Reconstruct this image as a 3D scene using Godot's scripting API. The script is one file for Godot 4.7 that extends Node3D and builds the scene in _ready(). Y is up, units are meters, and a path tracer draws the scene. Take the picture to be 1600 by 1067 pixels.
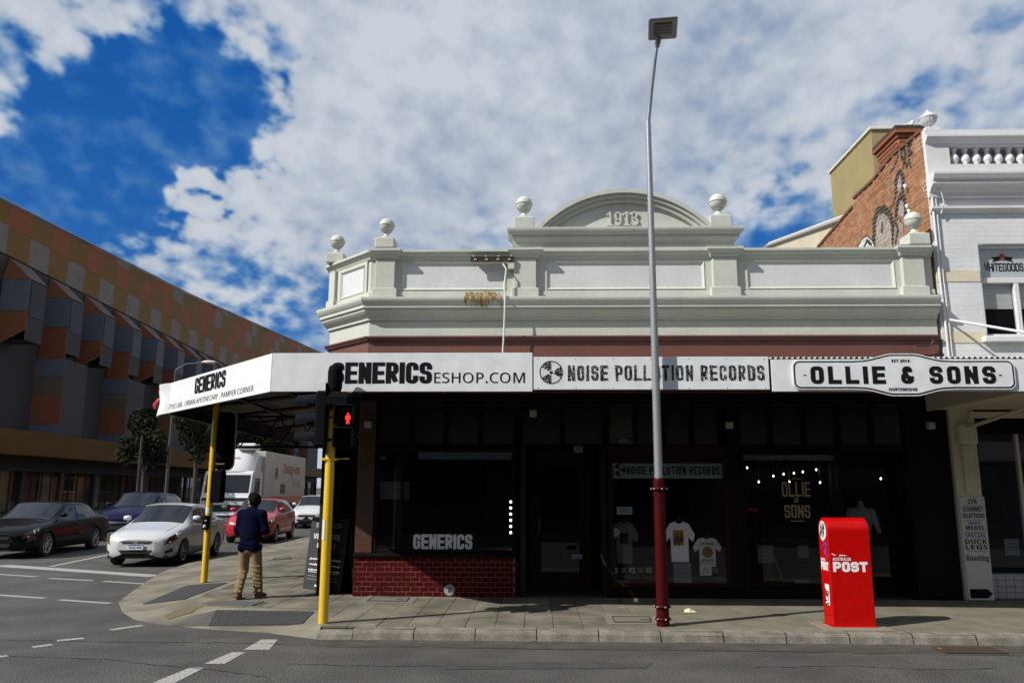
extends Node3D
# A corner row of shops under an awning, seen from across the road. x runs along the shop front, z towards the viewer, y up.

const EYE := Vector3(0, 1.72, 13.35)
const FOCAL := 1244.0
var eye_basis: Basis
var mats := {}
var noises := {}
var names := {}
var rng := RandomNumberGenerator.new()
const SU := Vector3(-0.0767, 0, -0.997)      # along the side street, away
const SN := Vector3(0.997, 0, -0.0767)       # across the side street, to the right

# ---------- photo pixel -> a point on a known plane ----------
func ray(px: float, py: float) -> Vector3:
	return eye_basis * Vector3(px - 800.0, 533.5 - py, -FOCAL)
func on_z(px: float, py: float, z := 0.0) -> Vector3:
	var v := ray(px, py); return EYE + v * ((z - EYE.z) / v.z)
func on_y(px: float, py: float, y := 0.0) -> Vector3:
	var v := ray(px, py); return EYE + v * ((y - EYE.y) / v.y)
func on_x(px: float, py: float, x := 0.0) -> Vector3:
	var v := ray(px, py); return EYE + v * ((x - EYE.x) / v.x)
func on_plane(px: float, py: float, o: Vector3, n: Vector3) -> Vector3:
	var v := ray(px, py); return EYE + v * ((o - EYE).dot(n) / v.dot(n))

# ---------- mesh builder: faces are given counter-clockwise seen from outside ----------
class MB:
	var v := PackedVector3Array()
	var n := PackedVector3Array()
	var u := PackedVector2Array()
	var c := PackedColorArray()
	var t := Transform3D()
	var col := Color(1, 1, 1)
	var use_uv := false
	var use_col := false
	func put(p: Vector3, nn: Vector3, uv := Vector2.ZERO) -> void:
		v.append(t * p); n.append((t.basis * nn).normalized())
		u.append(uv); c.append(col)
	func tri(a: Vector3, b: Vector3, d: Vector3, ua := Vector2.ZERO, ub := Vector2.ZERO, ud := Vector2.ZERO) -> void:
		var nn := (b - a).cross(d - a)
		if nn.length_squared() < 1e-18: return
		nn = nn.normalized()
		put(a, nn, ua); put(d, nn, ud); put(b, nn, ub)
	func quad(a: Vector3, b: Vector3, d: Vector3, e: Vector3) -> void:
		tri(a, b, d, Vector2(0, 1), Vector2(1, 1), Vector2(1, 0)); tri(a, d, e, Vector2(0, 1), Vector2(1, 0), Vector2(0, 0))
	func box(ce: Vector3, s: Vector3) -> void:
		var h := s * 0.5
		var p := []
		for i in 8: p.append(ce + Vector3(h.x if i & 1 else -h.x, h.y if i & 2 else -h.y, h.z if i & 4 else -h.z))
		quad(p[4], p[5], p[7], p[6]); quad(p[1], p[0], p[2], p[3]); quad(p[5], p[1], p[3], p[7])
		quad(p[0], p[4], p[6], p[2]); quad(p[6], p[7], p[3], p[2]); quad(p[0], p[1], p[5], p[4])
	func span(a: Vector3, b: Vector3) -> void:
		box((a + b) * 0.5, (b - a).abs())
	func bbox(ce: Vector3, s: Vector3, b: float) -> void:   # box with chamfered edges
		var h := s * 0.5
		b = minf(b, minf(h.x, minf(h.y, h.z)) * 0.95)
		var ax := [Vector3.RIGHT, Vector3.UP, Vector3.BACK]
		var hh := [h.x, h.y, h.z]
		for i in 3:
			var j := (i + 1) % 3
			var k := (i + 2) % 3
			for sg in [-1.0, 1.0]:
				var o: Vector3 = ce + ax[i] * (hh[i] * sg)
				var a: Vector3 = ax[j] * (hh[j] - b)
				var d: Vector3 = ax[k] * (hh[k] - b)
				if sg > 0: quad(o - a - d, o + a - d, o + a + d, o - a + d)
				else: quad(o - a + d, o + a + d, o + a - d, o - a - d)
			for s1 in [-1.0, 1.0]:
				for s2 in [-1.0, 1.0]:
					var w: Vector3 = ax[i] * (hh[i] - b)
					var p1: Vector3 = ce + ax[j] * (hh[j] * s1) + ax[k] * ((hh[k] - b) * s2)
					var p2: Vector3 = ce + ax[j] * ((hh[j] - b) * s1) + ax[k] * (hh[k] * s2)
					if s1 * s2 > 0: quad(p2 - w, p1 - w, p1 + w, p2 + w)
					else: quad(p1 - w, p2 - w, p2 + w, p1 + w)
		for i in 8:
			var sx := 1.0 if i & 1 else -1.0
			var sy := 1.0 if i & 2 else -1.0
			var sz := 1.0 if i & 4 else -1.0
			var q1 := ce + Vector3(h.x * sx, (h.y - b) * sy, (h.z - b) * sz)
			var q2 := ce + Vector3((h.x - b) * sx, h.y * sy, (h.z - b) * sz)
			var q3 := ce + Vector3((h.x - b) * sx, (h.y - b) * sy, h.z * sz)
			if sx * sy * sz > 0: tri(q1, q2, q3)
			else: tri(q1, q3, q2)
	func grid(rows: Array, closed := false) -> void:        # rows of points, smooth normals
		var m := rows.size()
		var k: int = rows[0].size()
		var nn := []
		for i in m:
			var r := PackedVector3Array()
			for j in k:
				var a: Vector3 = rows[mini(i + 1, m - 1)][j] - rows[maxi(i - 1, 0)][j]
				var j1 := (j + 1) % k if closed else mini(j + 1, k - 1)
				var j0 := (j - 1 + k) % k if closed else maxi(j - 1, 0)
				var b: Vector3 = rows[i][j1] - rows[i][j0]
				var x := b.cross(a)
				if x.length_squared() < 1e-16:
					var i2 := i + 1 if i + 1 < m else i - 1
					var b2: Vector3 = rows[i2][j1] - rows[i2][j0]
					x = b2.cross(a)
				r.append(x.normalized())
			nn.append(r)
		for i in m - 1:
			for j in (k if closed else k - 1):
				var j1 := (j + 1) % k
				var uu := [Vector2(float(j) / k, float(i) / m), Vector2(float(j + 1) / k, float(i) / m), Vector2(float(j + 1) / k, float(i + 1) / m), Vector2(float(j) / k, float(i + 1) / m)]
				var pp := [rows[i][j], rows[i][j1], rows[i + 1][j1], rows[i + 1][j]]
				var qq := [nn[i][j], nn[i][j1], nn[i + 1][j1], nn[i + 1][j]]
				for w in [0, 2, 1, 0, 3, 2]: put(pp[w], qq[w], uu[w])
	func lathe(prof: Array, ce: Vector3, segs := 20, axis := Basis()) -> void:   # prof: Vector2(radius, height)
		var rows := []
		for p in prof:
			var r := PackedVector3Array()
			for j in segs:
				var a := -TAU * j / segs
				r.append(ce + axis * Vector3(cos(a) * p.x, p.y, sin(a) * p.x))
			rows.append(r)
		grid(rows, true)
	func lathe_hard(prof: Array, ce: Vector3, segs := 20, axis := Basis()) -> void:
		for i in prof.size() - 1: lathe([prof[i], prof[i + 1]], ce, segs, axis)
	func tube(pts: Array, r0: float, segs := 8, r1 := -1.0, caps := true) -> void:
		var rows := []
		var m := pts.size()
		var up := Vector3(0.31, 0.9, 0.17)
		for i in m:
			var d: Vector3 = (pts[mini(i + 1, m - 1)] - pts[maxi(i - 1, 0)]).normalized()
			if absf(d.dot(up)) > 0.95: up = Vector3(0.9, 0.1, 0.3)
			var a := d.cross(up).normalized()
			var b := a.cross(d)
			var rr := r0 if r1 < 0 else lerpf(r0, r1, float(i) / (m - 1))
			var row := PackedVector3Array()
			for j in segs: row.append(pts[i] + (a * cos(TAU * j / segs) + b * sin(TAU * j / segs)) * rr)
			rows.append(row)
			up = b
		grid(rows, true)
		if caps:
			for j in range(1, segs - 1):
				tri(rows[0][0], rows[0][j + 1], rows[0][j]); tri(rows[m - 1][0], rows[m - 1][j], rows[m - 1][j + 1])
	func plate(poly: PackedVector2Array, tr: Transform3D, depth: float) -> void:   # polygon in xy, from z 0 to depth along z
		if Geometry2D.is_polygon_clockwise(poly):
			poly = poly.duplicate(); poly.reverse()
		var ix := Geometry2D.triangulate_polygon(poly)
		for i in range(0, ix.size(), 3):
			var a := poly[ix[i]]; var b := poly[ix[i + 1]]; var d := poly[ix[i + 2]]
			if (b - a).cross(d - a) < 0:
				var s := b; b = d; d = s
			tri(tr * Vector3(a.x, a.y, depth), tr * Vector3(b.x, b.y, depth), tr * Vector3(d.x, d.y, depth))
			if depth > 0.0: tri(tr * Vector3(a.x, a.y, 0), tr * Vector3(d.x, d.y, 0), tr * Vector3(b.x, b.y, 0))
		if depth > 0.0:
			for i in poly.size():
				var a := poly[i]; var b := poly[(i + 1) % poly.size()]
				quad(tr * Vector3(a.x, a.y, 0), tr * Vector3(b.x, b.y, 0), tr * Vector3(b.x, b.y, depth), tr * Vector3(a.x, a.y, depth))
	func moulding(path: Array, prof: Array, caps := true) -> void:  # path: Vector2(x,z) with the outside on the left hand of (0,1)->..., prof: Vector2(out, y)
		var rows := []
		var m := path.size()
		var outs := []
		for i in m:
			var d0: Vector2 = (path[i] - path[i - 1]).normalized() if i > 0 else (path[1] - path[0]).normalized()
			var d1: Vector2 = (path[i + 1] - path[i]).normalized() if i < m - 1 else d0
			var n0 := Vector2(-d0.y, d0.x); var n1 := Vector2(-d1.y, d1.x)
			var s := (n0 + n1).normalized()
			outs.append(s / maxf(0.3, s.dot(n0)))
		for i in m - 1:
			for k in prof.size() - 1:
				var q := []
				for w in [[i, k], [i + 1, k], [i + 1, k + 1], [i, k + 1]]:
					var p: Vector2 = path[w[0]] + outs[w[0]] * prof[w[1]].x
					q.append(Vector3(p.x, prof[w[1]].y, p.y))
				quad(q[0], q[1], q[2], q[3])
		if caps:
			for e in [0, m - 1]:
				var poly := PackedVector2Array(prof)
				var ix := Geometry2D.triangulate_polygon(poly)
				for i in range(0, ix.size(), 3):
					var q := []
					for w in 3:
						var pr: Vector2 = poly[ix[i + w]]
						var p: Vector2 = path[e] + outs[e] * pr.x
						q.append(Vector3(p.x, pr.y, p.y))
					tri(q[0], q[1], q[2])
	func sheet(pts: Array) -> void:                          # flat fan
		for i in range(1, pts.size() - 1): tri(pts[0], pts[i], pts[i + 1])
	func mesh(m: Material) -> ArrayMesh:
		var a := []
		a.resize(Mesh.ARRAY_MAX)
		a[Mesh.ARRAY_VERTEX] = v
		a[Mesh.ARRAY_NORMAL] = n
		if use_uv: a[Mesh.ARRAY_TEX_UV] = u
		if use_col: a[Mesh.ARRAY_COLOR] = c
		var am := ArrayMesh.new()
		am.add_surface_from_arrays(Mesh.PRIMITIVE_TRIANGLES, a)
		am.surface_set_material(0, m)
		return am

# ---------- nodes ----------
func numbered(called: String) -> String:
	if not names.has(called):
		names[called] = 0; return called
	names[called] += 1
	return "%s_%03d" % [called, names[called]]
func tag(o: Node3D, label: String, category: String, group := "", kind := "") -> Node3D:
	if label: o.set_meta("label", label)
	if category: o.set_meta("category", category)
	if group: o.set_meta("group", group)
	if kind: o.set_meta("kind", kind)
	return o
func thing(called: String, label: String, category: String, at := Vector3.ZERO, turn := 0.0, group := "") -> Node3D:
	var o := Node3D.new()
	o.name = numbered(called); add_child(o)
	o.position = at; o.rotation.y = turn
	tag(o, label, category, group)
	return o
func part(mb: MB, called: String, m: Material, parent: Node3D) -> MeshInstance3D:
	return inst(mb.mesh(m), called, parent)
func inst(me: Mesh, called: String, parent: Node3D, at := Transform3D()) -> MeshInstance3D:
	var o := MeshInstance3D.new()
	o.mesh = me
	o.name = called if parent != self else numbered(called)
	parent.add_child(o, true)
	o.transform = at
	return o
func structure(mb: MB, called: String, m: Material, label := "") -> MeshInstance3D:
	var o := part(mb, called, m, self)
	o.set_meta("kind", "structure")
	if label: o.set_meta("label", label)
	return o

# ---------- materials (linear base colours) ----------
func lin(r: float, g: float, b: float) -> Color: return Color(r, g, b).linear_to_srgb()
func noise_tex(freq: float, lo: float, hi: float, seed_: int, kind := FastNoiseLite.TYPE_SIMPLEX_SMOOTH, octaves := 4, size := 512) -> NoiseTexture2D:
	var key := "%f/%f/%f/%d/%d" % [freq, lo, hi, seed_, kind]
	if noises.has(key): return noises[key]
	var f := FastNoiseLite.new()
	f.noise_type = kind; f.frequency = freq; f.seed = seed_; f.fractal_octaves = octaves
	var t := NoiseTexture2D.new()
	t.width = size; t.height = size; t.seamless = true; t.noise = f
	var g := Gradient.new()
	g.offsets = PackedFloat32Array([0.15, 0.85])
	g.colors = PackedColorArray([Color(lo, lo, lo), Color(hi, hi, hi)])
	t.color_ramp = g
	noises[key] = t
	return t
func bump_tex(freq: float, seed_: int, strength := 4.0) -> NoiseTexture2D:
	var key := "b%f/%d/%f" % [freq, seed_, strength]
	if noises.has(key): return noises[key]
	var f := FastNoiseLite.new()
	f.frequency = freq; f.seed = seed_; f.fractal_octaves = 4
	var t := NoiseTexture2D.new()
	t.width = 512; t.height = 512; t.seamless = true; t.noise = f; t.as_normal_map = true; t.bump_strength = strength
	noises[key] = t
	return t
# grain: [texture, repeats per metre]; coarse: the same, multiplied; bump: [texture, repeats, depth]
func mat(key: String, base: Color, rough := 0.8, grain = null, coarse = null, bump = null) -> StandardMaterial3D:
	if mats.has(key): return mats[key]
	var m := StandardMaterial3D.new()
	m.resource_name = key
	m.albedo_color = lin(base.r, base.g, base.b)
	m.roughness = rough
	if grain or bump:
		m.uv1_triplanar = true; m.uv1_world_triplanar = true
		var s: float = grain[1] if grain else bump[1]
		m.uv1_scale = Vector3(s, s, s)
	if grain: m.albedo_texture = grain[0]
	if bump:
		m.normal_enabled = true; m.normal_texture = bump[0]; m.normal_scale = bump[2]
	if coarse:
		m.detail_enabled = true; m.detail_albedo = coarse[0]; m.detail_blend_mode = BaseMaterial3D.BLEND_MODE_MUL
		m.detail_uv_layer = BaseMaterial3D.DETAIL_UV_2
		m.uv2_triplanar = true; m.uv2_world_triplanar = true
		m.uv2_scale = Vector3(coarse[1], coarse[1], coarse[1])
	mats[key] = m
	return m
func paint(key: String, base: Color, rough := 0.55) -> StandardMaterial3D:   # painted masonry, slightly uneven
	return mat(key, base, rough, [noise_tex(0.02, 0.965, 1.0, 3), 1.1], [noise_tex(0.008, 0.95, 1.0, 8), 0.23], null)
func plain(key: String, base: Color, rough := 0.5, metal := 0.0) -> StandardMaterial3D:
	var m := mat(key, base, rough)
	m.metallic = metal
	return m
func glow(key: String, base: Color, energy: float) -> StandardMaterial3D:
	var m := mat(key, base, 0.5)
	m.emission_enabled = true; m.emission = lin(base.r, base.g, base.b); m.emission_energy_multiplier = energy
	return m
func glass(key: String, alpha := 0.12, tint := Color(0.02, 0.025, 0.03)) -> StandardMaterial3D:
	if mats.has(key): return mats[key]
	var m := StandardMaterial3D.new()
	m.resource_name = key
	m.transparency = BaseMaterial3D.TRANSPARENCY_ALPHA
	var c := lin(tint.r, tint.g, tint.b); c.a = alpha
	m.albedo_color = c; m.roughness = 0.02
	mats[key] = m
	return m
func gloss(key: String, base: Color, rough := 0.35) -> StandardMaterial3D:     # car paint
	var m := mat(key, base, rough)
	m.clearcoat_enabled = true; m.clearcoat = 0.8; m.clearcoat_roughness = 0.04
	return m

# ---------- lettering: fitted to a width and height, standing on the xy plane of `at`, origin at its lower left ----------
var fonts := {}
func font(kind: String) -> Font:
	if fonts.has(kind): return fonts[kind]
	var f := SystemFont.new()
	f.font_names = PackedStringArray(["Droid Serif" if kind.begins_with("serif") else "Droid Sans Mono" if kind.begins_with("mono") else "Droid Sans"])
	f.font_weight = 700 if kind.ends_with("bold") else 400
	fonts[kind] = f
	return f
func text(s: String, kind: String, w: float, h: float, m: Material, called: String, parent: Node3D, at: Transform3D, depth := 0.004) -> MeshInstance3D:
	var tm := TextMesh.new()
	tm.text = s; tm.font = font(kind); tm.font_size = 48; tm.pixel_size = 0.01; tm.depth = 1.0; tm.curve_step = 2.0
	tm.horizontal_alignment = HORIZONTAL_ALIGNMENT_LEFT
	tm.material = m
	var bb := tm.get_aabb()
	var sx := w / maxf(bb.size.x, 0.001)
	var sy := h / maxf(bb.size.y, 0.001)
	var o := MeshInstance3D.new()
	o.mesh = tm; o.name = called; parent.add_child(o, true)
	o.transform = at * Transform3D(Basis.from_scale(Vector3(sx, sy, depth)), Vector3(-bb.position.x * sx, -bb.position.y * sy, depth * 0.5))
	return o
func facing(o: Vector3, right: Vector3, up := Vector3.UP) -> Transform3D:     # local x to the right, y up, z out of the surface
	right = right.normalized()
	var out := right.cross(up).normalized()
	return Transform3D(Basis(right, out.cross(right), out), o)
func ellipse(rx: float, ry: float, k := 24, at := Vector2.ZERO) -> PackedVector2Array:
	var p := PackedVector2Array()
	for i in k: p.append(at + Vector2(cos(TAU * i / k) * rx, sin(TAU * i / k) * ry))
	return p
func rounded(w: float, h: float, r: float, k := 5) -> PackedVector2Array:      # lower left at 0,0
	var p := PackedVector2Array()
	for q in [[w - r, r, -0.25], [w - r, h - r, 0.0], [r, h - r, 0.25], [r, r, 0.5]]:
		for i in k + 1:
			var a: float = TAU * (q[2] + 0.25 * i / k)
			p.append(Vector2(q[0] + cos(a) * r, q[1] + sin(a) * r))
	return p

# ---------- heavy block capitals drawn with a broad pen; o marks a rounded line ----------
const GLYPH := {
	"A": ["0,0 0.0,0.55 0.36,1 0.64,1 1,0.55 1,0", "0,0.36 1,0.36"], "B": ["0,0 0,1", "o0,1 0.92,1 0.92,0.52 0,0.52", "o0,0.52 1,0.52 1,0 0,0"],
	"C": ["o1,0.66 1,1 0,1 0,0 1,0 1,0.34"], "D": ["0,0 0,1", "o0,1 1,1 1,0 0,0"], "E": ["0,0 0,1", "0,1 1,1", "0,0.5 0.9,0.5", "0,0 1,0"],
	"F": ["0,0 0,1", "0,1 1,1", "0,0.5 0.9,0.5"], "G": ["o1,0.66 1,1 0,1 0,0 1,0 1,0.46 0.6,0.46"], "H": ["0,0 0,1", "1,0 1,1", "0,0.5 1,0.5"],
	"I": ["0,0 0,1"], "K": ["0,0 0,1", "0.1,0.5 1,1", "0.1,0.5 1,0"], "L": ["0,0 0,1", "0,0 1,0"], "M": ["0,0 0,1 0.5,0.3 1,1 1,0"], "N": ["0,0 0,1", "1,0 1,1", "0,1 1,0"],
	"O": ["o0.5,1 0,1 0,0 1,0 1,1 0.5,1"], "P": ["0,0 0,1", "o0,1 1,1 1,0.45 0,0.45"], "R": ["0,0 0,1", "o0,1 1,1 1,0.5 0,0.5", "0.5,0.5 1,0"],
	"S": ["o1,0.7 1,1 0,1 0,0.52 1,0.52 1,0 0,0 0,0.3"], "T": ["0.5,0 0.5,1", "0,1 1,1"], "U": ["o0,1 0,0 1,0 1,1"], "V": ["0,1 0.5,0 1,1"],
	"W": ["0,1 0.2,0 0.5,0.7 0.8,0 1,1"], "Y": ["0,1 0.5,0.5 1,1", "0.5,0 0.5,0.5"], ".": ["0,0 0.02,0"],
	"&": ["o0.8,0.72 0.8,1 0.2,1 0.2,0.62 0.95,0.05", "o0.35,0.5 0,0.5 0,0 0.95,0 0.95,0.42"], "-": ["0,0.5 1,0.5"],
	"1": ["0,0 0,1"], "2": ["o0,0.75 0,1 1,1 1,0.5 0,0.4 0,0", "0,0 1,0"], "6": ["o1,0.8 1,1 0,1 0,0 1,0 1,0.52 0,0.52"], "7": ["0,1 1,1 0.35,0"]}
func block(s: String, w: float, h: float, pen: Vector2, gap: float, m: Material, called: String, parent: Node3D, at: Transform3D, depth := 0.004, rough := 0.0) -> MeshInstance3D:
	var units := 0.0
	for ch in s: units += (0.5 if ch == " " else pen.x if ch in "I1." else 1.0) + gap
	units -= gap
	var cell := w / units          # width of a full letter
	var mb := MB.new()
	var x := 0.0
	var layer := 0
	var px := pen.x * cell; var py := pen.y * h
	for ch in s:
		if ch == " ":
			x += (0.5 + gap) * cell; continue
		var lw := (pen.x if ch in "I1." else 1.0) * cell
		for line in GLYPH.get(ch, []):
			var rnd: bool = line.begins_with("o")
			var pts := []
			for q in (line.substr(1) if rnd else line).split(" "):
				var a: PackedStringArray = q.split(",")
				pts.append(Vector2(x + px * 0.5 + float(a[0]) * maxf(lw - px, 0.0), py * 0.5 + float(a[1]) * (h - py)))
			if rnd:
				var out := [pts[0]]
				for i in range(1, pts.size() - 1):
					var r := minf(cell, h) * 0.24
					var d0: Vector2 = pts[i - 1] - pts[i]; var d1: Vector2 = pts[i + 1] - pts[i]
					var a0: Vector2 = pts[i] + d0.normalized() * minf(r, d0.length() * 0.5)
					var a1: Vector2 = pts[i] + d1.normalized() * minf(r, d1.length() * 0.5)
					for k in 5:
						var tt := k / 4.0
						out.append(a0.lerp(pts[i], tt).lerp(pts[i].lerp(a1, tt), tt))
				out.append(pts[-1])
				pts = out
			else:
				for e in [[0, 1], [pts.size() - 1, pts.size() - 2]]:
					var d: Vector2 = (pts[e[0]] - pts[e[1]]).normalized()
					if absf(d.x) < 0.1 or absf(d.y) < 0.1: pts[e[0]] += Vector2(d.x * px, d.y * py) * 0.5
			layer += 1
			var z := depth + (layer % 4) * 0.0004
			var lo := []; var hi := []
			for i in pts.size():
				var d: Vector2 = (pts[mini(i + 1, pts.size() - 1)] - pts[maxi(i - 1, 0)]).normalized()
				var nn := Vector2(-d.y, d.x)
				if i > 0 and i < pts.size() - 1 and not rnd:
					var e0: Vector2 = (pts[i] - pts[i - 1]).normalized(); var e1: Vector2 = (pts[i + 1] - pts[i]).normalized()
					nn = (Vector2(-e0.y, e0.x) + Vector2(-e1.y, e1.x)).normalized() * 1.15
				var j0 := rng.randf_range(1.0 - rough, 1.0); var j1 := rng.randf_range(1.0 - rough, 1.0)
				hi.append(pts[i] + Vector2(nn.x * px, nn.y * py) * 0.5 * j0); lo.append(pts[i] - Vector2(nn.x * px, nn.y * py) * 0.5 * j1)
			for i in pts.size() - 1:
				var q := [lo[i], lo[i + 1], hi[i + 1], hi[i]]
				mb.quad(Vector3(q[0].x, q[0].y, z), Vector3(q[1].x, q[1].y, z), Vector3(q[2].x, q[2].y, z), Vector3(q[3].x, q[3].y, z))
				for e in [[q[0], q[1]], [q[2], q[3]]]:
					mb.quad(Vector3(e[0].x, e[0].y, 0), Vector3(e[1].x, e[1].y, 0), Vector3(e[1].x, e[1].y, z), Vector3(e[0].x, e[0].y, z))
			for e in [[hi[0], lo[0]], [lo[-1], hi[-1]]]:
				mb.quad(Vector3(e[0].x, e[0].y, 0), Vector3(e[1].x, e[1].y, 0), Vector3(e[1].x, e[1].y, z), Vector3(e[0].x, e[0].y, z))
		x += lw + gap * cell
	var o := part(mb, called, m, parent)
	o.transform = at
	return o
func chips(count: int, w: float, h: float, size: float, m: Material, called: String, parent: Node3D, at: Transform3D, z := 0.006) -> void:   # flaked spots over worn lettering
	var mb := MB.new()
	for i in count:
		var c := Vector3(rng.randf() * w, rng.randf() * h, z + rng.randf() * 0.0006)
		var a := rng.randf() * TAU
		var s := size * rng.randf_range(0.3, 1.0)
		var pts := []
		for k in 5: pts.append(c + Vector3(cos(a + TAU * k / 5), sin(a + TAU * k / 5) * 0.8, 0) * s * rng.randf_range(0.4, 1.0))
		mb.sheet(pts)
	var o := part(mb, called, m, parent)
	o.transform = at

# ---------- a smooth body from tapered bones: [from, to, radius, radius, flatten?] ----------
func flesh(bones: Array, cell: float, blend: float, m: Material, called: String, parent: Node3D) -> MeshInstance3D:
	var lo := Vector3(1e9, 1e9, 1e9); var hi := -lo
	for b in bones:
		var r: float = maxf(b[2], b[3]) + blend + cell * 2
		for q in [b[0], b[1]]:
			lo = lo.min(q - Vector3(r, r, r)); hi = hi.max(q + Vector3(r, r, r))
	var nx := int((hi.x - lo.x) / cell) + 2; var ny := int((hi.y - lo.y) / cell) + 2; var nz := int((hi.z - lo.z) / cell) + 2
	var f := PackedFloat32Array(); f.resize(nx * ny * nz); f.fill(1.0)
	for b in bones:
		var A: Vector3 = b[0]; var B: Vector3 = b[1]
		var sq: Vector3 = b[4] if b.size() > 4 else Vector3.ONE     # squash of the radius per axis
		var rm: float = maxf(b[2], b[3]) * maxf(1.0, maxf(1.0 / sq.x, maxf(1.0 / sq.y, 1.0 / sq.z))) + blend + cell
		var mn := (A.min(B) - Vector3(rm, rm, rm) - lo) / cell; var mx := (A.max(B) + Vector3(rm, rm, rm) - lo) / cell
		var ab := (B - A) * sq; var l2 := maxf(ab.length_squared(), 1e-9)
		for k in range(maxi(0, int(mn.z)), mini(nz - 1, int(mx.z) + 1)):
			for j in range(maxi(0, int(mn.y)), mini(ny - 1, int(mx.y) + 1)):
				for i in range(maxi(0, int(mn.x)), mini(nx - 1, int(mx.x) + 1)):
					var p := (lo + Vector3(i, j, k) * cell - A) * sq
					var tt := clampf(p.dot(ab) / l2, 0, 1)
					var d: float = (p - ab * tt).length() - lerpf(b[2], b[3], tt)
					var ix := i + nx * (j + ny * k)
					var e := f[ix]
					var hh := maxf(blend - absf(d - e), 0.0) / blend
					f[ix] = minf(d, e) - hh * hh * blend * 0.25
	var idx := {}
	var pts := PackedVector3Array(); var nn := PackedVector3Array()
	var tris := PackedInt32Array()
	var off := [0, 1, nx, nx + 1, nx * ny, nx * ny + 1, nx * ny + nx, nx * ny + nx + 1]
	for k in nz - 1:
		for j in ny - 1:
			for i in nx - 1:
				var b0 := i + nx * (j + ny * k)
				var v0 := f[b0]
				if v0 > cell * 2.0: continue
				var inside := 0
				for q in 8:
					if f[b0 + off[q]] < 0: inside += 1
				if inside == 0 or inside == 8: continue
				var sum := Vector3.ZERO; var cnt := 0
				for e in [[0, 1], [2, 3], [4, 5], [6, 7], [0, 2], [1, 3], [4, 6], [5, 7], [0, 4], [1, 5], [2, 6], [3, 7]]:
					var a := f[b0 + off[e[0]]]; var c := f[b0 + off[e[1]]]
					if (a < 0) == (c < 0): continue
					var tt := a / (a - c)
					sum += Vector3(e[0] & 1, (e[0] >> 1) & 1, e[0] >> 2).lerp(Vector3(e[1] & 1, (e[1] >> 1) & 1, e[1] >> 2), tt); cnt += 1
				var g := Vector3(f[b0 + 1] + f[b0 + off[3]] + f[b0 + off[5]] + f[b0 + off[7]] - f[b0] - f[b0 + off[2]] - f[b0 + off[4]] - f[b0 + off[6]],
					f[b0 + off[2]] + f[b0 + off[3]] + f[b0 + off[6]] + f[b0 + off[7]] - f[b0] - f[b0 + 1] - f[b0 + off[4]] - f[b0 + off[5]],
					f[b0 + off[4]] + f[b0 + off[5]] + f[b0 + off[6]] + f[b0 + off[7]] - f[b0] - f[b0 + 1] - f[b0 + off[2]] - f[b0 + off[3]])
				idx[b0] = pts.size()
				pts.append(lo + (Vector3(i, j, k) + sum / cnt) * cell); nn.append(g.normalized())
	for b0 in idx:
		for ax in [[1, nx, nx * ny], [nx, nx * ny, 1], [nx * ny, 1, nx]]:
			var a := f[b0]; var c := f[b0 + ax[0]]
			if (a < 0) == (c < 0): continue
			var q1: int = b0 - ax[1]; var q2: int = b0 - ax[1] - ax[2]; var q3: int = b0 - ax[2]
			if not (idx.has(q1) and idx.has(q2) and idx.has(q3)): continue
			var q := [idx[b0], idx[q1], idx[q2], idx[q3]]
			if a < 0: tris.append_array([q[0], q[2], q[1], q[0], q[3], q[2]])
			else: tris.append_array([q[0], q[1], q[2], q[0], q[2], q[3]])
	var arr := []
	arr.resize(Mesh.ARRAY_MAX)
	arr[Mesh.ARRAY_VERTEX] = pts; arr[Mesh.ARRAY_NORMAL] = nn; arr[Mesh.ARRAY_INDEX] = tris
	var am := ArrayMesh.new()
	am.add_surface_from_arrays(Mesh.PRIMITIVE_TRIANGLES, arr)
	am.surface_set_material(0, m)
	return inst(am, called, parent)

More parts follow.
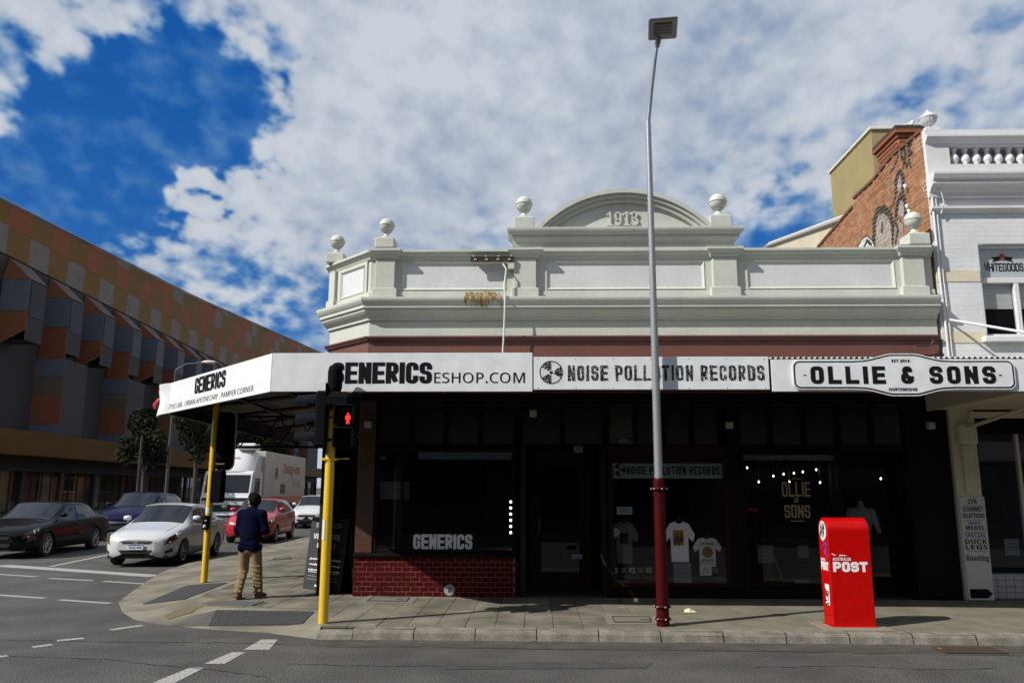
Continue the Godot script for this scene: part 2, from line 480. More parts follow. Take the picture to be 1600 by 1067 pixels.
# ---------- sky ----------
func make_sky() -> ImageTexture:
	var W := 4096; var H := 2048
	var bytes := PackedByteArray(); bytes.resize(W * H * 3)
	var big := FastNoiseLite.new(); big.seed = 11; big.frequency = 2.5; big.fractal_octaves = 5; big.fractal_gain = 0.52; big.noise_type = FastNoiseLite.TYPE_SIMPLEX_SMOOTH
	big.domain_warp_enabled = false
	var fine := FastNoiseLite.new(); fine.seed = 23; fine.frequency = 15.0; fine.fractal_octaves = 4; fine.fractal_gain = 0.5; fine.noise_type = FastNoiseLite.TYPE_SIMPLEX_SMOOTH
	# clear gaps between the clouds: photo pixel, spread in degrees, strength; negative strength thickens the cloud
	var gaps := []
	for g in [[300, 140, 2.6, 1.0], [345, 190, 2.6, 1.0], [250, 165, 2.4, 0.9], [200, 200, 2.3, 0.9], [160, 255, 2.6, 0.85], [290, 225, 2.0, 0.8], [190, 300, 1.6, 0.7], [440, 80, 1.0, 0.6], [100, 320, 3.0, 0.6], [50, 255, 3.2, 0.42], [0, 80, 1.2, 0.4], [120, 180, 2.2, 0.4], [470, 525, 2.2, 0.55], [410, 430, 1.8, 0.4], [330, 410, 2.0, 0.3],
			[835, 122, 1.5, 0.42], [770, 140, 1.4, 0.25], [1240, 365, 2.2, 0.55], [1170, 380, 2.0, 0.4], [1350, 165, 2.2, 0.32], [1462, 120, 1.0, 0.35], [1565, 30, 0.9, 0.4], [1540, 150, 2.0, 0.25], [650, 5, 1.2, 0.3], [810, 60, 2.5, -0.5], [700, 200, 5, -0.25], [1000, 130, 4, -0.2], [1420, 40, 4, -0.2], [780, 375, 1.4, 0.4], [222, 250, 0.7, -0.9], [262, 268, 1.0, -0.7], [320, 285, 1.6, -0.6], [245, 195, 0.6, -0.35], [400, 250, 2.0, -0.3], [480, 130, 2.0, -0.3]]:
		gaps.append([ray(g[0], g[1]).normalized(), 1.0 / (2.0 * pow(deg_to_rad(g[2]), 2.0)), g[3]])
	for row in H:
		var el := (0.5 - (row + 0.5) / H) * PI
		var below := el < -0.01
		var cy := cos(el); var sy := sin(el)
		var col := 0
		while col < W:
			var front := col < 480 or col > W - 520
			var step := 1 if front and el > -0.01 and el < 0.75 else 4
			if step == 4 and row % 4 != 0 and row > 0:
				# copy from the row above
				var src := ((row - 1) * W + col) * 3
				var dst := (row * W + col) * 3
				for k in 12: bytes[dst + k] = bytes[src + k]
				col += 4; continue
			var az := TAU * (col + 0.5) / W
			var d := Vector3(sin(az) * cy, sy, -cos(az) * cy)
			var c: Vector3
			if below: c = Vector3(0.33, 0.34, 0.36)
			else:
				var k := 1.0 / (maxf(sy, 0.0) + 0.42)
				var qx := d.x * k; var qz := d.z * k
				var b := big.get_noise_2d(qx + 7.0, qz * 0.9 + 3.0)
				var f := fine.get_noise_2d(qx, qz * 0.85)
				var cover := 0.93 + b * 0.52 + f * 0.3
				if front:
					for g in gaps:
						var x: float = (1.0 - d.dot(g[0])) * 2.0 * g[1]
						if x < 6.0: cover -= g[2] * 1.25 * exp(-x * (1.0 + f * 0.9))
				var a := clampf((cover + 0.1) / 1.0, 0.0, 1.0)
				a = a * a * (3.0 - 2.0 * a)
				a = maxf(a, clampf(0.1 + f * 0.3 + b * 0.3, 0.02, 0.3))
				var blue := Vector3(0.16, 0.40, 0.70).lerp(Vector3(0.07, 0.32, 0.63), clampf(sy * 1.9, 0.0, 1.0))
				blue = blue.lerp(Vector3(0.40, 0.58, 0.78), 0.7 * exp(-sy * 6.0))
				var cloud := Vector3(0.79, 0.815, 0.85).lerp(Vector3(0.62, 0.67, 0.755), clampf(0.40 - f * 0.6 - b * 0.6 + (1.0 - a) * 0.2, 0.0, 1.0))
				c = blue.lerp(cloud, a)
			var o := (row * W + col) * 3
			var r := int(clampf(c.x, 0, 1) * 255.0); var gg := int(clampf(c.y, 0, 1) * 255.0); var bb := int(clampf(c.z, 0, 1) * 255.0)
			for q in step:
				bytes[o] = r; bytes[o + 1] = gg; bytes[o + 2] = bb
				o += 3
			col += step
	return ImageTexture.create_from_image(Image.create_from_data(W, H, false, Image.FORMAT_RGB8, bytes))

func set_camera_and_light() -> void:
	eye_basis = Basis(Vector3.UP, deg_to_rad(1.7)) * Basis(Vector3.RIGHT, deg_to_rad(10.48)) * Basis(Vector3.BACK, deg_to_rad(0.18))
	var cam := Camera3D.new()
	cam.name = "camera"
	cam.transform = Transform3D(eye_basis, EYE)
	cam.fov = rad_to_deg(2.0 * atan(533.5 / FOCAL))
	cam.near = 0.05; cam.far = 2000.0
	add_child(cam)
	var env := Environment.new()
	env.background_mode = Environment.BG_SKY
	var sm := PanoramaSkyMaterial.new()
	sm.panorama = make_sky()
	env.sky = Sky.new(); env.sky.sky_material = sm
	env.background_energy_multiplier = 0.833
	env.tonemap_mode = Environment.TONE_MAPPER_LINEAR
	env.tonemap_exposure = 1.2
	env.sdfgi_enabled = true; env.ssao_enabled = true; env.ssil_enabled = true
	var we := WorldEnvironment.new()
	we.name = "world_environment"; we.environment = env
	add_child(we)
	var sun := DirectionalLight3D.new()
	sun.name = "sun"
	var el := deg_to_rad(40.5)
	var d := Vector3(0.872 * cos(el), -sin(el), -0.489 * cos(el))
	sun.basis = Basis.looking_at(d, Vector3.UP)
	sun.light_energy = 1.6; sun.light_angular_distance = 0.5; sun.light_color = Color(1.0, 0.98, 0.945)
	sun.shadow_enabled = true
	add_child(sun)

# ---------- ground, roads, footpath ----------
var corner_edge := []     # outer edge of the corner apron at road level
func strip_marking(a: Vector3, b: Vector3, w: float, parent: Node3D, m: Material, called := "lane_marking") -> void:
	var d := (b - a).normalized(); var s := Vector3(-d.z, 0, d.x) * w * 0.5
	var mb := MB.new()
	var k := maxi(2, int(a.distance_to(b) / 0.25))
	var l := []; var r := []
	for i in k + 1:
		var p := a.lerp(b, float(i) / k)
		l.append(p - s * rng.randf_range(0.93, 1.03)); r.append(p + s * rng.randf_range(0.93, 1.03))
	for i in k: mb.quad(l[i], l[i + 1], r[i + 1], r[i])
	part(mb, called, m, parent)
func clipped(quad: PackedVector2Array, area: PackedVector2Array) -> Array:
	return Geometry2D.intersect_polygons(quad, area)
func flat_to(p: PackedVector2Array) -> Transform3D:   # polygon given in (x, z), lying flat, facing up
	return Transform3D(Basis(Vector3.RIGHT, Vector3.BACK, Vector3.UP), Vector3.ZERO)

func build_ground() -> void:
	var fine := noise_tex(0.17, 0.2, 1.0, 5, FastNoiseLite.TYPE_SIMPLEX_SMOOTH, 3)
	var wide := noise_tex(0.012, 0.78, 1.0, 6)
	var asphalt := mat("asphalt", Color(0.19, 0.182, 0.168), 0.9, [fine, 0.55], [wide, 0.13], null)
	asphalt.normal_enabled = true; asphalt.normal_texture = bump_tex(0.12, 2, 3.0); asphalt.normal_scale = 0.4
	var patch := mat("asphalt_patch", Color(0.145, 0.138, 0.128), 0.9, [fine, 0.6], [wide, 0.3], [bump_tex(0.12, 2, 3.0), 1.7, 0.7])
	var earth := mat("earth", Color(0.06, 0.055, 0.05), 1.0)
	var concrete := mat("concrete", Color(0.29, 0.27, 0.205), 0.9, [noise_tex(0.09, 0.72, 1.0, 15, FastNoiseLite.TYPE_SIMPLEX_SMOOTH, 5), 1.2], [noise_tex(0.01, 0.72, 1.0, 16), 0.21], [bump_tex(0.1, 3, 2.0), 1.2, 0.5])
	var kerbm := mat("kerb_concrete", Color(0.27, 0.248, 0.205), 0.9, [noise_tex(0.05, 0.82, 1.0, 17, FastNoiseLite.TYPE_SIMPLEX_SMOOTH, 5), 0.9], [noise_tex(0.02, 0.75, 1.0, 18), 0.3], [bump_tex(0.1, 3, 2.0), 1.2, 0.5])
	var white := mat("road_paint", Color(0.48, 0.47, 0.44), 0.8, [noise_tex(0.07, 0.55, 1.0, 19, FastNoiseLite.TYPE_SIMPLEX_SMOOTH, 5), 0.9])
	var dark := mat("joint", Color(0.028, 0.026, 0.022), 1.0)
	var mb := MB.new()
	mb.sheet([Vector3(-900, -0.16, 900), Vector3(900, -0.16, 900), Vector3(900, -0.16, -900), Vector3(-900, -0.16, -900)])
	structure(mb, "ground", earth)
	mb = MB.new()
	mb.sheet([Vector3(-120, -0.12, 14.6), Vector3(120, -0.12, 14.6), Vector3(120, -0.12, -120), Vector3(-120, -0.12, -120)])
	var road := structure(mb, "road", asphalt)
	mb = MB.new()
	mb.box(Vector3(0, -0.07, 20.6), Vector3(240, 0.14, 12))
	structure(mb, "opposite_footpath", concrete)
	# worn darker patch by the gutter, seams and cracks
	mb = MB.new()
	mb.sheet([on_y(690, 1046, -0.116), on_y(1010, 1044, -0.116), on_y(1020, 1035, -0.116), on_y(700, 1034, -0.116)])
	part(mb, "asphalt_patch", patch, road)
	for c in [[[0, 1000], [330, 1004], [600, 1009], [860, 1014], [1230, 1018], [1600, 1024]], [[0, 1024], [160, 1030], [330, 1046], [420, 1058]], [[450, 1037], [520, 1038.5], [610, 1041], [690, 1040], [760, 1042], [840, 1041], [930, 1045]], [[1180, 1042], [1330, 1040], [1450, 1046], [1560, 1044]]]:
		mb = MB.new()
		for i in c.size() - 1:
			var k := 14
			var last := Vector3.ZERO; var lw := 0.01
			for j in k + 1:
				var p := on_y(lerpf(c[i][0], c[i + 1][0], float(j) / k), lerpf(c[i][1], c[i + 1][1], float(j) / k), -0.115)
				p.z += rng.randf_range(-0.025, 0.025)
				var w := rng.randf_range(0.003, 0.014)
				if j > 0: mb.quad(last + Vector3(0, 0, lw), p + Vector3(0, 0, w), p - Vector3(0, 0, w), last - Vector3(0, 0, lw))
				last = p; lw = w
		part(mb, "crack", dark, road)
	# white lines
	for l in [[[0, 883.5], [243, 900], 0.42], [[78, 885], [172, 866], 0.13]]:
		strip_marking(on_y(l[0][0], l[0][1], -0.116), on_y(l[1][0], l[1][1], -0.116), l[2], road, white)
	for l in [[[-40, 895], [57, 901]], [[75, 903.5], [144, 907]], [[160, 908], [229, 912.5]], [[-90, 924], [69, 934.5]], [[92, 937], [171, 942.5]]]:
		strip_marking(on_y(l[0][0], l[0][1], -0.116), on_y(l[1][0], l[1][1], -0.116), 0.13, road, white)
	for l in [[[-20, 1028], [12, 1024]], [[50, 1011], [80, 1007]], [[88, 1001], [130, 997]], [[172, 984], [222, 977]]]:
		strip_marking(on_y(l[0][0], l[0][1], -0.116), on_y(l[1][0], l[1][1], -0.116), 0.12, road, white)
	for q in [[[380, 1015], [408, 999], [434, 999], [420, 1015]], [[318, 1037], [362, 1019], [383, 1019], [350, 1037]], [[237, 1067], [296, 1043], [319, 1043], [272, 1067]], [[120, 1110], [205, 1076], [240, 1076], [165, 1110]]]:
		mb = MB.new()
		var pts := []
		for k in [0, 3, 2, 1]: pts.append(on_y(q[k][0], q[k][1], -0.116))
		mb.sheet(pts)
		part(mb, "lane_marking", white, road)
	# gutter strip along the kerb
	mb = MB.new()
	mb.sheet([Vector3(-2.6, -0.117, 3.55), Vector3(30, -0.117, 3.55), Vector3(30, -0.117, 3.05), Vector3(-2.6, -0.117, 3.05)])
	structure(mb, "gutter", mat("gutter_asphalt", Color(0.165, 0.15, 0.125), 0.9, [fine, 0.6], [wide, 0.4], null))
	# ---- footpath: bedding slab, outline (x, z)
	for p in [[470, 989], [418, 989], [340, 984.5], [290, 980], [244, 975], [208, 968], [190, 956], [184, 941], [199, 929], [222, 913], [250, 898], [292, 887], [370, 872], [418, 860], [482, 843.5]]:
		corner_edge.append(on_y(p[0], p[1], -0.118))
	corner_edge[0] = Vector3(-2.72, -0.118, 3.08)
	corner_edge[10].y = -0.07; corner_edge[11].y = -0.02
	for i in range(12, 15): corner_edge[i].y = 0.0
	var far: Vector3 = corner_edge[-1] + SU * 60.0
	var outer := PackedVector2Array([Vector2(30, 3.0), Vector2(-2.75, 3.0)])
	for p in corner_edge.slice(1): outer.append(Vector2(p.x, p.z))
	outer.append(Vector2(far.x, far.z)); outer.append(Vector2(30, -60))
	# inner edge of the corner apron, at footpath level
	var inner := []
	for p in [[520, 975], [497, 953.5], [425, 950.5], [350, 949], [322, 946], [308, 941], [306, 936], [318, 930], [340, 922], [368, 911], [392, 901], [410, 889], [440, 873.5], [470, 861], [510, 845]]:
		inner.append(on_y(p[0], p[1], 0.0))
	inner[0] = Vector3(-2.72, 0.0, 2.86)
	mb = MB.new()
	var ramp_rows := []
	for k in 9:
		var rr := PackedVector3Array()
		for i in corner_edge.size(): rr.append(corner_edge[i].lerp(inner[i], k / 8.0))
		ramp_rows.append(rr)
	mb.grid(ramp_rows)
	structure(mb, "kerb_ramp", concrete, "pale concrete ramp sloping to the road at the rounded corner")
	var ramp: Node3D = get_child(get_child_count() - 1)
	# tactile pads with rows of studs
	var padm := mat("tactile_grey", Color(0.065, 0.067, 0.07), 0.8, [noise_tex(0.08, 0.6, 1.0, 31), 1.5])
	var pad_light := mat("tactile_worn", Color(0.15, 0.145, 0.13), 0.9, [noise_tex(0.08, 0.6, 1.0, 31), 1.5])
	for pd in [[[[223, 939], [288, 937.6], [354, 913], [292, 913]], 6, 8], [[[328, 969.5], [473, 971.5], [490.5, 959], [336.7, 955]], 12, 5], [[[267.7, 967.8], [327, 969.4], [336, 956], [300, 959.5]], 5, 5]]:
		var cs := []
		for q in pd[0]: cs.append(on_y(q[0], q[1], -0.03))
		for q in 4: cs[q].y = ramp_height(cs[q], inner) + 0.012
		var nx: int = pd[1]; var nz: int = pd[2]
		for i in nx:
			for j in nz:
				var f := func(u: float, w: float) -> Vector3: return cs[0].lerp(cs[1], u).lerp(cs[3].lerp(cs[2], u), w)
				mb = MB.new()
				var e := 0.012
				var a: Vector3 = f.call((i + e) / nx, (j + e) / nz); var b: Vector3 = f.call((i + 1 - e) / nx, (j + e) / nz)
				var c: Vector3 = f.call((i + 1 - e) / nx, (j + 1 - e) / nz); var d: Vector3 = f.call((i + e) / nx, (j + 1 - e) / nz)
				mb.quad(a, b, c, d)
				var dn := Vector3(0, -0.03, 0)
				mb.quad(a + dn, b + dn, b, a); mb.quad(b + dn, c + dn, c, b); mb.quad(d + dn, a + dn, a, d)
				for s in 9:
					var ce: Vector3 = a.lerp(b, (s % 3 + 0.5) / 3.0).lerp(d.lerp(c, (s % 3 + 0.5) / 3.0), (s / 3 + 0.5) / 3.0)
					mb.lathe([Vector2(0.02, 0.0), Vector2(0.014, 0.006), Vector2(0, 0.006)], ce, 6)
				part(mb, "tactile_tile", pad_light if pd[1] == 5 else padm, ramp)
	# rust coloured stain on the ramp
	mb = MB.new()
	var st := []
	for q in [[262, 961], [300, 955.5], [318, 949], [297, 948.6], [272, 951.5], [255, 957]]:
		var p := on_y(q[0], q[1], -0.03)
		p.y = ramp_height(p, inner) + 0.005
		st.append(p)
	mb.sheet(st)
	part(mb, "rust_stain", mat("rust_stain", Color(0.205, 0.165, 0.095), 0.9, [noise_tex(0.06, 0.55, 1.0, 33), 1.2]), ramp)
	# bedding
	mb = MB.new()
	var bed := PackedVector2Array([Vector2(30, 2.86), Vector2(-2.72, 2.86)])
	for p in inner.slice(1): bed.append(Vector2(p.x, p.z))
	bed.append(Vector2(far.x + 0.4, far.z)); bed.append(Vector2(30, -60))
	mb.plate(bed, Transform3D(Basis(Vector3.RIGHT, Vector3.BACK, Vector3.UP), Vector3(0, -0.022, 0)), 0.0)
	var foot := structure(mb, "footpath", mat("bedding", Color(0.07, 0.062, 0.05), 1.0))
	# kerbstones
	var x := -2.72
	while x < 9.5:
		var w := 0.76 if x > -2.5 else 0.45
		mb = MB.new()
		var h0 := 0.0 if x > -2.4 else -0.03
		var prof := [Vector2(2.86, -0.15), Vector2(2.86, h0), Vector2(3.02, h0), Vector2(3.055, h0 - 0.012), Vector2(3.075, h0 - 0.04), Vector2(3.10, -0.15)]
		for i in prof.size() - 1:
			var j := rng.randf_range(-0.004, 0.004)
			mb.quad(Vector3(x + 0.006, prof[i].y, prof[i].x), Vector3(x + 0.006, prof[i + 1].y, prof[i + 1].x), Vector3(x + w - 0.006, prof[i + 1].y + j, prof[i + 1].x), Vector3(x + w - 0.006, prof[i].y + j, prof[i].x))
		part(mb, "kerbstone", kerbm, foot)
		x += w
	# side street kerb
	mb = MB.new()
	var pth := []
	for p in corner_edge.slice(12): pth.append(Vector2(p.x, p.z))
	pth.append(Vector2(far.x, far.z))
	pth.reverse()
	mb.moulding(pth, [Vector2(0.0, -0.13), Vector2(0.0, -0.02), Vector2(-0.03, 0.004), Vector2(-0.16, 0.004), Vector2(-0.16, -0.13)], false)
	part(mb, "side_kerb", kerbm, foot)
	# paving slabs
	var tones := []
	for i in 5:
		var k: float = [0.86, 0.95, 1.0, 0.9, 1.06][i]
		tones.append(mat("paver%d" % i, Color(0.3 * k, 0.278 * k, 0.21 * k), 0.9, [noise_tex(0.17, 0.6, 1.0, 41, FastNoiseLite.TYPE_SIMPLEX_SMOOTH, 4), 0.6], [noise_tex(0.012, 0.7, 1.0, 42), 0.19], [bump_tex(0.1, 3, 2.0), 1.2, 0.5]))
	var count := 0
	var area := PackedVector2Array([Vector2(1.35, 2.855), Vector2(-2.72, 2.855)])
	for p in inner.slice(1): area.append(Vector2(p.x, p.z))
	area.append(Vector2(-6.9, -22)); area.append(Vector2(-4.9, -22)); area.append(Vector2(-3.7, -0.96)); area.append(Vector2(-2.86, -0.02)); area.append(Vector2(1.35, -0.02))
	var rest := MB.new()
	var zz := 2.855
	var row := 0
	while zz > -22.0:
		var dz := 0.75
		for i in 34:
			var x0 := 1.35 - 0.375 * (i + 1)
			var q := PackedVector2Array([Vector2(x0 + 0.004, zz - 0.004), Vector2(x0 + 0.371, zz - 0.004), Vector2(x0 + 0.371, zz - dz + 0.004), Vector2(x0 + 0.004, zz - dz + 0.004)])
			for pc in clipped(q, area):
				if pc.size() < 3: continue
				var lift := rng.randf_range(-0.0035, 0.0035)
				var one := MB.new() if zz > -9.0 else rest
				one.plate(pc, Transform3D(Basis(Vector3.RIGHT, Vector3.BACK, Vector3.UP), Vector3(0, lift, 0)), 0.0)
				for k in pc.size():
					var a: Vector2 = pc[k]; var b: Vector2 = pc[(k + 1) % pc.size()]
					one.quad(Vector3(a.x, lift - 0.03, a.y), Vector3(b.x, lift - 0.03, b.y), Vector3(b.x, lift, b.y), Vector3(a.x, lift, a.y))
				if one != rest:
					count += 1
					part(one, "paving_slab", tones[rng.randi() % 5], foot)
		zz -= dz
		row += 1
	var far_slabs := part(rest, "far_paving", tones[2], foot)
	far_slabs.set_meta("kind", "stuff")
	print("paving slabs ", count)
	# poured concrete bays further right
	var pour := mat("poured", Color(0.305, 0.285, 0.205), 0.92, [noise_tex(0.17, 0.5, 1.0, 44, FastNoiseLite.TYPE_SIMPLEX_SMOOTH, 4), 0.6], [noise_tex(0.014, 0.84, 1.0, 45), 0.22], [bump_tex(0.12, 2, 3.0), 1.4, 0.5])
	var xs := [1.358, 4.6, 8.2, 12, 16, 20, 25, 30]
	for i in xs.size() - 1:
		mb = MB.new()
		mb.span(Vector3(xs[i], -0.05, -0.02), Vector3(xs[i + 1] - 0.005, 0.0, 2.855))
		part(mb, "concrete_bay", pour, foot)
	mb = MB.new()
	mb.span(Vector3(-4.9, -0.06, -30), Vector3(-4.4, -0.01, -0.9))
	# service covers let into the paving
	for cv in [["wide concrete service cover set in the paving beside the red pole", [[944, 962], [1025, 963], [1030, 976], [951, 976.5]], 0.008], ["pale concrete service cover in front of the red brick wall", [[575, 931.5], [652, 934], [644, 943], [559, 941.5]], 0.008], ["small concrete valve cover in the side street paving", [[424, 872], [462, 869.5], [455, 873.5], [418, 876.5]], 0.008]]:
		var th := thing("service_cover", cv[0], "cover")
		mb = MB.new()
		var c := []
		for q in cv[1]: c.append(on_y(q[0], q[1], 0.0) + Vector3(0, cv[2], 0))
		mb.quad(c[3], c[2], c[1], c[0])
		for k in 4: mb.quad(c[k], c[(k + 1) % 4], c[(k + 1) % 4] - Vector3(0, 0.03, 0), c[k] - Vector3(0, 0.03, 0))
		part(mb, "frame", mat("cover_concrete", Color(0.22, 0.2, 0.165), 0.9, [noise_tex(0.09, 0.7, 1.0, 15), 1.3]), th)
		mb = MB.new()
		var mid: Vector3 = (c[0] + c[1] + c[2] + c[3]) * 0.25
		var e := []
		for k in 4: e.append(mid + (c[k] - mid) * Vector3(0.72, 1, 0.62) + Vector3(0, 0.004, 0))
		mb.quad(e[3], e[2], e[1], e[0])
		for k in 4: mb.quad(e[k], e[(k + 1) % 4], e[(k + 1) % 4] - Vector3(0, 0.02, 0), e[k] - Vector3(0, 0.02, 0))
		part(mb, "lid", mat("lid_concrete", Color(0.19, 0.175, 0.145), 0.9, [noise_tex(0.09, 0.7, 1.0, 15), 1.7]), th)
		mb = MB.new()
		for k in 4: mb.tube([e[k] + Vector3(0, 0.0005, 0), e[(k + 1) % 4] + Vector3(0, 0.0005, 0)], 0.008, 4)
		var hole := mid + Vector3(0.18, 0.006, 0.03)
		mb.box(hole, Vector3(0.12, 0.006, 0.05))
		part(mb, "groove", dark, th)
	# blue grey inlaid plate near the walking person
	var th2 := thing("steel_cover", "blue grey steel plate let into the corner paving", "cover")
	mb = MB.new()
	var pc2 := []
	for q in [[344, 946], [405, 947.5], [418, 941], [362, 940]]: pc2.append(on_y(q[0], q[1], 0.0) + Vector3(0, 0.006, 0))
	mb.quad(pc2[0], pc2[1], pc2[2], pc2[3])
	for k in 4: mb.quad(pc2[(k + 1) % 4], pc2[k], pc2[k] - Vector3(0, 0.03, 0), pc2[(k + 1) % 4] - Vector3(0, 0.03, 0))
	part(mb, "plate", mat("blue_steel", Color(0.11, 0.118, 0.125), 0.7, [noise_tex(0.09, 0.7, 1.0, 15), 1.3]), th2)
	mb = MB.new()
	mb.tube([pc2[1].lerp(pc2[0], 0.18), pc2[2].lerp(pc2[3], 0.12)], 0.012, 5)
	part(mb, "lifting_slot", dark, th2)
	# storm drain: rusty grate at the kerb
	var dr := thing("storm_drain", "rusty iron drain grate in the gutter below the post box kerb", "drain")
	mb = MB.new()
	var g0 := on_y(1468, 1015, -0.112); var g1 := on_y(1562, 1017, -0.112)
	var rustm := mat("drain_rust", Color(0.085, 0.05, 0.03), 0.9, [noise_tex(0.05, 0.5, 1.0, 51), 2.0])
	mb.span(Vector3(g0.x, -0.1155, g0.z - 0.13), Vector3(g1.x, -0.1125, g1.z + 0.14))
	part(mb, "pit", mat("pit_black", Color(0.01, 0.01, 0.01), 1.0), dr)
	mb = MB.new()
	for e in [g0.z - 0.14, g1.z + 0.13]: mb.span(Vector3(g0.x - 0.02, -0.115, e), Vector3(g1.x + 0.02, -0.103, e + 0.03))
	for e in [g0.x - 0.03, g1.x]: mb.span(Vector3(e, -0.115, g0.z - 0.11), Vector3(e + 0.03, -0.1035, g1.z + 0.13))
	part(mb, "frame", rustm, dr)
	for i in 13:
		mb = MB.new()
		mb.span(Vector3(lerpf(g0.x, g1.x, (i + 0.3) / 13.0), -0.114, g0.z - 0.11), Vector3(lerpf(g0.x, g1.x, (i + 0.7) / 13.0), -0.104, g1.z + 0.13))
		part(mb, "bar", rustm, dr)
	# litter: leaves in the gutter and a scrap of paper
	var i2 := 0
	for lf in [[571, 1003, 0.03], [575, 995, 0.026], [828, 1000, 0.03], [836, 1002, 0.035], [842, 1001, 0.028], [657, 1004, 0.022], [700, 999, 0.02], [1062, 1004, 0.035], [1067, 1003, 0.03], [834, 998, 0.03], [1468, 1014.5, 0.05], [955, 1034, 0.02], [1420, 1034, 0.03], [1259, 995, 0.02]]:
		mb = MB.new()
		var ce := on_y(lf[0], lf[1], -0.112)
		var a := rng.randf() * TAU
		var dv: Vector3 = Vector3(cos(a), 0, sin(a)) * lf[2]; var sv: Vector3 = Vector3(-sin(a), 0, cos(a)) * lf[2] * 0.5
		var upv: Vector3 = Vector3(0, lf[2] * 0.35, 0)
		mb.tri(ce - dv, ce + sv + upv, ce + dv + upv * 0.5); mb.tri(ce - dv, ce + dv + upv * 0.5, ce - sv + upv)
		var o := part(mb, "fallen_leaf", mat("leaf_dry%d" % (i2 % 2), [Color(0.2, 0.1, 0.04), Color(0.3, 0.18, 0.07)][i2 % 2], 0.8), self)
		tag(o, "dry curled brown leaf lying in the gutter along the kerb", "leaf", "dry leaves along the gutter")
		i2 += 1
	mb = MB.new()
	var pp := on_y(1078, 956.5, 0.0)
	mb.quad(pp + Vector3(-0.09, 0.004, 0.03), pp + Vector3(-0.01, 0.006, 0.06), pp + Vector3(0.0, 0.05, -0.04), pp + Vector3(-0.06, 0.03, -0.05))
	mb.quad(pp + Vector3(-0.01, 0.006, 0.06), pp + Vector3(0.1, 0.004, 0.02), pp + Vector3(0.06, 0.02, -0.05), pp + Vector3(0.0, 0.05, -0.04))
	tag(part(mb, "paper_scrap", plain("paper", Color(0.62, 0.55, 0.38), 0.9), self), "crumpled cream paper scrap on the footpath beside the red pole", "litter")
func ramp_height(p: Vector3, inner: Array) -> float:
	var best := 1e9; var h := 0.0
	for i in (corner_edge.size() - 1) * 8:
		var a: Vector3 = corner_edge[i / 8].lerp(corner_edge[i / 8 + 1], (i % 8) / 8.0); var b: Vector3 = inner[i / 8].lerp(inner[i / 8 + 1], (i % 8) / 8.0)
		for k in 33:
			var q := a.lerp(b, k / 32.0)
			var d := Vector2(q.x - p.x, q.z - p.z).length()
			if d < best:
				best = d; h = q.y
	return h

# ---------- the 1913 corner shops ----------
const PA := Vector2(-3.78, -0.92)
const PB := Vector2(-2.86, 0.0)
const PC := Vector2(6.78, 0.0)
func finial(parent: Node3D, at: Vector3, s: float, m: Material) -> void:
	var mb := MB.new()
	mb.bbox(at + Vector3(0, 0.10 * s, 0), Vector3(0.36, 0.20, 0.36) * s, 0.012)
	mb.bbox(at + Vector3(0, 0.215 * s, 0), Vector3(0.24, 0.03, 0.24) * s, 0.008)
	var f := part(mb, "finial", m, parent)
	mb = MB.new()
	mb.lathe_hard([Vector2(0.10, 0.23) * s, Vector2(0.10, 0.25) * s], at, 18)
	mb.lathe([Vector2(0.10, 0.25) * s, Vector2(0.055, 0.285) * s, Vector2(0.045, 0.32) * s, Vector2(0.06, 0.345) * s, Vector2(0.09, 0.352) * s], at, 18)
	part(mb, "neck", m, f)
	mb = MB.new()
	var pr := []
	for i in 8:
		var a := -PI * 0.42 + (PI * 0.42 - 0.03) * i / 7.0
		pr.append(Vector2(cos(a) * 0.145, 0.475 + sin(a) * 0.14) * s)
	mb.lathe(pr, at, 22)
	mb.lathe([Vector2(0.145, 0.471) * s, Vector2(0.155, 0.476) * s, Vector2(0.155, 0.488) * s, Vector2(0.145, 0.493) * s], at, 22)
	pr = []
	for i in 9:
		var a := 0.06 + (PI * 0.5 - 0.06) * i / 8.0
		pr.append(Vector2(cos(a) * 0.145, 0.487 + sin(a) * 0.14) * s)
	mb.lathe(pr, at, 22)
	part(mb, "ball", m, f)
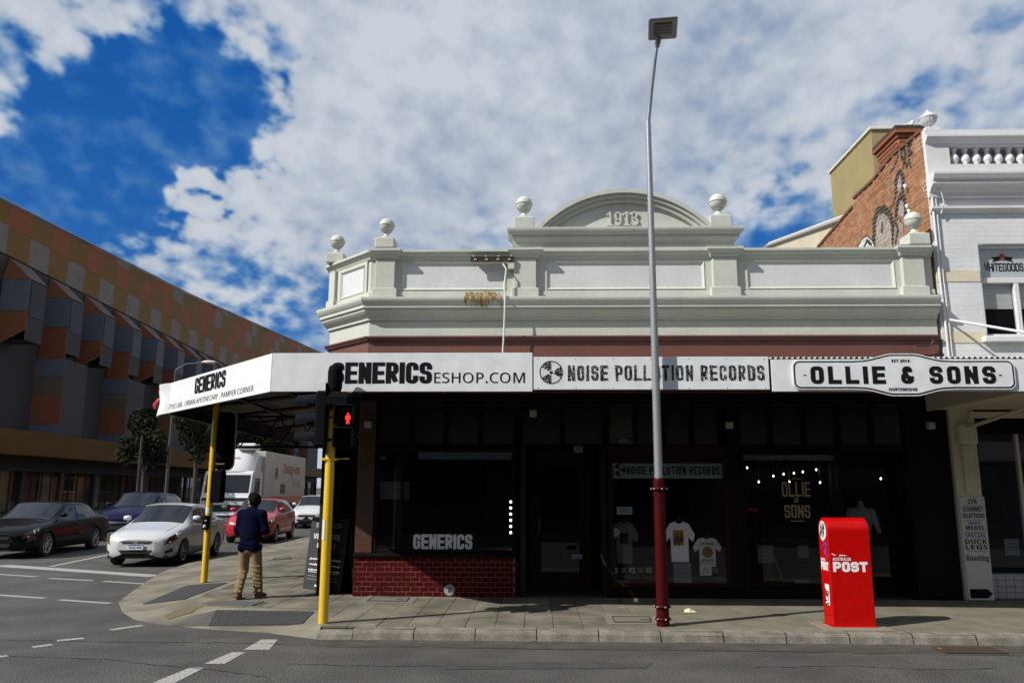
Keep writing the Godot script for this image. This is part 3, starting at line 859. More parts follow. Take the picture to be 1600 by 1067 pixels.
func recess_panel(parent: Node3D, a: Vector2, b: Vector2, y0: float, y1: float, green: Material, white: Material, m4: Array) -> void:
	# frame round a sunk white field, on the parapet between plan points a and b
	var o := Vector3(a.x, y0, a.y)
	var tr := facing(o, Vector3(b.x - a.x, 0, b.y - a.y))
	var w := a.distance_to(b); var h := y1 - y0
	var po := [Vector3(-m4[0], -0.065, 0.03), Vector3(w + m4[1], -0.065, 0.03), Vector3(w + m4[1], h + 0.10, 0.03), Vector3(-m4[0], h + 0.10, 0.03)]
	var pm := [Vector3(-0.05, -0.05, 0.03), Vector3(w + 0.05, -0.05, 0.03), Vector3(w + 0.05, h + 0.045, 0.03), Vector3(-0.05, h + 0.045, 0.03)]
	var pi_ := [Vector3(-0.045, -0.045, 0.042), Vector3(w + 0.045, -0.045, 0.042), Vector3(w + 0.045, h + 0.04, 0.042), Vector3(-0.045, h + 0.04, 0.042)]
	var pn := [Vector3(0, 0, 0.002), Vector3(w, 0, 0.002), Vector3(w, h, 0.002), Vector3(0, h, 0.002)]
	var mb := MB.new()
	mb.t = tr
	for k in 4:
		var k2 := (k + 1) % 4
		mb.quad(po[k], po[k2], pm[k2], pm[k]); mb.quad(pm[k], pm[k2], pi_[k2], pi_[k]); mb.quad(pi_[k], pi_[k2], pn[k2], pn[k])
		mb.quad(Vector3(po[k].x, po[k].y, 0), Vector3(po[k2].x, po[k2].y, 0), po[k2], po[k])
	var fr := part(mb, "panel_frame", green, parent)
	mb = MB.new()
	mb.t = tr
	mb.quad(Vector3(-0.01, -0.01, 0.006), Vector3(w + 0.01, -0.01, 0.006), Vector3(w + 0.01, h + 0.01, 0.006), Vector3(-0.01, h + 0.01, 0.006))
	part(mb, "panel_field", white, fr)
func px(x: float, y := 430.0) -> float: return on_z(x, y, 0.0).x
func build_corner() -> void:
	var green := paint("sage_paint", Color(0.505, 0.525, 0.47))
	var white := paint("white_paint", Color(0.58, 0.60, 0.615))
	var red := paint("oxide_paint", Color(0.13, 0.05, 0.038))
	var black := mat("dark_joinery", Color(0.011, 0.008, 0.008), 0.55, [noise_tex(0.03, 0.7, 1.0, 61), 1.0])
	var brown := mat("brown_joinery", Color(0.035, 0.014, 0.01), 0.45, [noise_tex(0.03, 0.7, 1.0, 61), 1.0])
	black.metallic_specular = 0.2; brown.metallic_specular = 0.2
	var b := thing("corner_shop", "single storey sage green corner shop row dated 1913 with ball finials", "building", Vector3.ZERO)
	var PD := PA + Vector2(SU.x, SU.z) * 14.0
	var path := [PD, PA, PB, PC]
	var mb := MB.new()
	mb.moulding(path, [Vector2(-0.35, 4.27), Vector2(0, 4.27), Vector2(0, 5.66), Vector2(-0.35, 5.66)])
	part(mb, "wall", green, b)
	mb = MB.new()
	mb.moulding(path, [Vector2(-0.35, 3.2), Vector2(0.01, 3.2), Vector2(0.01, 4.20), Vector2(-0.35, 4.20)])
	part(mb, "frieze", red, b)
	mb = MB.new()
	mb.moulding(path, [Vector2(0.0, 4.19), Vector2(0.045, 4.20), Vector2(0.06, 4.215), Vector2(0.06, 4.235), Vector2(0.09, 4.25), Vector2(0.09, 4.275), Vector2(0.0, 4.285)])
	part(mb, "string_course", red, b)
	mb = MB.new()   # main cornice
	mb.moulding(path, [Vector2(0, 4.56), Vector2(0.04, 4.56), Vector2(0.04, 4.60), Vector2(0.065, 4.62), Vector2(0.115, 4.66), Vector2(0.15, 4.70), Vector2(0.15, 4.745), Vector2(0.185, 4.75), Vector2(0.185, 4.80), Vector2(0.205, 4.815), Vector2(0.235, 4.86), Vector2(0.245, 4.89), Vector2(0.245, 4.925), Vector2(0.0, 4.955)])
	part(mb, "cornice", green, b)
	mb = MB.new()   # plinth of the parapet
	mb.moulding(path, [Vector2(0, 4.94), Vector2(0.045, 4.94), Vector2(0.045, 5.055), Vector2(0.02, 5.075), Vector2(0, 5.076)])
	part(mb, "parapet_plinth", green, b)
	mb = MB.new()   # coping
	mb.moulding(path, [Vector2(-0.38, 5.64), Vector2(0.03, 5.64), Vector2(0.045, 5.665), Vector2(0.05, 5.69), Vector2(0.09, 5.72), Vector2(0.10, 5.74), Vector2(0.125, 5.75), Vector2(0.125, 5.79), Vector2(0.0, 5.81), Vector2(-0.38, 5.805)])
	part(mb, "coping", green, b)
	# pilasters: x from, x to
	var pil := [[px(583), px(613)], [px(803), px(838)], [px(1112), px(1150)], [px(1407), px(1441)]]
	for q in pil:
		mb = MB.new()
		var xc: float = (q[0] + q[1]) * 0.5; var w: float = q[1] - q[0]
		if q == pil[0]: xc += 0.06
		mb.bbox(Vector3(xc, 5.36, 0.05), Vector3(w, 0.60, 0.14), 0.008)
		mb.bbox(Vector3(xc, 5.02, 0.065), Vector3(w + 0.09, 0.165, 0.17), 0.01)
		mb.moulding([Vector2(xc - w * 0.5, -0.02), Vector2(xc - w * 0.5, 0.122), Vector2(xc + w * 0.5, 0.122), Vector2(xc + w * 0.5, -0.02)], [Vector2(-0.02, 5.637), Vector2(0.03, 5.637), Vector2(0.045, 5.667), Vector2(0.05, 5.693), Vector2(0.08, 5.723), Vector2(0.10, 5.753), Vector2(0.10, 5.796), Vector2(-0.02, 5.816)], false)
		mb.quad(Vector3(xc - w * 0.5 - 0.02, 5.812, 0.2), Vector3(xc + w * 0.5 + 0.02, 5.812, 0.2), Vector3(xc + w * 0.5 + 0.02, 5.812, -0.03), Vector3(xc - w * 0.5 - 0.02, 5.812, -0.03))
		part(mb, "pilaster", green, b)
	mb = MB.new()   # narrow end pier of the splayed corner
	mb.t = facing(Vector3(PA.x, 0, PA.y), Vector3(1, 0, 1))
	mb.bbox(Vector3(0.12, 5.36, 0.03), Vector3(0.2, 0.57, 0.1), 0.008)
	mb.bbox(Vector3(0.12, 5.02, 0.045), Vector3(0.26, 0.165, 0.13), 0.01)
	part(mb, "pilaster", green, b)
	recess_panel(b, PA.lerp(PB, 0.31), PA.lerp(PB, 0.84), 5.14, 5.54, green, white, [0.15, 0.12])
	recess_panel(b, Vector2(px(633), 0), Vector2(px(786), 0), 5.14, 5.54, green, white, [0.24, 0.2])
	recess_panel(b, Vector2(px(858), 0), Vector2(px(1096), 0), 5.14, 5.54, green, white, [0.24, 0.2])
	recess_panel(b, Vector2(px(1171), 0), Vector2(px(1393), 0), 5.14, 5.54, green, white, [0.24, 0.2])
	# pediment
	var xl := px(800, 380); var xr := px(1153, 380); var xm := (px(838, 360) + px(1112, 360)) * 0.5
	mb = MB.new()
	mb.span(Vector3(xl + 0.08, 5.80, -0.34), Vector3(xr - 0.08, 5.98, 0.07))
	mb.moulding([Vector2(xl + 0.08, -0.34), Vector2(xl + 0.08, 0.07), Vector2(xr - 0.08, 0.07), Vector2(xr - 0.08, -0.34)], [Vector2(-0.02, 5.905), Vector2(0.02, 5.905), Vector2(0.03, 5.935), Vector2(0.075, 5.99), Vector2(0.075, 6.035), Vector2(0.11, 6.045), Vector2(0.15, 6.09), Vector2(0.16, 6.12), Vector2(0.16, 6.15), Vector2(-0.03, 6.165)], false)
	mb.span(Vector3(xl + 0.04, 6.10, -0.32), Vector3(xr - 0.04, 6.155, 0.1))
	part(mb, "pediment_base", green, b)
	var half := 1.53; var rise := 0.70
	var R := (half * half + rise * rise) / (2 * rise)
	var cy := 6.15 + rise - R
	var ped: MeshInstance3D
	for lay in [[R, R - 0.07, 0.20, "arch_moulding"], [R - 0.07, R - 0.13, 0.155, "arch_moulding"], [R - 0.13, R - 0.20, 0.10, "arch_moulding"]]:
		mb = MB.new()
		var ring := PackedVector2Array()
		for sgn in [0, 1]:
			var rr: float = lay[sgn]
			var am := acos(clampf((6.155 - cy) / rr, -1, 1))
			for i in 41:
				var a := lerpf(-am, am, (i if sgn == 0 else 40 - i) / 40.0)
				ring.append(Vector2(xm + sin(a) * rr, cy + cos(a) * rr))
		# built as a strip so that the long thin ring stays clean
		for i in 40:
			var p0 := ring[i]; var p1 := ring[i + 1]; var q1 := ring[81 - i - 1]; var q0 := ring[81 - i]
			var d: float = lay[2]
			mb.quad(Vector3(q0.x, q0.y, d), Vector3(q1.x, q1.y, d), Vector3(p1.x, p1.y, d), Vector3(p0.x, p0.y, d))
			mb.quad(Vector3(p0.x, p0.y, d), Vector3(p1.x, p1.y, d), Vector3(p1.x, p1.y, -0.3), Vector3(p0.x, p0.y, -0.3))
			mb.quad(Vector3(q1.x, q1.y, d), Vector3(q0.x, q0.y, d), Vector3(q0.x, q0.y, 0.0), Vector3(q1.x, q1.y, 0.0))
		part(mb, lay[3], green, b)
	mb = MB.new()
	var seg := PackedVector2Array()
	var r2 := R - 0.19
	var am2 := acos((6.155 - cy) / r2)
	for i in 41:
		var a := lerpf(am2, -am2, i / 40.0)
		seg.append(Vector2(xm + sin(a) * r2, cy + cos(a) * r2))
	mb.plate(seg, Transform3D(Basis(), Vector3(0, 0, -0.28)), 0.31)
	ped = part(mb, "tympanum", green, b)
	text("1913", "serifbold", px(997, 347) - px(947, 347), 0.255, green, "date_lettering", ped, facing(Vector3(px(947, 347), 6.225, 0.03), Vector3.RIGHT), 0.035)
	# finials
	finial(b, Vector3(px(599, 372) + 0.06, 5.81, 0.04), 0.92, green)
	finial(b, Vector3(px(819, 330), 6.155, 0.02), 1.0, green)
	finial(b, Vector3(px(1122, 330), 6.155, 0.02), 1.03, green)
	finial(b, Vector3(px(1424, 360) + 0.03, 5.81, 0.04), 1.0, green)
	var cc := PA.lerp(PB, 0.1)
	finial(b, Vector3(cc.x, 5.80, cc.y), 0.92, green)
	# roof slab behind the parapet
	mb = MB.new()
	mb.plate(PackedVector2Array([PD + Vector2(0.3, 0), PA + Vector2(0.3, -0.1), PB + Vector2(0.1, -0.3), PC + Vector2(-0.02, -0.3), Vector2(6.76, -14)]), Transform3D(Basis(Vector3.RIGHT, Vector3.BACK, Vector3.DOWN), Vector3(0, 5.0, 0)), 0.15)
	part(mb, "roof", mat("roof_iron", Color(0.2, 0.2, 0.2), 0.6), b)
	# rust runs on the cornice under the bracket
	var rust := mat("rust_run", Color(0.42, 0.25, 0.085), 0.9, [noise_tex(0.05, 0.55, 1.0, 71, FastNoiseLite.TYPE_SIMPLEX_SMOOTH, 5), 2.2])
	var rust2 := mat("rust_faint", Color(0.52, 0.42, 0.22), 0.9, [noise_tex(0.05, 0.7, 1.0, 71, FastNoiseLite.TYPE_SIMPLEX_SMOOTH, 5), 2.2])
	for st in [rust, rust2]:
		mb = MB.new()
		for i in 46:
			var xx := lerpf(px(727, 465), px(783, 465), rng.randf()); var w := rng.randf_range(0.008, 0.045)
			var run := [Vector2(0.0475, rng.randf_range(5.0, 5.06)), Vector2(0.0475, 4.945)] if i % 2 else [Vector2(0.2475, 4.927), Vector2(0.2475, 4.89), Vector2(0.2375, 4.86), Vector2(0.2075, 4.815), Vector2(0.1875, 4.80), Vector2(0.1875, 4.755)].slice(0, rng.randi_range(2, 6))
			for k in run.size() - 1:
				var o := i * 0.00008
				mb.quad(Vector3(xx, run[k + 1].y, run[k + 1].x + o), Vector3(xx + w, run[k + 1].y, run[k + 1].x + o), Vector3(xx + w, run[k].y, run[k].x + o), Vector3(xx, run[k].y, run[k].x + o))
		part(mb, "rust_stain", st, b).set_meta("kind", "stuff")
	shopfronts(b, black, brown)
	awning(b, black)
	# rusty bracket and hanging cable on the parapet
	var rb := thing("rusty_bracket", "rusty iron bracket with bolts fixed to the sage parapet", "bracket")
	var rm := mat("rust_iron", Color(0.055, 0.028, 0.018), 0.85, [noise_tex(0.06, 0.4, 1.0, 73, FastNoiseLite.TYPE_SIMPLEX_SMOOTH, 5), 3.0])
	var b0 := on_z(735, 405, 0.2); var b1 := on_z(803, 404, 0.2)
	mb = MB.new()
	mb.span(Vector3(b0.x, b0.y - 0.035, 0.16), Vector3(b1.x, b0.y + 0.035, 0.185)); mb.span(Vector3(b0.x + 0.003, b0.y + 0.037, 0.08), Vector3(b1.x - 0.01, b0.y + 0.052, 0.19))
	part(mb, "angle_bar", rm, rb)
	for i in 4:
		mb = MB.new()
		mb.lathe([Vector2(0.0, 0.035), Vector2(0.02, 0.03), Vector2(0.022, 0.0)], Vector3(lerpf(b0.x + 0.05, b1.x - 0.05, i / 3.0), b0.y + 0.05, 0.13), 8)
		mb.box(Vector3(lerpf(b0.x + 0.08, b1.x - 0.08, i / 3.0), b0.y, 0.19), Vector3(0.05, 0.03, 0.012))
		part(mb, "bolt", mat("bolt_pale", Color(0.3, 0.28, 0.25), 0.6), rb)
	mb = MB.new()
	mb.box(Vector3(b1.x - 0.05, b0.y - 0.09, 0.12), Vector3(0.11, 0.13, 0.1))
	part(mb, "junction_box", green, rb)
	var cab := MB.new()
	var pts := []
	for q in [[786, 412, 0.2], [791, 420, 0.24], [788, 445, 0.26], [789, 470, 0.28], [788, 500, 0.27], [787, 525, 0.26], [785, 556, 0.25]]: pts.append(on_z(q[0], q[1], q[2]))
	cab.tube(pts, 0.014, 6)
	tag(part(cab, "hanging_cable", plain("cable_white", Color(0.6, 0.6, 0.55)), self), "pale cable hanging down the parapet from the rusty bracket", "cable")
	cab = MB.new()
	var e := on_z(1433, 556, 0.1)
	cab.tube([e, e + Vector3(0.0, 0.14, 0), e + Vector3(0.03, 0.17, 0), e + Vector3(0.2, 0.17, 0), e + Vector3(0.27, 0.2, 0), e + Vector3(0.3, 0.26, 0)], 0.017, 6)
	tag(part(cab, "black_conduit", plain("black_rubber", Color(0.02, 0.02, 0.02)), self), "short black bent conduit at the end of the red frieze", "conduit")

func frame_rect(x0: float, x1: float, y0: float, y1: float, z: float, w: float, d: float, m: Material, called: String, parent: Node3D) -> MeshInstance3D:
	var mb := MB.new()
	mb.bbox(Vector3(x0 + w * 0.5, (y0 + y1) * 0.5, z), Vector3(w, y1 - y0, d), 0.006)
	mb.bbox(Vector3(x1 - w * 0.5, (y0 + y1) * 0.5, z), Vector3(w, y1 - y0, d), 0.006)
	mb.bbox(Vector3((x0 + x1) * 0.5, y1 - w * 0.5, z - 0.003), Vector3(x1 - x0 - 2 * w, w, d), 0.006)
	mb.bbox(Vector3((x0 + x1) * 0.5, y0 + w * 0.5, z - 0.003), Vector3(x1 - x0 - 2 * w, w, d), 0.006)
	return part(mb, called, m, parent)
func pane(x0: float, x1: float, y0: float, y1: float, z: float, m: Material, called: String, parent: Node3D) -> MeshInstance3D:
	var mb := MB.new()
	mb.quad(Vector3(x0, y0, z), Vector3(x1, y0, z), Vector3(x1, y1, z), Vector3(x0, y1, z))
	return part(mb, called, m, parent)
func shopfronts(b: Node3D, black: Material, brown: Material) -> void:
	var clear := glass("shop_glass", 0.1)
	var smoke := plain("painted_glass", Color(0.008, 0.008, 0.009), 0.2)
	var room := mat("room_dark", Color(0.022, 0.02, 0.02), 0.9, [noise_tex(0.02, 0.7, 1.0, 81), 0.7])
	var mb := MB.new()
	# rooms: floor, ceiling, back and party walls
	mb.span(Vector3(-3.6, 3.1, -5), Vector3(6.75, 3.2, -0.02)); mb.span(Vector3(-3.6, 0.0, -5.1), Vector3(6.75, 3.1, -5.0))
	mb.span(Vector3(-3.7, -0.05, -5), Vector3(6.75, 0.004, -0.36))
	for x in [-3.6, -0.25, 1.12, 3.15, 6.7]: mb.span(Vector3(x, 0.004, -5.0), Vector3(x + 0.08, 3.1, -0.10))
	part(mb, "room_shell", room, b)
	# brick stall riser of the first shop
	var x0 := -2.97; var x1 := -0.33
	mb = MB.new()
	mb.span(Vector3(x0 + 0.004, 0.0, -0.3), Vector3(x1 - 0.004, 0.618, 0.0062))
	var riser := part(mb, "brick_riser", mat("mortar", Color(0.25, 0.075, 0.068), 0.9), b)
	var bm := []
	for i in 4:
		var k: float = [0.85, 1.0, 1.12, 0.93][i]
		var mm := mat("glazed_brick%d" % i, Color(0.072 * k, 0.003 * k, 0.0035 * k), 0.6, [noise_tex(0.04, 0.75, 1.0, 83), 1.5])
		mm.metallic_specular = 0.25
		bm.append(mm)
	var bl := 0.145; var bh := 0.0775
	var meshes := []
	for wv in [bl - 0.008, bl * 0.5 - 0.008]:
		var one := MB.new()
		one.bbox(Vector3(wv * 0.5, bh * 0.5 - 0.005, -0.03), Vector3(wv, bh - 0.008, 0.08), 0.0025)
		var set_ := []
		for i in 4: set_.append(one.mesh(bm[i]))
		meshes.append(set_)
	for r in 8:
		var x := x0 - (bl * 0.5 if r % 2 else 0.0)
		while x < x1 - 0.02:
			var half := x < x0 - 0.001
			if half: inst(meshes[1][rng.randi() % 4], "brick", riser, Transform3D(Basis(), Vector3(x0, 0.005 + r * bh, rng.randf_range(-0.002, 0.002))))
			elif x + bl <= x1 + 0.01: inst(meshes[0][rng.randi() % 4], "brick", riser, Transform3D(Basis(), Vector3(x, 0.005 + r * bh, rng.randf_range(-0.002, 0.002))))
			else: inst(meshes[1][rng.randi() % 4], "brick", riser, Transform3D(Basis(), Vector3(x, 0.005 + r * bh, 0)))
			x += bl
	mb = MB.new()
	mb.bbox(Vector3((x0 + x1) * 0.5, 0.65, -0.02), Vector3(x1 - x0 + 0.02, 0.06, 0.14), 0.01)
	part(mb, "sill", black, b)
	mb = MB.new()   # corner post by the splay
	mb.bbox(Vector3(-2.82, 1.94, -0.06), Vector3(0.28, 2.52, 0.16), 0.01)
	part(mb, "corner_post", mat("brown_post", Color(0.09, 0.036, 0.02), 0.5, [noise_tex(0.03, 0.7, 1.0, 61), 1.0]), b)
	# first shop: two panes, four blind transom lights
	var f := frame_rect(-2.68, -0.33, 0.68, 2.38, -0.05, 0.06, 0.1, black, "shop_window", b)
	pane(-2.62, -2.24, 0.74, 2.32, -0.05, clear, "pane", f)
	pane(-2.20, -0.39, 0.74, 2.32, -0.05, clear, "pane", f)
	mb = MB.new(); mb.bbox(Vector3(-2.22, 1.53, -0.05), Vector3(0.04, 1.58, 0.08), 0.005); part(mb, "mullion", black, f)
	for tset in [[-2.68, -0.33, 4], [1.2, 3.07, 4], [3.36, 5.0, 3], [5.02, 6.1, 2], [-0.25, 1.15, 2]]:
		for i in tset[2]:
			var a: float = lerpf(tset[0], tset[1], float(i) / tset[2]); var c: float = lerpf(tset[0], tset[1], float(i + 1) / tset[2])
			var fr := frame_rect(a + 0.004, c - 0.004, 2.42, 3.16, -0.05, 0.035, 0.08, black, "transom_light", b)
			pane(a + 0.03, c - 0.03, 2.45, 3.13, -0.06, mat("green_pane", Color(0.025, 0.042, 0.015), 0.15) if tset[0] == 1.2 and i == 0 else smoke, "pane", fr)
	mb = MB.new()
	mb.bbox(Vector3(1.9, 3.23, -0.03), Vector3(9.7, 0.12, 0.12), 0.01)
	part(mb, "head_beam", black, b)
	# second shop window
	f = frame_rect(px(953, 800), px(1137, 800) + 0.03, 0.17, 2.2, -0.05, 0.06, 0.12, brown, "shop_window", b)
	pane(px(953, 800) + 0.05, px(1137, 800) - 0.02, 0.22, 2.15, -0.05, clear, "pane", f)
	mb = MB.new(); mb.span(Vector3(1.15, 0, -0.25), Vector3(3.2, 0.17, -0.02)); part(mb, "stall_riser", black, b)
	mb = MB.new(); mb.span(Vector3(1.16, 0.17, -0.08), Vector3(px(953, 800), 2.42, -0.01)); part(mb, "pier", black, b)
	mb = MB.new(); mb.span(Vector3(px(1137, 800) + 0.032, 0.17, -0.2), Vector3(3.36, 3.16, 0.01)); part(mb, "pier", black, b)
	mb = MB.new(); mb.span(Vector3(px(953, 800), 2.2, -0.1), Vector3(px(1137, 800) + 0.03, 2.42, -0.02)); part(mb, "transom_rail", brown, b)
	# display shelf
	mb = MB.new(); mb.span(Vector3(1.25, 0.30, -0.9), Vector3(3.05, 0.34, -0.12)); part(mb, "display_shelf", room, b)
	# third shop window and door
	f = frame_rect(3.37, 5.0, 0.18, 2.34, -0.05, 0.06, 0.12, black, "shop_window", b)
	pane(3.42, 4.95, 0.23, 2.29, -0.05, clear, "pane", f)
	mb = MB.new(); mb.span(Vector3(3.36, 0, -0.25), Vector3(5.0, 0.18, -0.02)); part(mb, "stall_riser", black, b)
	mb = MB.new(); mb.span(Vector3(3.37, 2.34, -0.1), Vector3(6.1, 2.42, -0.02)); part(mb, "transom_rail", black, b)
	mb = MB.new(); mb.span(Vector3(6.1, 0, -0.3), Vector3(6.78, 3.16, 0.0)); part(mb, "pier", black, b)
	# doors, set back
	for dd in [[0.0, 0.86, -1.0], [5.1, 6.0, -0.5]]:
		mb = MB.new()
		for x in [dd[0], dd[1] - 0.1]: mb.bbox(Vector3(x + 0.05, 1.1, dd[2]), Vector3(0.1, 2.2, 0.05), 0.006)
		mb.bbox(Vector3((dd[0] + dd[1]) * 0.5, 0.15, dd[2]), Vector3(dd[1] - dd[0] - 0.2, 0.3, 0.048), 0.006)
		mb.bbox(Vector3((dd[0] + dd[1]) * 0.5, 2.14, dd[2]), Vector3(dd[1] - dd[0] - 0.2, 0.12, 0.048), 0.006)
		var door := part(mb, "door", brown if dd[0] < 1 else black, b)
		pane(dd[0] + 0.1, dd[1] - 0.1, 0.3, 2.08, dd[2], clear, "door_glass", door)
		mb = MB.new(); mb.tube([Vector3(dd[0] + 0.06, 1.0, dd[2] + 0.06), Vector3(dd[0] + 0.06, 1.2, dd[2] + 0.06)], 0.012, 6); part(mb, "handle", plain("brass", Color(0.35, 0.25, 0.1), 0.3, 1.0), door)
		mb = MB.new()
		mb.span(Vector3(dd[0] - 0.1, 0, dd[2] - 0.05), Vector3(dd[0] - 0.004, 2.42, dd[2] + 0.05)); mb.span(Vector3(dd[1] + 0.004, 0, dd[2] - 0.05), Vector3(dd[1] + 0.1, 2.42, dd[2] + 0.05)); mb.span(Vector3(dd[0] - 0.1, 2.205, dd[2] - 0.05), Vector3(dd[1] + 0.1, 2.42, dd[2] + 0.049))
		part(mb, "door_frame", brown if dd[0] < 1 else black, b)
		mb = MB.new(); mb.span(Vector3(dd[0] - 0.3, 2.425, dd[2] - 0.06), Vector3(dd[1] + 0.3, 2.47, -0.09)); part(mb, "porch_soffit", black, b)
	# splayed corner: dark door with glazed leaf, wall to the side street
	var tr := facing(Vector3(PA.x, 0, PA.y), Vector3(PB.x - PA.x, 0, PB.y - PA.y))
	mb = MB.new(); mb.t = tr
	mb.span(Vector3(-0.02, 0, -0.2), Vector3(0.14, 3.2, 0.02)); mb.span(Vector3(1.12, 0, -0.2), Vector3(1.26, 3.2, 0.02)); mb.span(Vector3(0.14, 2.2, -0.2), Vector3(1.12, 3.2, 0.0))
	part(mb, "corner_doorway", black, b)
	mb = MB.new(); mb.t = tr
	mb.bbox(Vector3(0.2, 1.1, -0.12), Vector3(0.1, 2.2, 0.05), 0.006); mb.bbox(Vector3(1.06, 1.1, -0.12), Vector3(0.1, 2.2, 0.05), 0.006)
	mb.bbox(Vector3(0.63, 0.2, -0.12), Vector3(0.76, 0.4, 0.048), 0.006); mb.bbox(Vector3(0.63, 2.1, -0.12), Vector3(0.76, 0.2, 0.048), 0.006)
	var cd := part(mb, "corner_door", black, b)
	mb = MB.new(); mb.t = tr
	mb.quad(Vector3(0.25, 0.4, -0.12), Vector3(1.01, 0.4, -0.12), Vector3(1.01, 2.0, -0.12), Vector3(0.25, 2.0, -0.12))
	part(mb, "door_glass", clear, cd)
	var PD := PA + Vector2(SU.x, SU.z) * 14.0
	mb = MB.new()
	mb.moulding([PD, PA + Vector2(SU.x, SU.z) * 0.01], [Vector2(-0.3, 0.0), Vector2(0, 0), Vector2(0, 3.2), Vector2(-0.3, 3.2)])
	mb.span(Vector3(PD.x, 0, PD.y), Vector3(6.7, 5.0, PD.y + 0.3))
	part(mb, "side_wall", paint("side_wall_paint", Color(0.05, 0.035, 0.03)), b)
	text("51", "sansbold", 0.11, 0.15, plain("pale_print", Color(0.4, 0.4, 0.38)), "street_number", b, facing(on_z(554, 686, 0.015), Vector3.RIGHT), 0.003)
	# lettering on the glass
	var lp := plain("window_lettering", Color(0.62, 0.63, 0.68), 0.6)
	var a0 := on_z(645, 858, -0.045); var a1 := on_z(738, 835, -0.045)
	block("GENERICS", a1.x - a0.x, a1.y - a0.y, Vector2(0.4, 0.2), 0.1, lp, "window_lettering", b, facing(a0, Vector3.RIGHT), 0.001)
	text("STYLE LAB . URBAN APOTHECARY . PAMPER CORNER", "sans", a1.x - a0.x, 0.022, lp, "window_lettering", b, facing(a0 + Vector3(0, -0.045, 0), Vector3.RIGHT), 0.001)
	var au := plain("gilt", Color(0.30, 0.24, 0.12), 0.5)
	for g in [["OLLIE", 1223, 776, 1266, 753], ["&", 1241, 785, 1249, 778], ["SONS", 1227, 809, 1266, 789]]:
		a0 = on_z(g[1], g[2], -0.045); a1 = on_z(g[3], g[4], -0.045)
		block(g[0], a1.x - a0.x, a1.y - a0.y, Vector2(0.28, 0.14), 0.22, au, "window_lettering", b, facing(a0, Vector3.RIGHT), 0.001)
	for g in [[1236, 1258, 814], [1238, 1256, 748]]:
		a0 = on_z(g[0], g[2], -0.044); a1 = on_z(g[1], g[2], -0.044)
		mb = MB.new(); mb.box((a0 + a1) * 0.5, Vector3(a1.x - a0.x, 0.012, 0.001)); part(mb, "window_rule", au, b)
	# small pale alarm and light boxes on the piers
	for q in [[575, 663, "beside the generics window"], [1140, 664, "between the record shop and the clothes shop"], [1455, 665, "beside the white building"], [833, 646, "above the recessed shop door"]]:
		var c := on_z(q[0], q[1], 0.06)
		var th := thing("wall_light", "small square pale light box on dark wall " + q[2], "light box", c)
		mb = MB.new(); mb.bbox(Vector3.ZERO, Vector3(0.12, 0.12, 0.09), 0.012); part(mb, "housing", plain("beige_plastic", Color(0.32, 0.3, 0.27), 0.5), th)
		mb = MB.new(); mb.bbox(Vector3(0, 0, 0.05), Vector3(0.09, 0.09, 0.014), 0.004); part(mb, "cover", plain("beige_cover", Color(0.4, 0.38, 0.35), 0.4), th)
	# round vent sticker low on the bricks
	var sc := on_z(702, 922, 0.014)
	var sk := thing("round_badge", "round pale grey badge on the dark red brick riser", "badge", sc)
	mb = MB.new(); mb.plate(ellipse(0.088, 0.088, 28), Transform3D(), 0.004); part(mb, "disc", plain("badge_grey", Color(0.34, 0.35, 0.38), 0.6), sk)
	mb = MB.new()
	for i in 20:
		var q0 := Vector3(cos(TAU * i / 20) * 0.07, sin(TAU * i / 20) * 0.07, 0.006); var q1 := Vector3(cos(TAU * (i + 1) / 20) * 0.07, sin(TAU * (i + 1) / 20) * 0.07, 0.006)
		mb.quad(q0, q0 * 1.09, q1 * 1.09, q1)
	mb.box(Vector3(0, 0.035, 0.005), Vector3(0.07, 0.018, 0.003)); mb.box(Vector3(0.0, -0.015, 0.005), Vector3(0.05, 0.05, 0.003))
	part(mb, "print", plain("badge_print", Color(0.09, 0.09, 0.11), 0.6), sk)

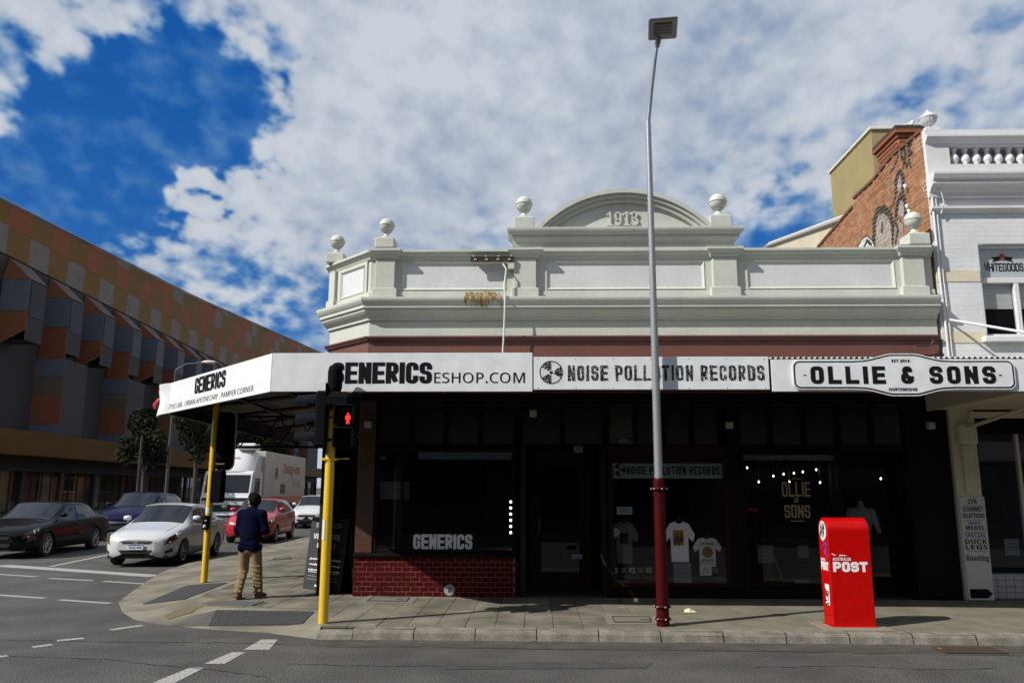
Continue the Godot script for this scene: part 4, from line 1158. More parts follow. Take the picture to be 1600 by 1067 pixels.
const AE := Vector2(-3.66, 2.47)       # awning corner
const AF := Vector2(-6.80, -0.98)
func awning(b: Node3D, black: Material) -> void:
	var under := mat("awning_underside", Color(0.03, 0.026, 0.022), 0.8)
	var iron := mat("corrugated_iron", Color(0.42, 0.42, 0.39), 0.5, [noise_tex(0.03, 0.8, 1.0, 91), 0.8])
	var AG := AF + Vector2(SU.x, SU.z) * 11.0
	# front edge beam
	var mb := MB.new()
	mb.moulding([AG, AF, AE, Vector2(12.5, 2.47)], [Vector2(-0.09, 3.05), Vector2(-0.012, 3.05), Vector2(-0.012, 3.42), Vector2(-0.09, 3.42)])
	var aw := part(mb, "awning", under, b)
	# corrugated sheets over the front: one part per sheet
	var wave := 0.076; var n := 10
	var one := MB.new()
	var r0 := PackedVector3Array(); var r1 := PackedVector3Array()
	for i in n * 6 + 1:
		var x := i * wave / 6.0
		var h := sin(TAU * i / 6.0) * 0.017
		r0.append(Vector3(x, 3.497 + h, 2.46)); r1.append(Vector3(x, 3.80 + h, 0.012))
	one.grid([r0, r1])
	var me := one.mesh(iron)
	var x := -2.0
	while x < 11.8:
		inst(me, "roof_sheet", aw, Transform3D(Basis(), Vector3(x, 0, 0))); x += wave * n
	# roof over the splay and along the side street
	mb = MB.new()
	var P := func(q: Vector2, y: float) -> Vector3: return Vector3(q.x, y, q.y)
	mb.quad(P.call(AE, 3.452), P.call(Vector2(-2.0, 2.47), 3.452), Vector3(-2.0, 3.8, 0.01), P.call(PB, 3.8))
	mb.quad(P.call(AF, 3.452), P.call(AE, 3.452), P.call(PB, 3.8), P.call(PA, 3.8))
	mb.quad(P.call(AG, 3.452), P.call(AF, 3.452), P.call(PA, 3.8), P.call(PA + Vector2(SU.x, SU.z) * 11.0, 3.8))
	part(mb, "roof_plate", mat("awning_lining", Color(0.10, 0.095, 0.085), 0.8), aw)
	# rafters and purlins seen from below
	for i in 12:
		var xx := -2.4 + i * 0.85
		mb = MB.new()
		mb.t = facing(Vector3(xx, 3.36, 2.4), Vector3(0, 0.34, -2.4), Vector3.RIGHT)
		mb.span(Vector3(0, -0.025, -0.05), Vector3(2.4, 0.025, 0.05))
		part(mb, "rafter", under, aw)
	for q in [[AE, PB], [AE.lerp(AF, 0.33), PB.lerp(PA, 0.33)], [AE.lerp(AF, 0.66), PB.lerp(PA, 0.66)], [AF, PA], [AF + Vector2(SU.x, SU.z) * 2.0, PA + Vector2(SU.x, SU.z) * 2.0], [AF + Vector2(SU.x, SU.z) * 4.0, PA + Vector2(SU.x, SU.z) * 4.0], [AF + Vector2(SU.x, SU.z) * 6.0, PA + Vector2(SU.x, SU.z) * 6.0], [AF + Vector2(SU.x, SU.z) * 8.0, PA + Vector2(SU.x, SU.z) * 8.0]]:
		mb = MB.new()
		mb.tube([P.call(q[0].lerp(q[1], 0.03), 3.36), P.call(q[1], 3.72)], 0.05, 4)
		part(mb, "rafter", under, aw)
	for k in [0.33, 0.66]:
		mb = MB.new()
		mb.moulding([AG.lerp(PA + Vector2(SU.x, SU.z) * 11.0, k), AF.lerp(PA, k), AE.lerp(PB, k), Vector2(12.5, lerpf(2.47, 0, k))], [Vector2(-0.03, 3.33 + k * 0.36), Vector2(0.03, 3.33 + k * 0.36), Vector2(0.03, 3.39 + k * 0.36), Vector2(-0.03, 3.39 + k * 0.36)])
		part(mb, "purlin", under, aw)
	# lattice girder across the side street end
	mb = MB.new()
	var g0: Vector3 = P.call(AF + Vector2(SU.x, SU.z) * 3.5, 0.0); var g1: Vector3 = P.call(PA + Vector2(SU.x, SU.z) * 3.5, 0.0)
	var yl := 2.62; var yh := 3.3
	for y in [yl, yh]: mb.tube([g0 + Vector3(0, y, 0), g1 + Vector3(0, y, 0)], 0.028, 4)
	var cells := 7
	for i in cells:
		var a := g0.lerp(g1, float(i) / cells); var c := g0.lerp(g1, float(i + 1) / cells)
		mb.tube([a + Vector3(0, yl, 0), c + Vector3(0, yh, 0)], 0.016, 4); mb.tube([a + Vector3(0, yh, 0), c + Vector3(0, yl, 0)], 0.016, 4)
	part(mb, "lattice_girder", black, aw)
	# ---- signs on the fascia
	var sheet := mat("sign_white", Color(0.69, 0.715, 0.735), 0.4, [noise_tex(0.012, 0.94, 1.0, 95), 0.5])
	var ink := plain("sign_black", Color(0.012, 0.012, 0.015), 0.9)
	ink.metallic_specular = 0.1
	var screw := plain("screw", Color(0.3, 0.3, 0.3), 0.4)
	var zf := 2.47
	# 1: generics front
	var s := thing("fascia_sign", "long white fascia sign reading GENERICS ESHOP.COM in black", "sign")
	var l := -3.66; var r := on_z(832, 580, zf).x
	var yb := on_z(832, 612, zf).y; var yt := on_z(832, 551.5, zf).y
	mb = MB.new(); mb.bbox(Vector3((l + r) * 0.5, (yb + yt) * 0.5, zf + 0.012), Vector3(r - l, yt - yb, 0.024), 0.003); part(mb, "panel", sheet, s)
	var a0 := on_z(517, 599, zf + 0.025); var a1 := on_z(675, 566, zf + 0.025)
	block("GENERICS", a1.x - a0.x, a1.y - a0.y, Vector2(0.42, 0.17), 0.09, ink, "lettering", s, facing(a0, Vector3.RIGHT), 0.003)
	a0 = on_z(678, 598.5, zf + 0.025); a1 = on_z(820, 582, zf + 0.025)
	text("ESHOP.COM", "sans", a1.x - a0.x, a1.y - a0.y, ink, "lettering", s, facing(a0, Vector3.RIGHT), 0.003)
	# 2: generics on the splay
	s = thing("fascia_sign", "angled white fascia sign reading GENERICS above STYLE LAB on the splayed corner", "sign")
	var dirv := Vector3(AE.x - AF.x, 0, AE.y - AF.y); var L := dirv.length()
	var tr := facing(Vector3(AF.x, yb, AF.y), dirv)
	mb = MB.new(); mb.t = tr
	mb.bbox(Vector3(L * 0.5 + 0.2, (yt - yb) * 0.5, 0.012), Vector3(L - 0.404, yt - yb, 0.024), 0.003)
	part(mb, "panel", sheet, s)
	var n0 := tr.basis.z
	var W := func(qx: float, qy: float) -> Vector3: return on_plane(qx, qy, tr.origin + n0 * 0.025, n0)
	a0 = W.call(303, 616); a1 = W.call(353, 580)
	block("GENERICS", (a1 - a0).dot(tr.basis.x), 0.27, Vector2(0.42, 0.17), 0.09, ink, "lettering", s, facing(a0, dirv), 0.003)
	a0 = W.call(262, 640); a1 = W.call(396, 602)
	text("STYLE LAB . URBAN APOTHECARY . PAMPER CORNER", "sans", (a1 - a0).dot(tr.basis.x), 0.085, ink, "lettering", s, facing(Vector3(a0.x, yb + 0.06, a0.z), dirv), 0.002)
	# torn flap curling round the end
	mb = MB.new()
	var rows := []
	for i in 7:
		var tt := i / 6.0
		var ang := tt * 1.5
		var row := PackedVector3Array()
		for k in 6:
			var h := k / 5.0
			var dd := Vector3(0.40 - tt * 0.48 - sin(h * 5.0) * 0.05 * tt, lerpf(0.0, yt - yb, h) - tt * 0.07 * (1.0 - h) - tt * h * 0.03, 0.02 + sin(tt * 3.0) * 0.1 + sin(h * 6.0 + tt * 3.0) * 0.04 * tt)
			row.append(tr * dd)
		rows.append(row)
	mb.grid(rows)
	part(mb, "torn_flap", sheet, s)
	# 3: record shop
	s = thing("fascia_sign", "white sign reading NOISE POLLUTION RECORDS in worn black letters with a trefoil", "sign")
	l = on_z(834, 580, zf).x; r = on_z(1201, 580, zf).x; var yt3 := on_z(1000, 558, zf).y; var yb3 := on_z(1000, 609, zf).y
	mb = MB.new(); mb.bbox(Vector3((l + r) * 0.5, (yb3 + yt3) * 0.5, zf + 0.016), Vector3(r - l, yt3 - yb3, 0.024), 0.003); part(mb, "panel", sheet, s)
	noise_print(s, on_z(843, 600, zf + 0.03), on_z(1194, 563, zf + 0.03), ink, sheet, 2100)
	for i in 7:
		for yy in [yt3 - 0.025, yb3 + 0.025]:
			mb = MB.new(); mb.lathe([Vector2(0.008, 0), Vector2(0.006, 0.004), Vector2(0, 0.005)], Vector3(lerpf(l + 0.06, r - 0.06, i / 6.0), yy, zf + 0.029), 6, Basis(Vector3.RIGHT, PI / 2)); part(mb, "screw", screw, s)
	# 4: clothes shop: backing panel with shaped board
	s = thing("fascia_sign", "white shaped sign reading OLLIE & SONS with a black outline and waisted middle", "sign")
	l = on_z(1205, 580, zf).x; r = 9.6; var yb4 := on_z(1300, 612, zf).y; var yt4 := on_z(1300, 562, zf).y
	mb = MB.new(); mb.bbox(Vector3((l + r) * 0.5, (yb4 + yt4) * 0.5, zf + 0.012), Vector3(r - l, yt4 - yb4, 0.024), 0.003); part(mb, "backing_panel", sheet, s)
	var q0 := on_z(1240, 612, zf + 0.03); var q1 := on_z(1582, 553, zf + 0.03)
	var w := q1.x - q0.x
	var mid := (on_z(1240, 563, zf + 0.03).y + on_z(1240, 609, zf + 0.03).y) * 0.5
	var hh := (on_z(1240, 563, zf + 0.03).y - on_z(1240, 609, zf + 0.03).y) * 0.5
	var poly := PackedVector2Array()
	var quarter := []
	for i in 6: quarter.append(Vector2(w * 0.5 - 0.1 + cos(PI * 0.5 * i / 5.0) * 0.1, hh - 0.1 + sin(PI * 0.5 * i / 5.0) * 0.1))
	for q in [[0.23, 0.0], [0.18, 0.006], [0.15, 0.02], [0.11, 0.05], [0.075, 0.078], [0.055, 0.088]]: quarter.append(Vector2(q[0] * w, hh + q[1]))
	for q in quarter: poly.append(q)
	for i in range(quarter.size() - 1, -1, -1): poly.append(Vector2(-quarter[i].x, quarter[i].y))
	for q in quarter: poly.append(Vector2(-q.x, -q.y))
	for i in range(quarter.size() - 1, -1, -1): poly.append(Vector2(quarter[i].x, -quarter[i].y))
	var ctr := Transform3D(Basis(), Vector3((q0.x + q1.x) * 0.5, mid, zf + 0.025))
	mb = MB.new(); mb.plate(poly, ctr, 0.03); part(mb, "shaped_board", sheet, s)
	var p1 := Geometry2D.offset_polygon(poly, -0.015)[0]
	var p2 := Geometry2D.offset_polygon(poly, -0.036)[0]
	mb = MB.new(); mb.plate(p1, ctr.translated(Vector3(0, 0, 0.03)), 0.002); part(mb, "outline", ink, s)
	mb = MB.new(); mb.plate(p2, ctr.translated(Vector3(0, 0, 0.032)), 0.002); part(mb, "field", sheet, s)
	a0 = on_z(1268, 599.5, zf + 0.06); a1 = on_z(1555, 572, zf + 0.06)
	block("OLLIE & SONS", a1.x - a0.x, a1.y - a0.y, Vector2(0.36, 0.22), 0.34, ink, "lettering", s, facing(a0, Vector3.RIGHT), 0.003)
	for g in [["EST 2014", 1394, 566, 1422, 561.5], ["NORTHBRIDGE", 1390, 610.5, 1434, 606]]:
		a0 = on_z(g[1], g[2], zf + 0.06); a1 = on_z(g[3], g[4], zf + 0.06)
		text(g[0], "sansbold", a1.x - a0.x, a1.y - a0.y, ink, "lettering", s, facing(a0, Vector3.RIGHT), 0.003)
	for g in [1258, 1564]:
		a0 = on_z(g, 586, zf + 0.062); mb = MB.new(); mb.box(a0, Vector3(0.035, 0.012, 0.003)); part(mb, "dash", ink, s)
	# scrap of red cloth by the torn end
	var rl := thing("red_bunting", "small scrap of red cloth hanging at the torn awning end", "cloth")
	mb = MB.new()
	var c0: Vector3 = W.call(248, 622)
	c0 -= tr.basis.x * 0.1
	mb.grid([PackedVector3Array([c0, c0 + Vector3(0.06, 0.02, 0), c0 + Vector3(0.13, 0.1, 0.02)]), PackedVector3Array([c0 + Vector3(-0.06, -0.12, 0.05), c0 + Vector3(0.02, -0.1, 0.06), c0 + Vector3(0.06, -0.04, 0.03)]), PackedVector3Array([c0 + Vector3(-0.05, -0.2, 0), c0 + Vector3(-0.01, -0.22, 0.02), c0 + Vector3(0.03, -0.14, 0)])])
	part(mb, "cloth", plain("red_cloth", Color(0.42, 0.03, 0.02), 0.8), rl)

func noise_print(s: Node3D, lo: Vector3, hi: Vector3, ink: Material, paper: Material, flakes: int) -> void:   # trefoil and worn lettering
	var w := hi.x - lo.x; var h := hi.y - lo.y
	var R := h * 0.5
	var c := Vector3(lo.x + R, lo.y + R, lo.z)
	var mb := MB.new()
	for i in 36:
		var a := TAU * i / 36; var e := TAU * (i + 1) / 36
		var p := Vector3(cos(a), sin(a), 0); var q := Vector3(cos(e), sin(e), 0)
		mb.quad(c + p * R * 0.9, c + p * R, c + q * R, c + q * R * 0.9)
		if int(floor((i + 3) / 6.0)) % 2 == 0: mb.quad(c + p * R * 0.24 + Vector3(0, 0, 0.0005), c + p * R * 0.93 + Vector3(0, 0, 0.0005), c + q * R * 0.93 + Vector3(0, 0, 0.0005), c + q * R * 0.24 + Vector3(0, 0, 0.0005))
		mb.quad(c + Vector3(0, 0, 0.001), c + p * R * 0.15 + Vector3(0, 0, 0.001), c + q * R * 0.15 + Vector3(0, 0, 0.001), c + Vector3(0, 0, 0.001))
	part(mb, "trefoil", ink, s)
	var x0 := lo.x + w * 0.125
	var at := facing(Vector3(x0, lo.y + h * 0.14, lo.z), Vector3.RIGHT)
	block("NOISE POLLUTION RECORDS", hi.x - x0, h * 0.66, Vector2(0.42, 0.19), 0.2, ink, "lettering", s, at, 0.002, 0.45)
	chips(flakes, hi.x - x0, h * 0.66, h * 0.022, paper, "flaked_print", s, at, 0.005)
	chips(int(flakes / 5.0), R * 2.0, R * 2.0, h * 0.025, paper, "flaked_print", s, facing(lo, Vector3.RIGHT), 0.004)

# ---------- white painted building next door, with its brick flank ----------
func build_white() -> void:
	var wp := paint("gloss_white_paint", Color(0.645, 0.655, 0.67))
	var cream := paint("cream_paint", Color(0.62, 0.57, 0.43))
	var b := thing("white_shop", "two storey white painted brick shop with balustrade, urn and cream bands", "building")
	var xl := 6.85; var xr := 13.5
	var path := [Vector2(xl, -0.6), Vector2(xl, 0.0), Vector2(xr, 0.0)]
	var front := [Vector2(xl - 0.007, 0.0), Vector2(xr, 0.0)]
	var wx0 := 7.60; var wx1 := 8.85; var wy0 := 4.26; var wy1 := 5.88
	# wall core with a window opening
	var mb := MB.new()
	mb.span(Vector3(xl, 3.3, -0.4), Vector3(wx0, 6.9, -0.0055)); mb.span(Vector3(wx1, 3.3, -0.4), Vector3(xr, 6.9, -0.0055))
	mb.span(Vector3(wx0, 3.3, -0.4), Vector3(wx1, wy0, -0.0055)); mb.span(Vector3(wx0, wy1, -0.4), Vector3(wx1, 6.9, -0.0055))
	part(mb, "wall", wp, b)
	# painted brick face: real but hardly visible courses, joined
	mb = MB.new()
	var y := 3.55; var row := 0
	while y < 6.52:
		var x := xl - (0.115 if row % 2 else 0.0)
		while x < 9.3:
			var a := maxf(x, xl); var c := minf(x + 0.23, 9.3)
			if y + 0.07 > wy0 - 0.06 and y < wy1 + 0.1:
				if a < wx0: c = minf(c, wx0)
				elif c > wx1: a = maxf(a, wx1)
				else: c = a
			if c - a > 0.03 and not ((y > 5.2 and y < 5.42) or (y > 4.14 and y < 4.35)):
				mb.bbox(Vector3((a + c) * 0.5, y + 0.038, -0.0133 + rng.randf_range(-0.0004, 0.0006)), Vector3(c - a - 0.004, 0.072, 0.018), 0.002)
			x += 0.23
		y += 0.077; row += 1
	var br := part(mb, "painted_bricks", wp, b)
	br.set_meta("kind", "stuff")
	for q in [[4.15, 4.34], [5.21, 5.41]]:
		mb = MB.new(); mb.span(Vector3(xl, q[0], -0.02), Vector3(wx0 - 0.02, q[1], 0.006)); mb.span(Vector3(wx1 + 0.02, q[0], -0.02), Vector3(xr, q[1], 0.006)); part(mb, "cream_band", cream, b)
	# mouldings
	mb = MB.new(); mb.moulding(front, [Vector2(0, 6.42), Vector2(0.03, 6.43), Vector2(0.05, 6.46), Vector2(0.09, 6.49), Vector2(0.09, 6.53), Vector2(0, 6.55)]); part(mb, "string_course", wp, b)
	mb = MB.new(); mb.moulding(front, [Vector2(0, 6.70), Vector2(0.05, 6.71), Vector2(0.06, 6.78), Vector2(0.13, 6.86), Vector2(0.2, 6.9), Vector2(0.2, 6.96), Vector2(0.24, 6.98), Vector2(0.27, 7.05), Vector2(0.27, 7.09), Vector2(-0.3, 7.12)]); part(mb, "cornice", wp, b)
	mb = MB.new(); mb.span(Vector3(xl, 7.09, -0.3), Vector3(xr, 7.30, 0.07)); part(mb, "balustrade_base", wp, b)
	mb = MB.new(); mb.span(Vector3(xl - 0.003, 6.9, -0.34), Vector3(xl + 0.4, 7.952, 0.06)); part(mb, "end_pier", wp, b)
	mb = MB.new(); mb.moulding(front, [Vector2(-0.3, 7.64), Vector2(0.05, 7.64), Vector2(0.06, 7.68), Vector2(0.1, 7.72), Vector2(0.16, 7.78), Vector2(0.16, 7.82), Vector2(0.1, 7.83), Vector2(0.1, 7.93), Vector2(-0.3, 7.94)]); part(mb, "balustrade_rail", wp, b)
	var one := MB.new()
	one.lathe([Vector2(0.05, 0), Vector2(0.055, 0.03), Vector2(0.035, 0.05), Vector2(0.07, 0.11), Vector2(0.078, 0.15), Vector2(0.06, 0.2), Vector2(0.035, 0.25), Vector2(0.04, 0.29), Vector2(0.055, 0.31), Vector2(0.055, 0.35)], Vector3.ZERO, 14)
	var me := one.mesh(wp)
	for i in 14: inst(me, "baluster", b, Transform3D(Basis(), Vector3(7.38 + i * 0.19, 7.295, -0.05)))
	mb = MB.new(); mb.span(Vector3(xl + 0.4, 7.2, -0.32), Vector3(xr, 7.7, -0.26)); part(mb, "parapet_back", wp, b)
	# urn
	var uc := Vector3(7.02, 7.945, -0.1)
	mb = MB.new(); mb.bbox(uc + Vector3(0, 0.035, 0), Vector3(0.27, 0.07, 0.27), 0.01)
	var urn := part(mb, "urn", wp, b)
	mb = MB.new()
	mb.lathe([Vector2(0.1, 0.07), Vector2(0.09, 0.085), Vector2(0.04, 0.105), Vector2(0.035, 0.135), Vector2(0.05, 0.15), Vector2(0.09, 0.175), Vector2(0.125, 0.22), Vector2(0.137, 0.275), Vector2(0.158, 0.29), Vector2(0.158, 0.305), Vector2(0.125, 0.335), Vector2(0.075, 0.37), Vector2(0.035, 0.405), Vector2(0.02, 0.43), Vector2(0.0, 0.46)], uc, 24)
	part(mb, "urn_body", wp, urn)
	for i in 16:
		mb = MB.new()
		var a := TAU * i / 16
		var d := Vector3(cos(a), 0, sin(a))
		mb.tube([uc + d * 0.088 + Vector3(0, 0.178, 0), uc + d * 0.122 + Vector3(0, 0.22, 0), uc + d * 0.135 + Vector3(0, 0.272, 0)], 0.011, 5); part(mb, "urn_flute", wp, urn)
	# upper window
	var fr := frame_rect(wx0, wx1, wy0, wy1, -0.13, 0.055, 0.09, wp, "window", b)
	mb = MB.new(); mb.bbox(Vector3((wx0 + wx1) * 0.5, 5.25, -0.13), Vector3(wx1 - wx0 - 0.14, 0.09, 0.088), 0.006); mb.bbox(Vector3((wx0 + wx1) * 0.5, 4.74, -0.13), Vector3(0.08, 0.92, 0.088), 0.006); part(mb, "glazing_bar", wp, fr)
	pane(wx0 + 0.07, wx1 - 0.07, 5.29, 5.82, -0.14, mat("frosted_pane", Color(0.36, 0.40, 0.42), 0.3), "upper_pane", fr)
	for q in [[wx0 + 0.07, (wx0 + wx1) * 0.5 - 0.04], [(wx0 + wx1) * 0.5 + 0.04, wx1 - 0.07]]:
		pane(q[0], q[1], 4.33, 5.21, -0.14, glass("window_glass", 0.15), "lower_pane", fr)
		for k in 11:
			mb = MB.new(); mb.box(Vector3((q[0] + q[1]) * 0.5, 5.19 - k * 0.04, -0.19), Vector3(q[1] - q[0], 0.034, 0.004)); mb.t = Transform3D(); part(mb, "blind_slat", plain("blind", Color(0.5, 0.53, 0.52), 0.6), fr)
	mb = MB.new(); mb.span(Vector3(wx0 - 0.02, wy0, -1.2), Vector3(wx1 + 0.02, wy1, -1.1)); mb.span(Vector3(wx0 - 0.1, wy0, -1.1), Vector3(wx0 - 0.02, wy1, -0.41)); mb.span(Vector3(wx1 + 0.02, wy0, -1.1), Vector3(wx1 + 0.1, wy1, -0.41)); mb.span(Vector3(wx0, wy0 - 0.1, -1.1), Vector3(wx1, wy0, -0.41)); mb.span(Vector3(wx0, wy1, -1.1), Vector3(wx1, wy1 + 0.1, -0.41)); part(mb, "room_shell", mat("room_black", Color(0.02, 0.02, 0.022), 0.9), b)
	mb = MB.new(); mb.bbox(Vector3((wx0 + wx1) * 0.5, wy0 - 0.06, 0.02), Vector3(wx1 - wx0 + 0.2, 0.1, 0.16), 0.012); part(mb, "window_sill", wp, b)
	mb = MB.new()     # shallow segmental head
	var ap := PackedVector2Array([Vector2(wx0 - 0.01, wy1 + 0.06), Vector2(wx0 - 0.01, wy1 - 0.02)])
	for i in 9: ap.append(Vector2(lerpf(wx0, wx1, i / 8.0), wy1 - 0.02 + sin(PI * i / 8.0) * 0.045))
	ap.append(Vector2(wx1 + 0.01, wy1 + 0.06))
	mb.plate(ap, Transform3D(Basis(), Vector3(0, 0, -0.1)), 0.09); part(mb, "window_head", wp, b)
	var ink := plain("sign_black", Color(0.012, 0.012, 0.015), 0.9)
	var a0 := on_z(1540, 424, -0.137); var a1 := on_z(1599, 411, -0.137)
	block("WHITEGOODS", a1.x - a0.x, a1.y - a0.y, Vector2(0.24, 0.14), 0.16, ink, "window_lettering", fr, facing(a0, Vector3.RIGHT), 0.002)
	mb = MB.new()
	var ec := on_z(1567, 404, -0.134)
	for sgn in [-1.0, 1.0]: mb.sheet([ec + Vector3(0.02 * sgn, -0.02, 0), ec + Vector3(0.18 * sgn, -0.06, 0), ec + Vector3(0.15 * sgn, -0.015, 0), ec + Vector3(0.19 * sgn, 0.02, 0), ec + Vector3(0.02 * sgn, 0.04, 0)] if sgn > 0 else [ec + Vector3(-0.02, 0.04, 0), ec + Vector3(-0.19, 0.02, 0), ec + Vector3(-0.15, -0.015, 0), ec + Vector3(-0.18, -0.06, 0), ec + Vector3(-0.02, -0.02, 0)])
	part(mb, "emblem", ink, fr)
	mb = MB.new(); mb.plate(ellipse(0.045, 0.06, 14), Transform3D(Basis(), ec + Vector3(0, 0.03, 0.0005)), 0.002); part(mb, "emblem", plain("emblem_red", Color(0.25, 0.04, 0.04)), fr)
	# flank of bricks rising over the corner shop roof, sprayed with lettering
	flank(b)
	# ground floor: pilaster, dark window, tiled stall riser, cream awning soffit
	var dim := cream  # the same full cream paint as the bands
	var px0 := 6.80; var px1 := 7.20
	mb = MB.new(); mb.bbox(Vector3((px0 + px1) * 0.5, 1.55, -0.02), Vector3(px1 - px0, 3.1, 0.2), 0.012); var pl := part(mb, "pilaster", dim, b)
	mb = MB.new(); mb.bbox(Vector3(7.02, 2.62, 0.12), Vector3(0.3, 0.34, 0.16), 0.03); mb.bbox(Vector3(7.02, 2.36, 0.1), Vector3(0.2, 0.2, 0.1), 0.03); part(mb, "console", dim, pl)
	mb = MB.new(); mb.bbox(Vector3(7.02, 1.98, 0.095), Vector3(0.16, 0.62, 0.03), 0.01); part(mb, "raised_panel", dim, pl)
	mb = MB.new(); mb.span(Vector3(px1 + 0.004, 0.0, -0.3), Vector3(12, 0.42, -0.055))
	var st := part(mb, "tiled_riser", mat("tile_grout", Color(0.12, 0.12, 0.13), 0.9), b)
	var tile := MB.new(); tile.bbox(Vector3(0.068, 0.045, 0), Vector3(0.131, 0.087, 0.02), 0.003)
	var tm := tile.mesh(mat("white_tile", Color(0.34, 0.35, 0.40), 0.25))
	for i in 14:
		for k in 4: inst(tm, "tile", st, Transform3D(Basis(), Vector3(px1 + 0.02 + i * 0.137, 0.03 + k * 0.093, -0.05)))
	var f := frame_rect(px1 + 0.02, 11.0, 0.43, 2.7, -0.1, 0.07, 0.1, mat("dark_joinery", Color(0.02, 0.016, 0.015)), "shop_window", b)
	pane(px1 + 0.09, 10.93, 0.5, 2.63, -0.1, glass("shop_glass"), "pane", f)
	mb = MB.new(); mb.bbox(Vector3(7.93, 1.6, -0.1), Vector3(0.05, 2.2, 0.08), 0.006); part(mb, "mullion", dim, f)
	mb = MB.new(); mb.span(Vector3(px1, 2.7, -0.2), Vector3(12, 3.3, -0.05)); part(mb, "shop_fascia", mat("dark_joinery", Color(0.02, 0.016, 0.015)), b)
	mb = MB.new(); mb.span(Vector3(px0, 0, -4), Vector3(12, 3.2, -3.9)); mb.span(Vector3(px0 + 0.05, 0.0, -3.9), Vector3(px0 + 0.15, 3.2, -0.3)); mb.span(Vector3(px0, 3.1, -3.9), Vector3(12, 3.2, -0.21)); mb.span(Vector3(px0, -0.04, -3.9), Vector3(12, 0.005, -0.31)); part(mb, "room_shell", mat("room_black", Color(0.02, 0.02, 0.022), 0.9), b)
	# soffit boards under the awning
	for i in 16:
		mb = MB.new(); mb.span(Vector3(6.5, 3.02, 0.05 + i * 0.148), Vector3(12, 3.045, 0.19 + i * 0.148)); part(mb, "soffit_board", dim, b)
	mb = MB.new(); mb.span(Vector3(6.46, 3.0, 0.03), Vector3(6.498, 3.5, 2.42)); part(mb, "soffit_end", dim, b)
	mb = MB.new(); mb.tube([Vector3(6.98, 2.7, 0.15), Vector3(7.5, 3.0, 1.4), Vector3(7.9, 3.01, 2.3)], 0.03, 6); part(mb, "awning_brace", dim, b)
	mb = MB.new(); mb.span(Vector3(7.1, 2.88, 0.06), Vector3(12, 2.98, 0.14)); part(mb, "soffit_beam", dim, b)
	# awning tie rod and the cables down the joint
	mb = MB.new(); mb.tube([on_z(1481, 499, 0.02), Vector3(8.9, 3.5, 2.3)], 0.022, 8); part(mb, "tie_rod", wp, b)
	mb = MB.new(); mb.lathe([Vector2(0.06, 0), Vector2(0.05, 0.03), Vector2(0, 0.035)], on_z(1481, 499, 0.0), 10, Basis(Vector3.RIGHT, PI / 2)); part(mb, "rod_plate", wp, b)
	for q in [[6.885, 0.035, 0.022], [6.95, 0.03, 0.01]]:
		mb = MB.new(); mb.tube([Vector3(q[0], 6.85, q[1]), Vector3(q[0], 5.2, q[1]), Vector3(q[0] + 0.02, 4.4, q[1]), Vector3(q[0] + 0.02, 3.45, q[1])], q[2], 7); part(mb, "downpipe", wp, b)
	mb = MB.new(); mb.tube([Vector3(6.84, 6.75, -0.1), Vector3(6.9, 6.85, 0.08), Vector3(7.0, 6.8, 0.12), Vector3(7.05, 6.6, 0.1), Vector3(7.0, 6.4, 0.06)], 0.012, 6); part(mb, "cable", wp, b)
	# hand painted poster on the pilaster
	var po := thing("poster_board", "narrow cream board lettered 276 gourmet selections on the pilaster", "poster")
	var l := 6.815; var r := 7.215
	var yb := 0.02; var yt := on_z(1506, 776, 0.1).y
	mb = MB.new(); mb.bbox(Vector3((l + r) * 0.5, (yb + yt) * 0.5, 0.092), Vector3(r - l, yt - yb, 0.02), 0.003); part(mb, "board", plain("poster_cream", Color(0.5, 0.5, 0.47), 0.7), po)
	var blue := plain("poster_blue", Color(0.04, 0.13, 0.25))
	var z := 0.103
	var line := func(s: String, kind: String, y0: float, h: float, k: float, m: Material) -> void:
		text(s, kind, (r - l) * k, h, m, "lettering", po, facing(Vector3(l + (r - l) * (1 - k) * 0.5, y0, z), Vector3.RIGHT), 0.002)
	var H := yt - yb
	line.call("276", "sansbold", yt - H * 0.07, H * 0.045, 0.36, ink); line.call("GOURMET", "sansbold", yt - H * 0.145, H * 0.045, 0.8, ink); line.call("SELECTIONS", "sansbold", yt - H * 0.21, H * 0.045, 0.85, ink)
	line.call("OUR BEST", "sansbold", yt - H * 0.275, H * 0.028, 0.5, blue); line.call("MEATS", "sansbold", yt - H * 0.325, H * 0.04, 0.7, ink)
	line.call("SPECIAL", "sansbold", yt - H * 0.40, H * 0.045, 0.82, blue); line.call("DUCK", "sansbold", yt - H * 0.46, H * 0.045, 0.85, ink); line.call("LEGS", "sansbold", yt - H * 0.515, H * 0.045, 0.85, ink)
	line.call("Roasting", "serifbold", yt - H * 0.64, H * 0.075, 0.9, ink)
	for k in [0.09, 0.235, 0.345, 0.535]:
		mb = MB.new(); mb.box(Vector3((l + r) * 0.5, yt - H * k, z), Vector3((r - l) * 0.8, 0.006, 0.002)); part(mb, "rule", ink, po)
	mb = MB.new(); mb.plate(PackedVector2Array([Vector2(l + 0.03, yb + 0.03), Vector2(r - 0.1, yb + 0.03), Vector2(r - 0.02, yb + 0.1), Vector2(r - 0.1, yb + 0.17), Vector2(l + 0.03, yb + 0.17)]), Transform3D(Basis(), Vector3(0, 0, z - 0.001)), 0.002); part(mb, "arrow", ink, po)
	# things behind: chimney and block
	tan_block()

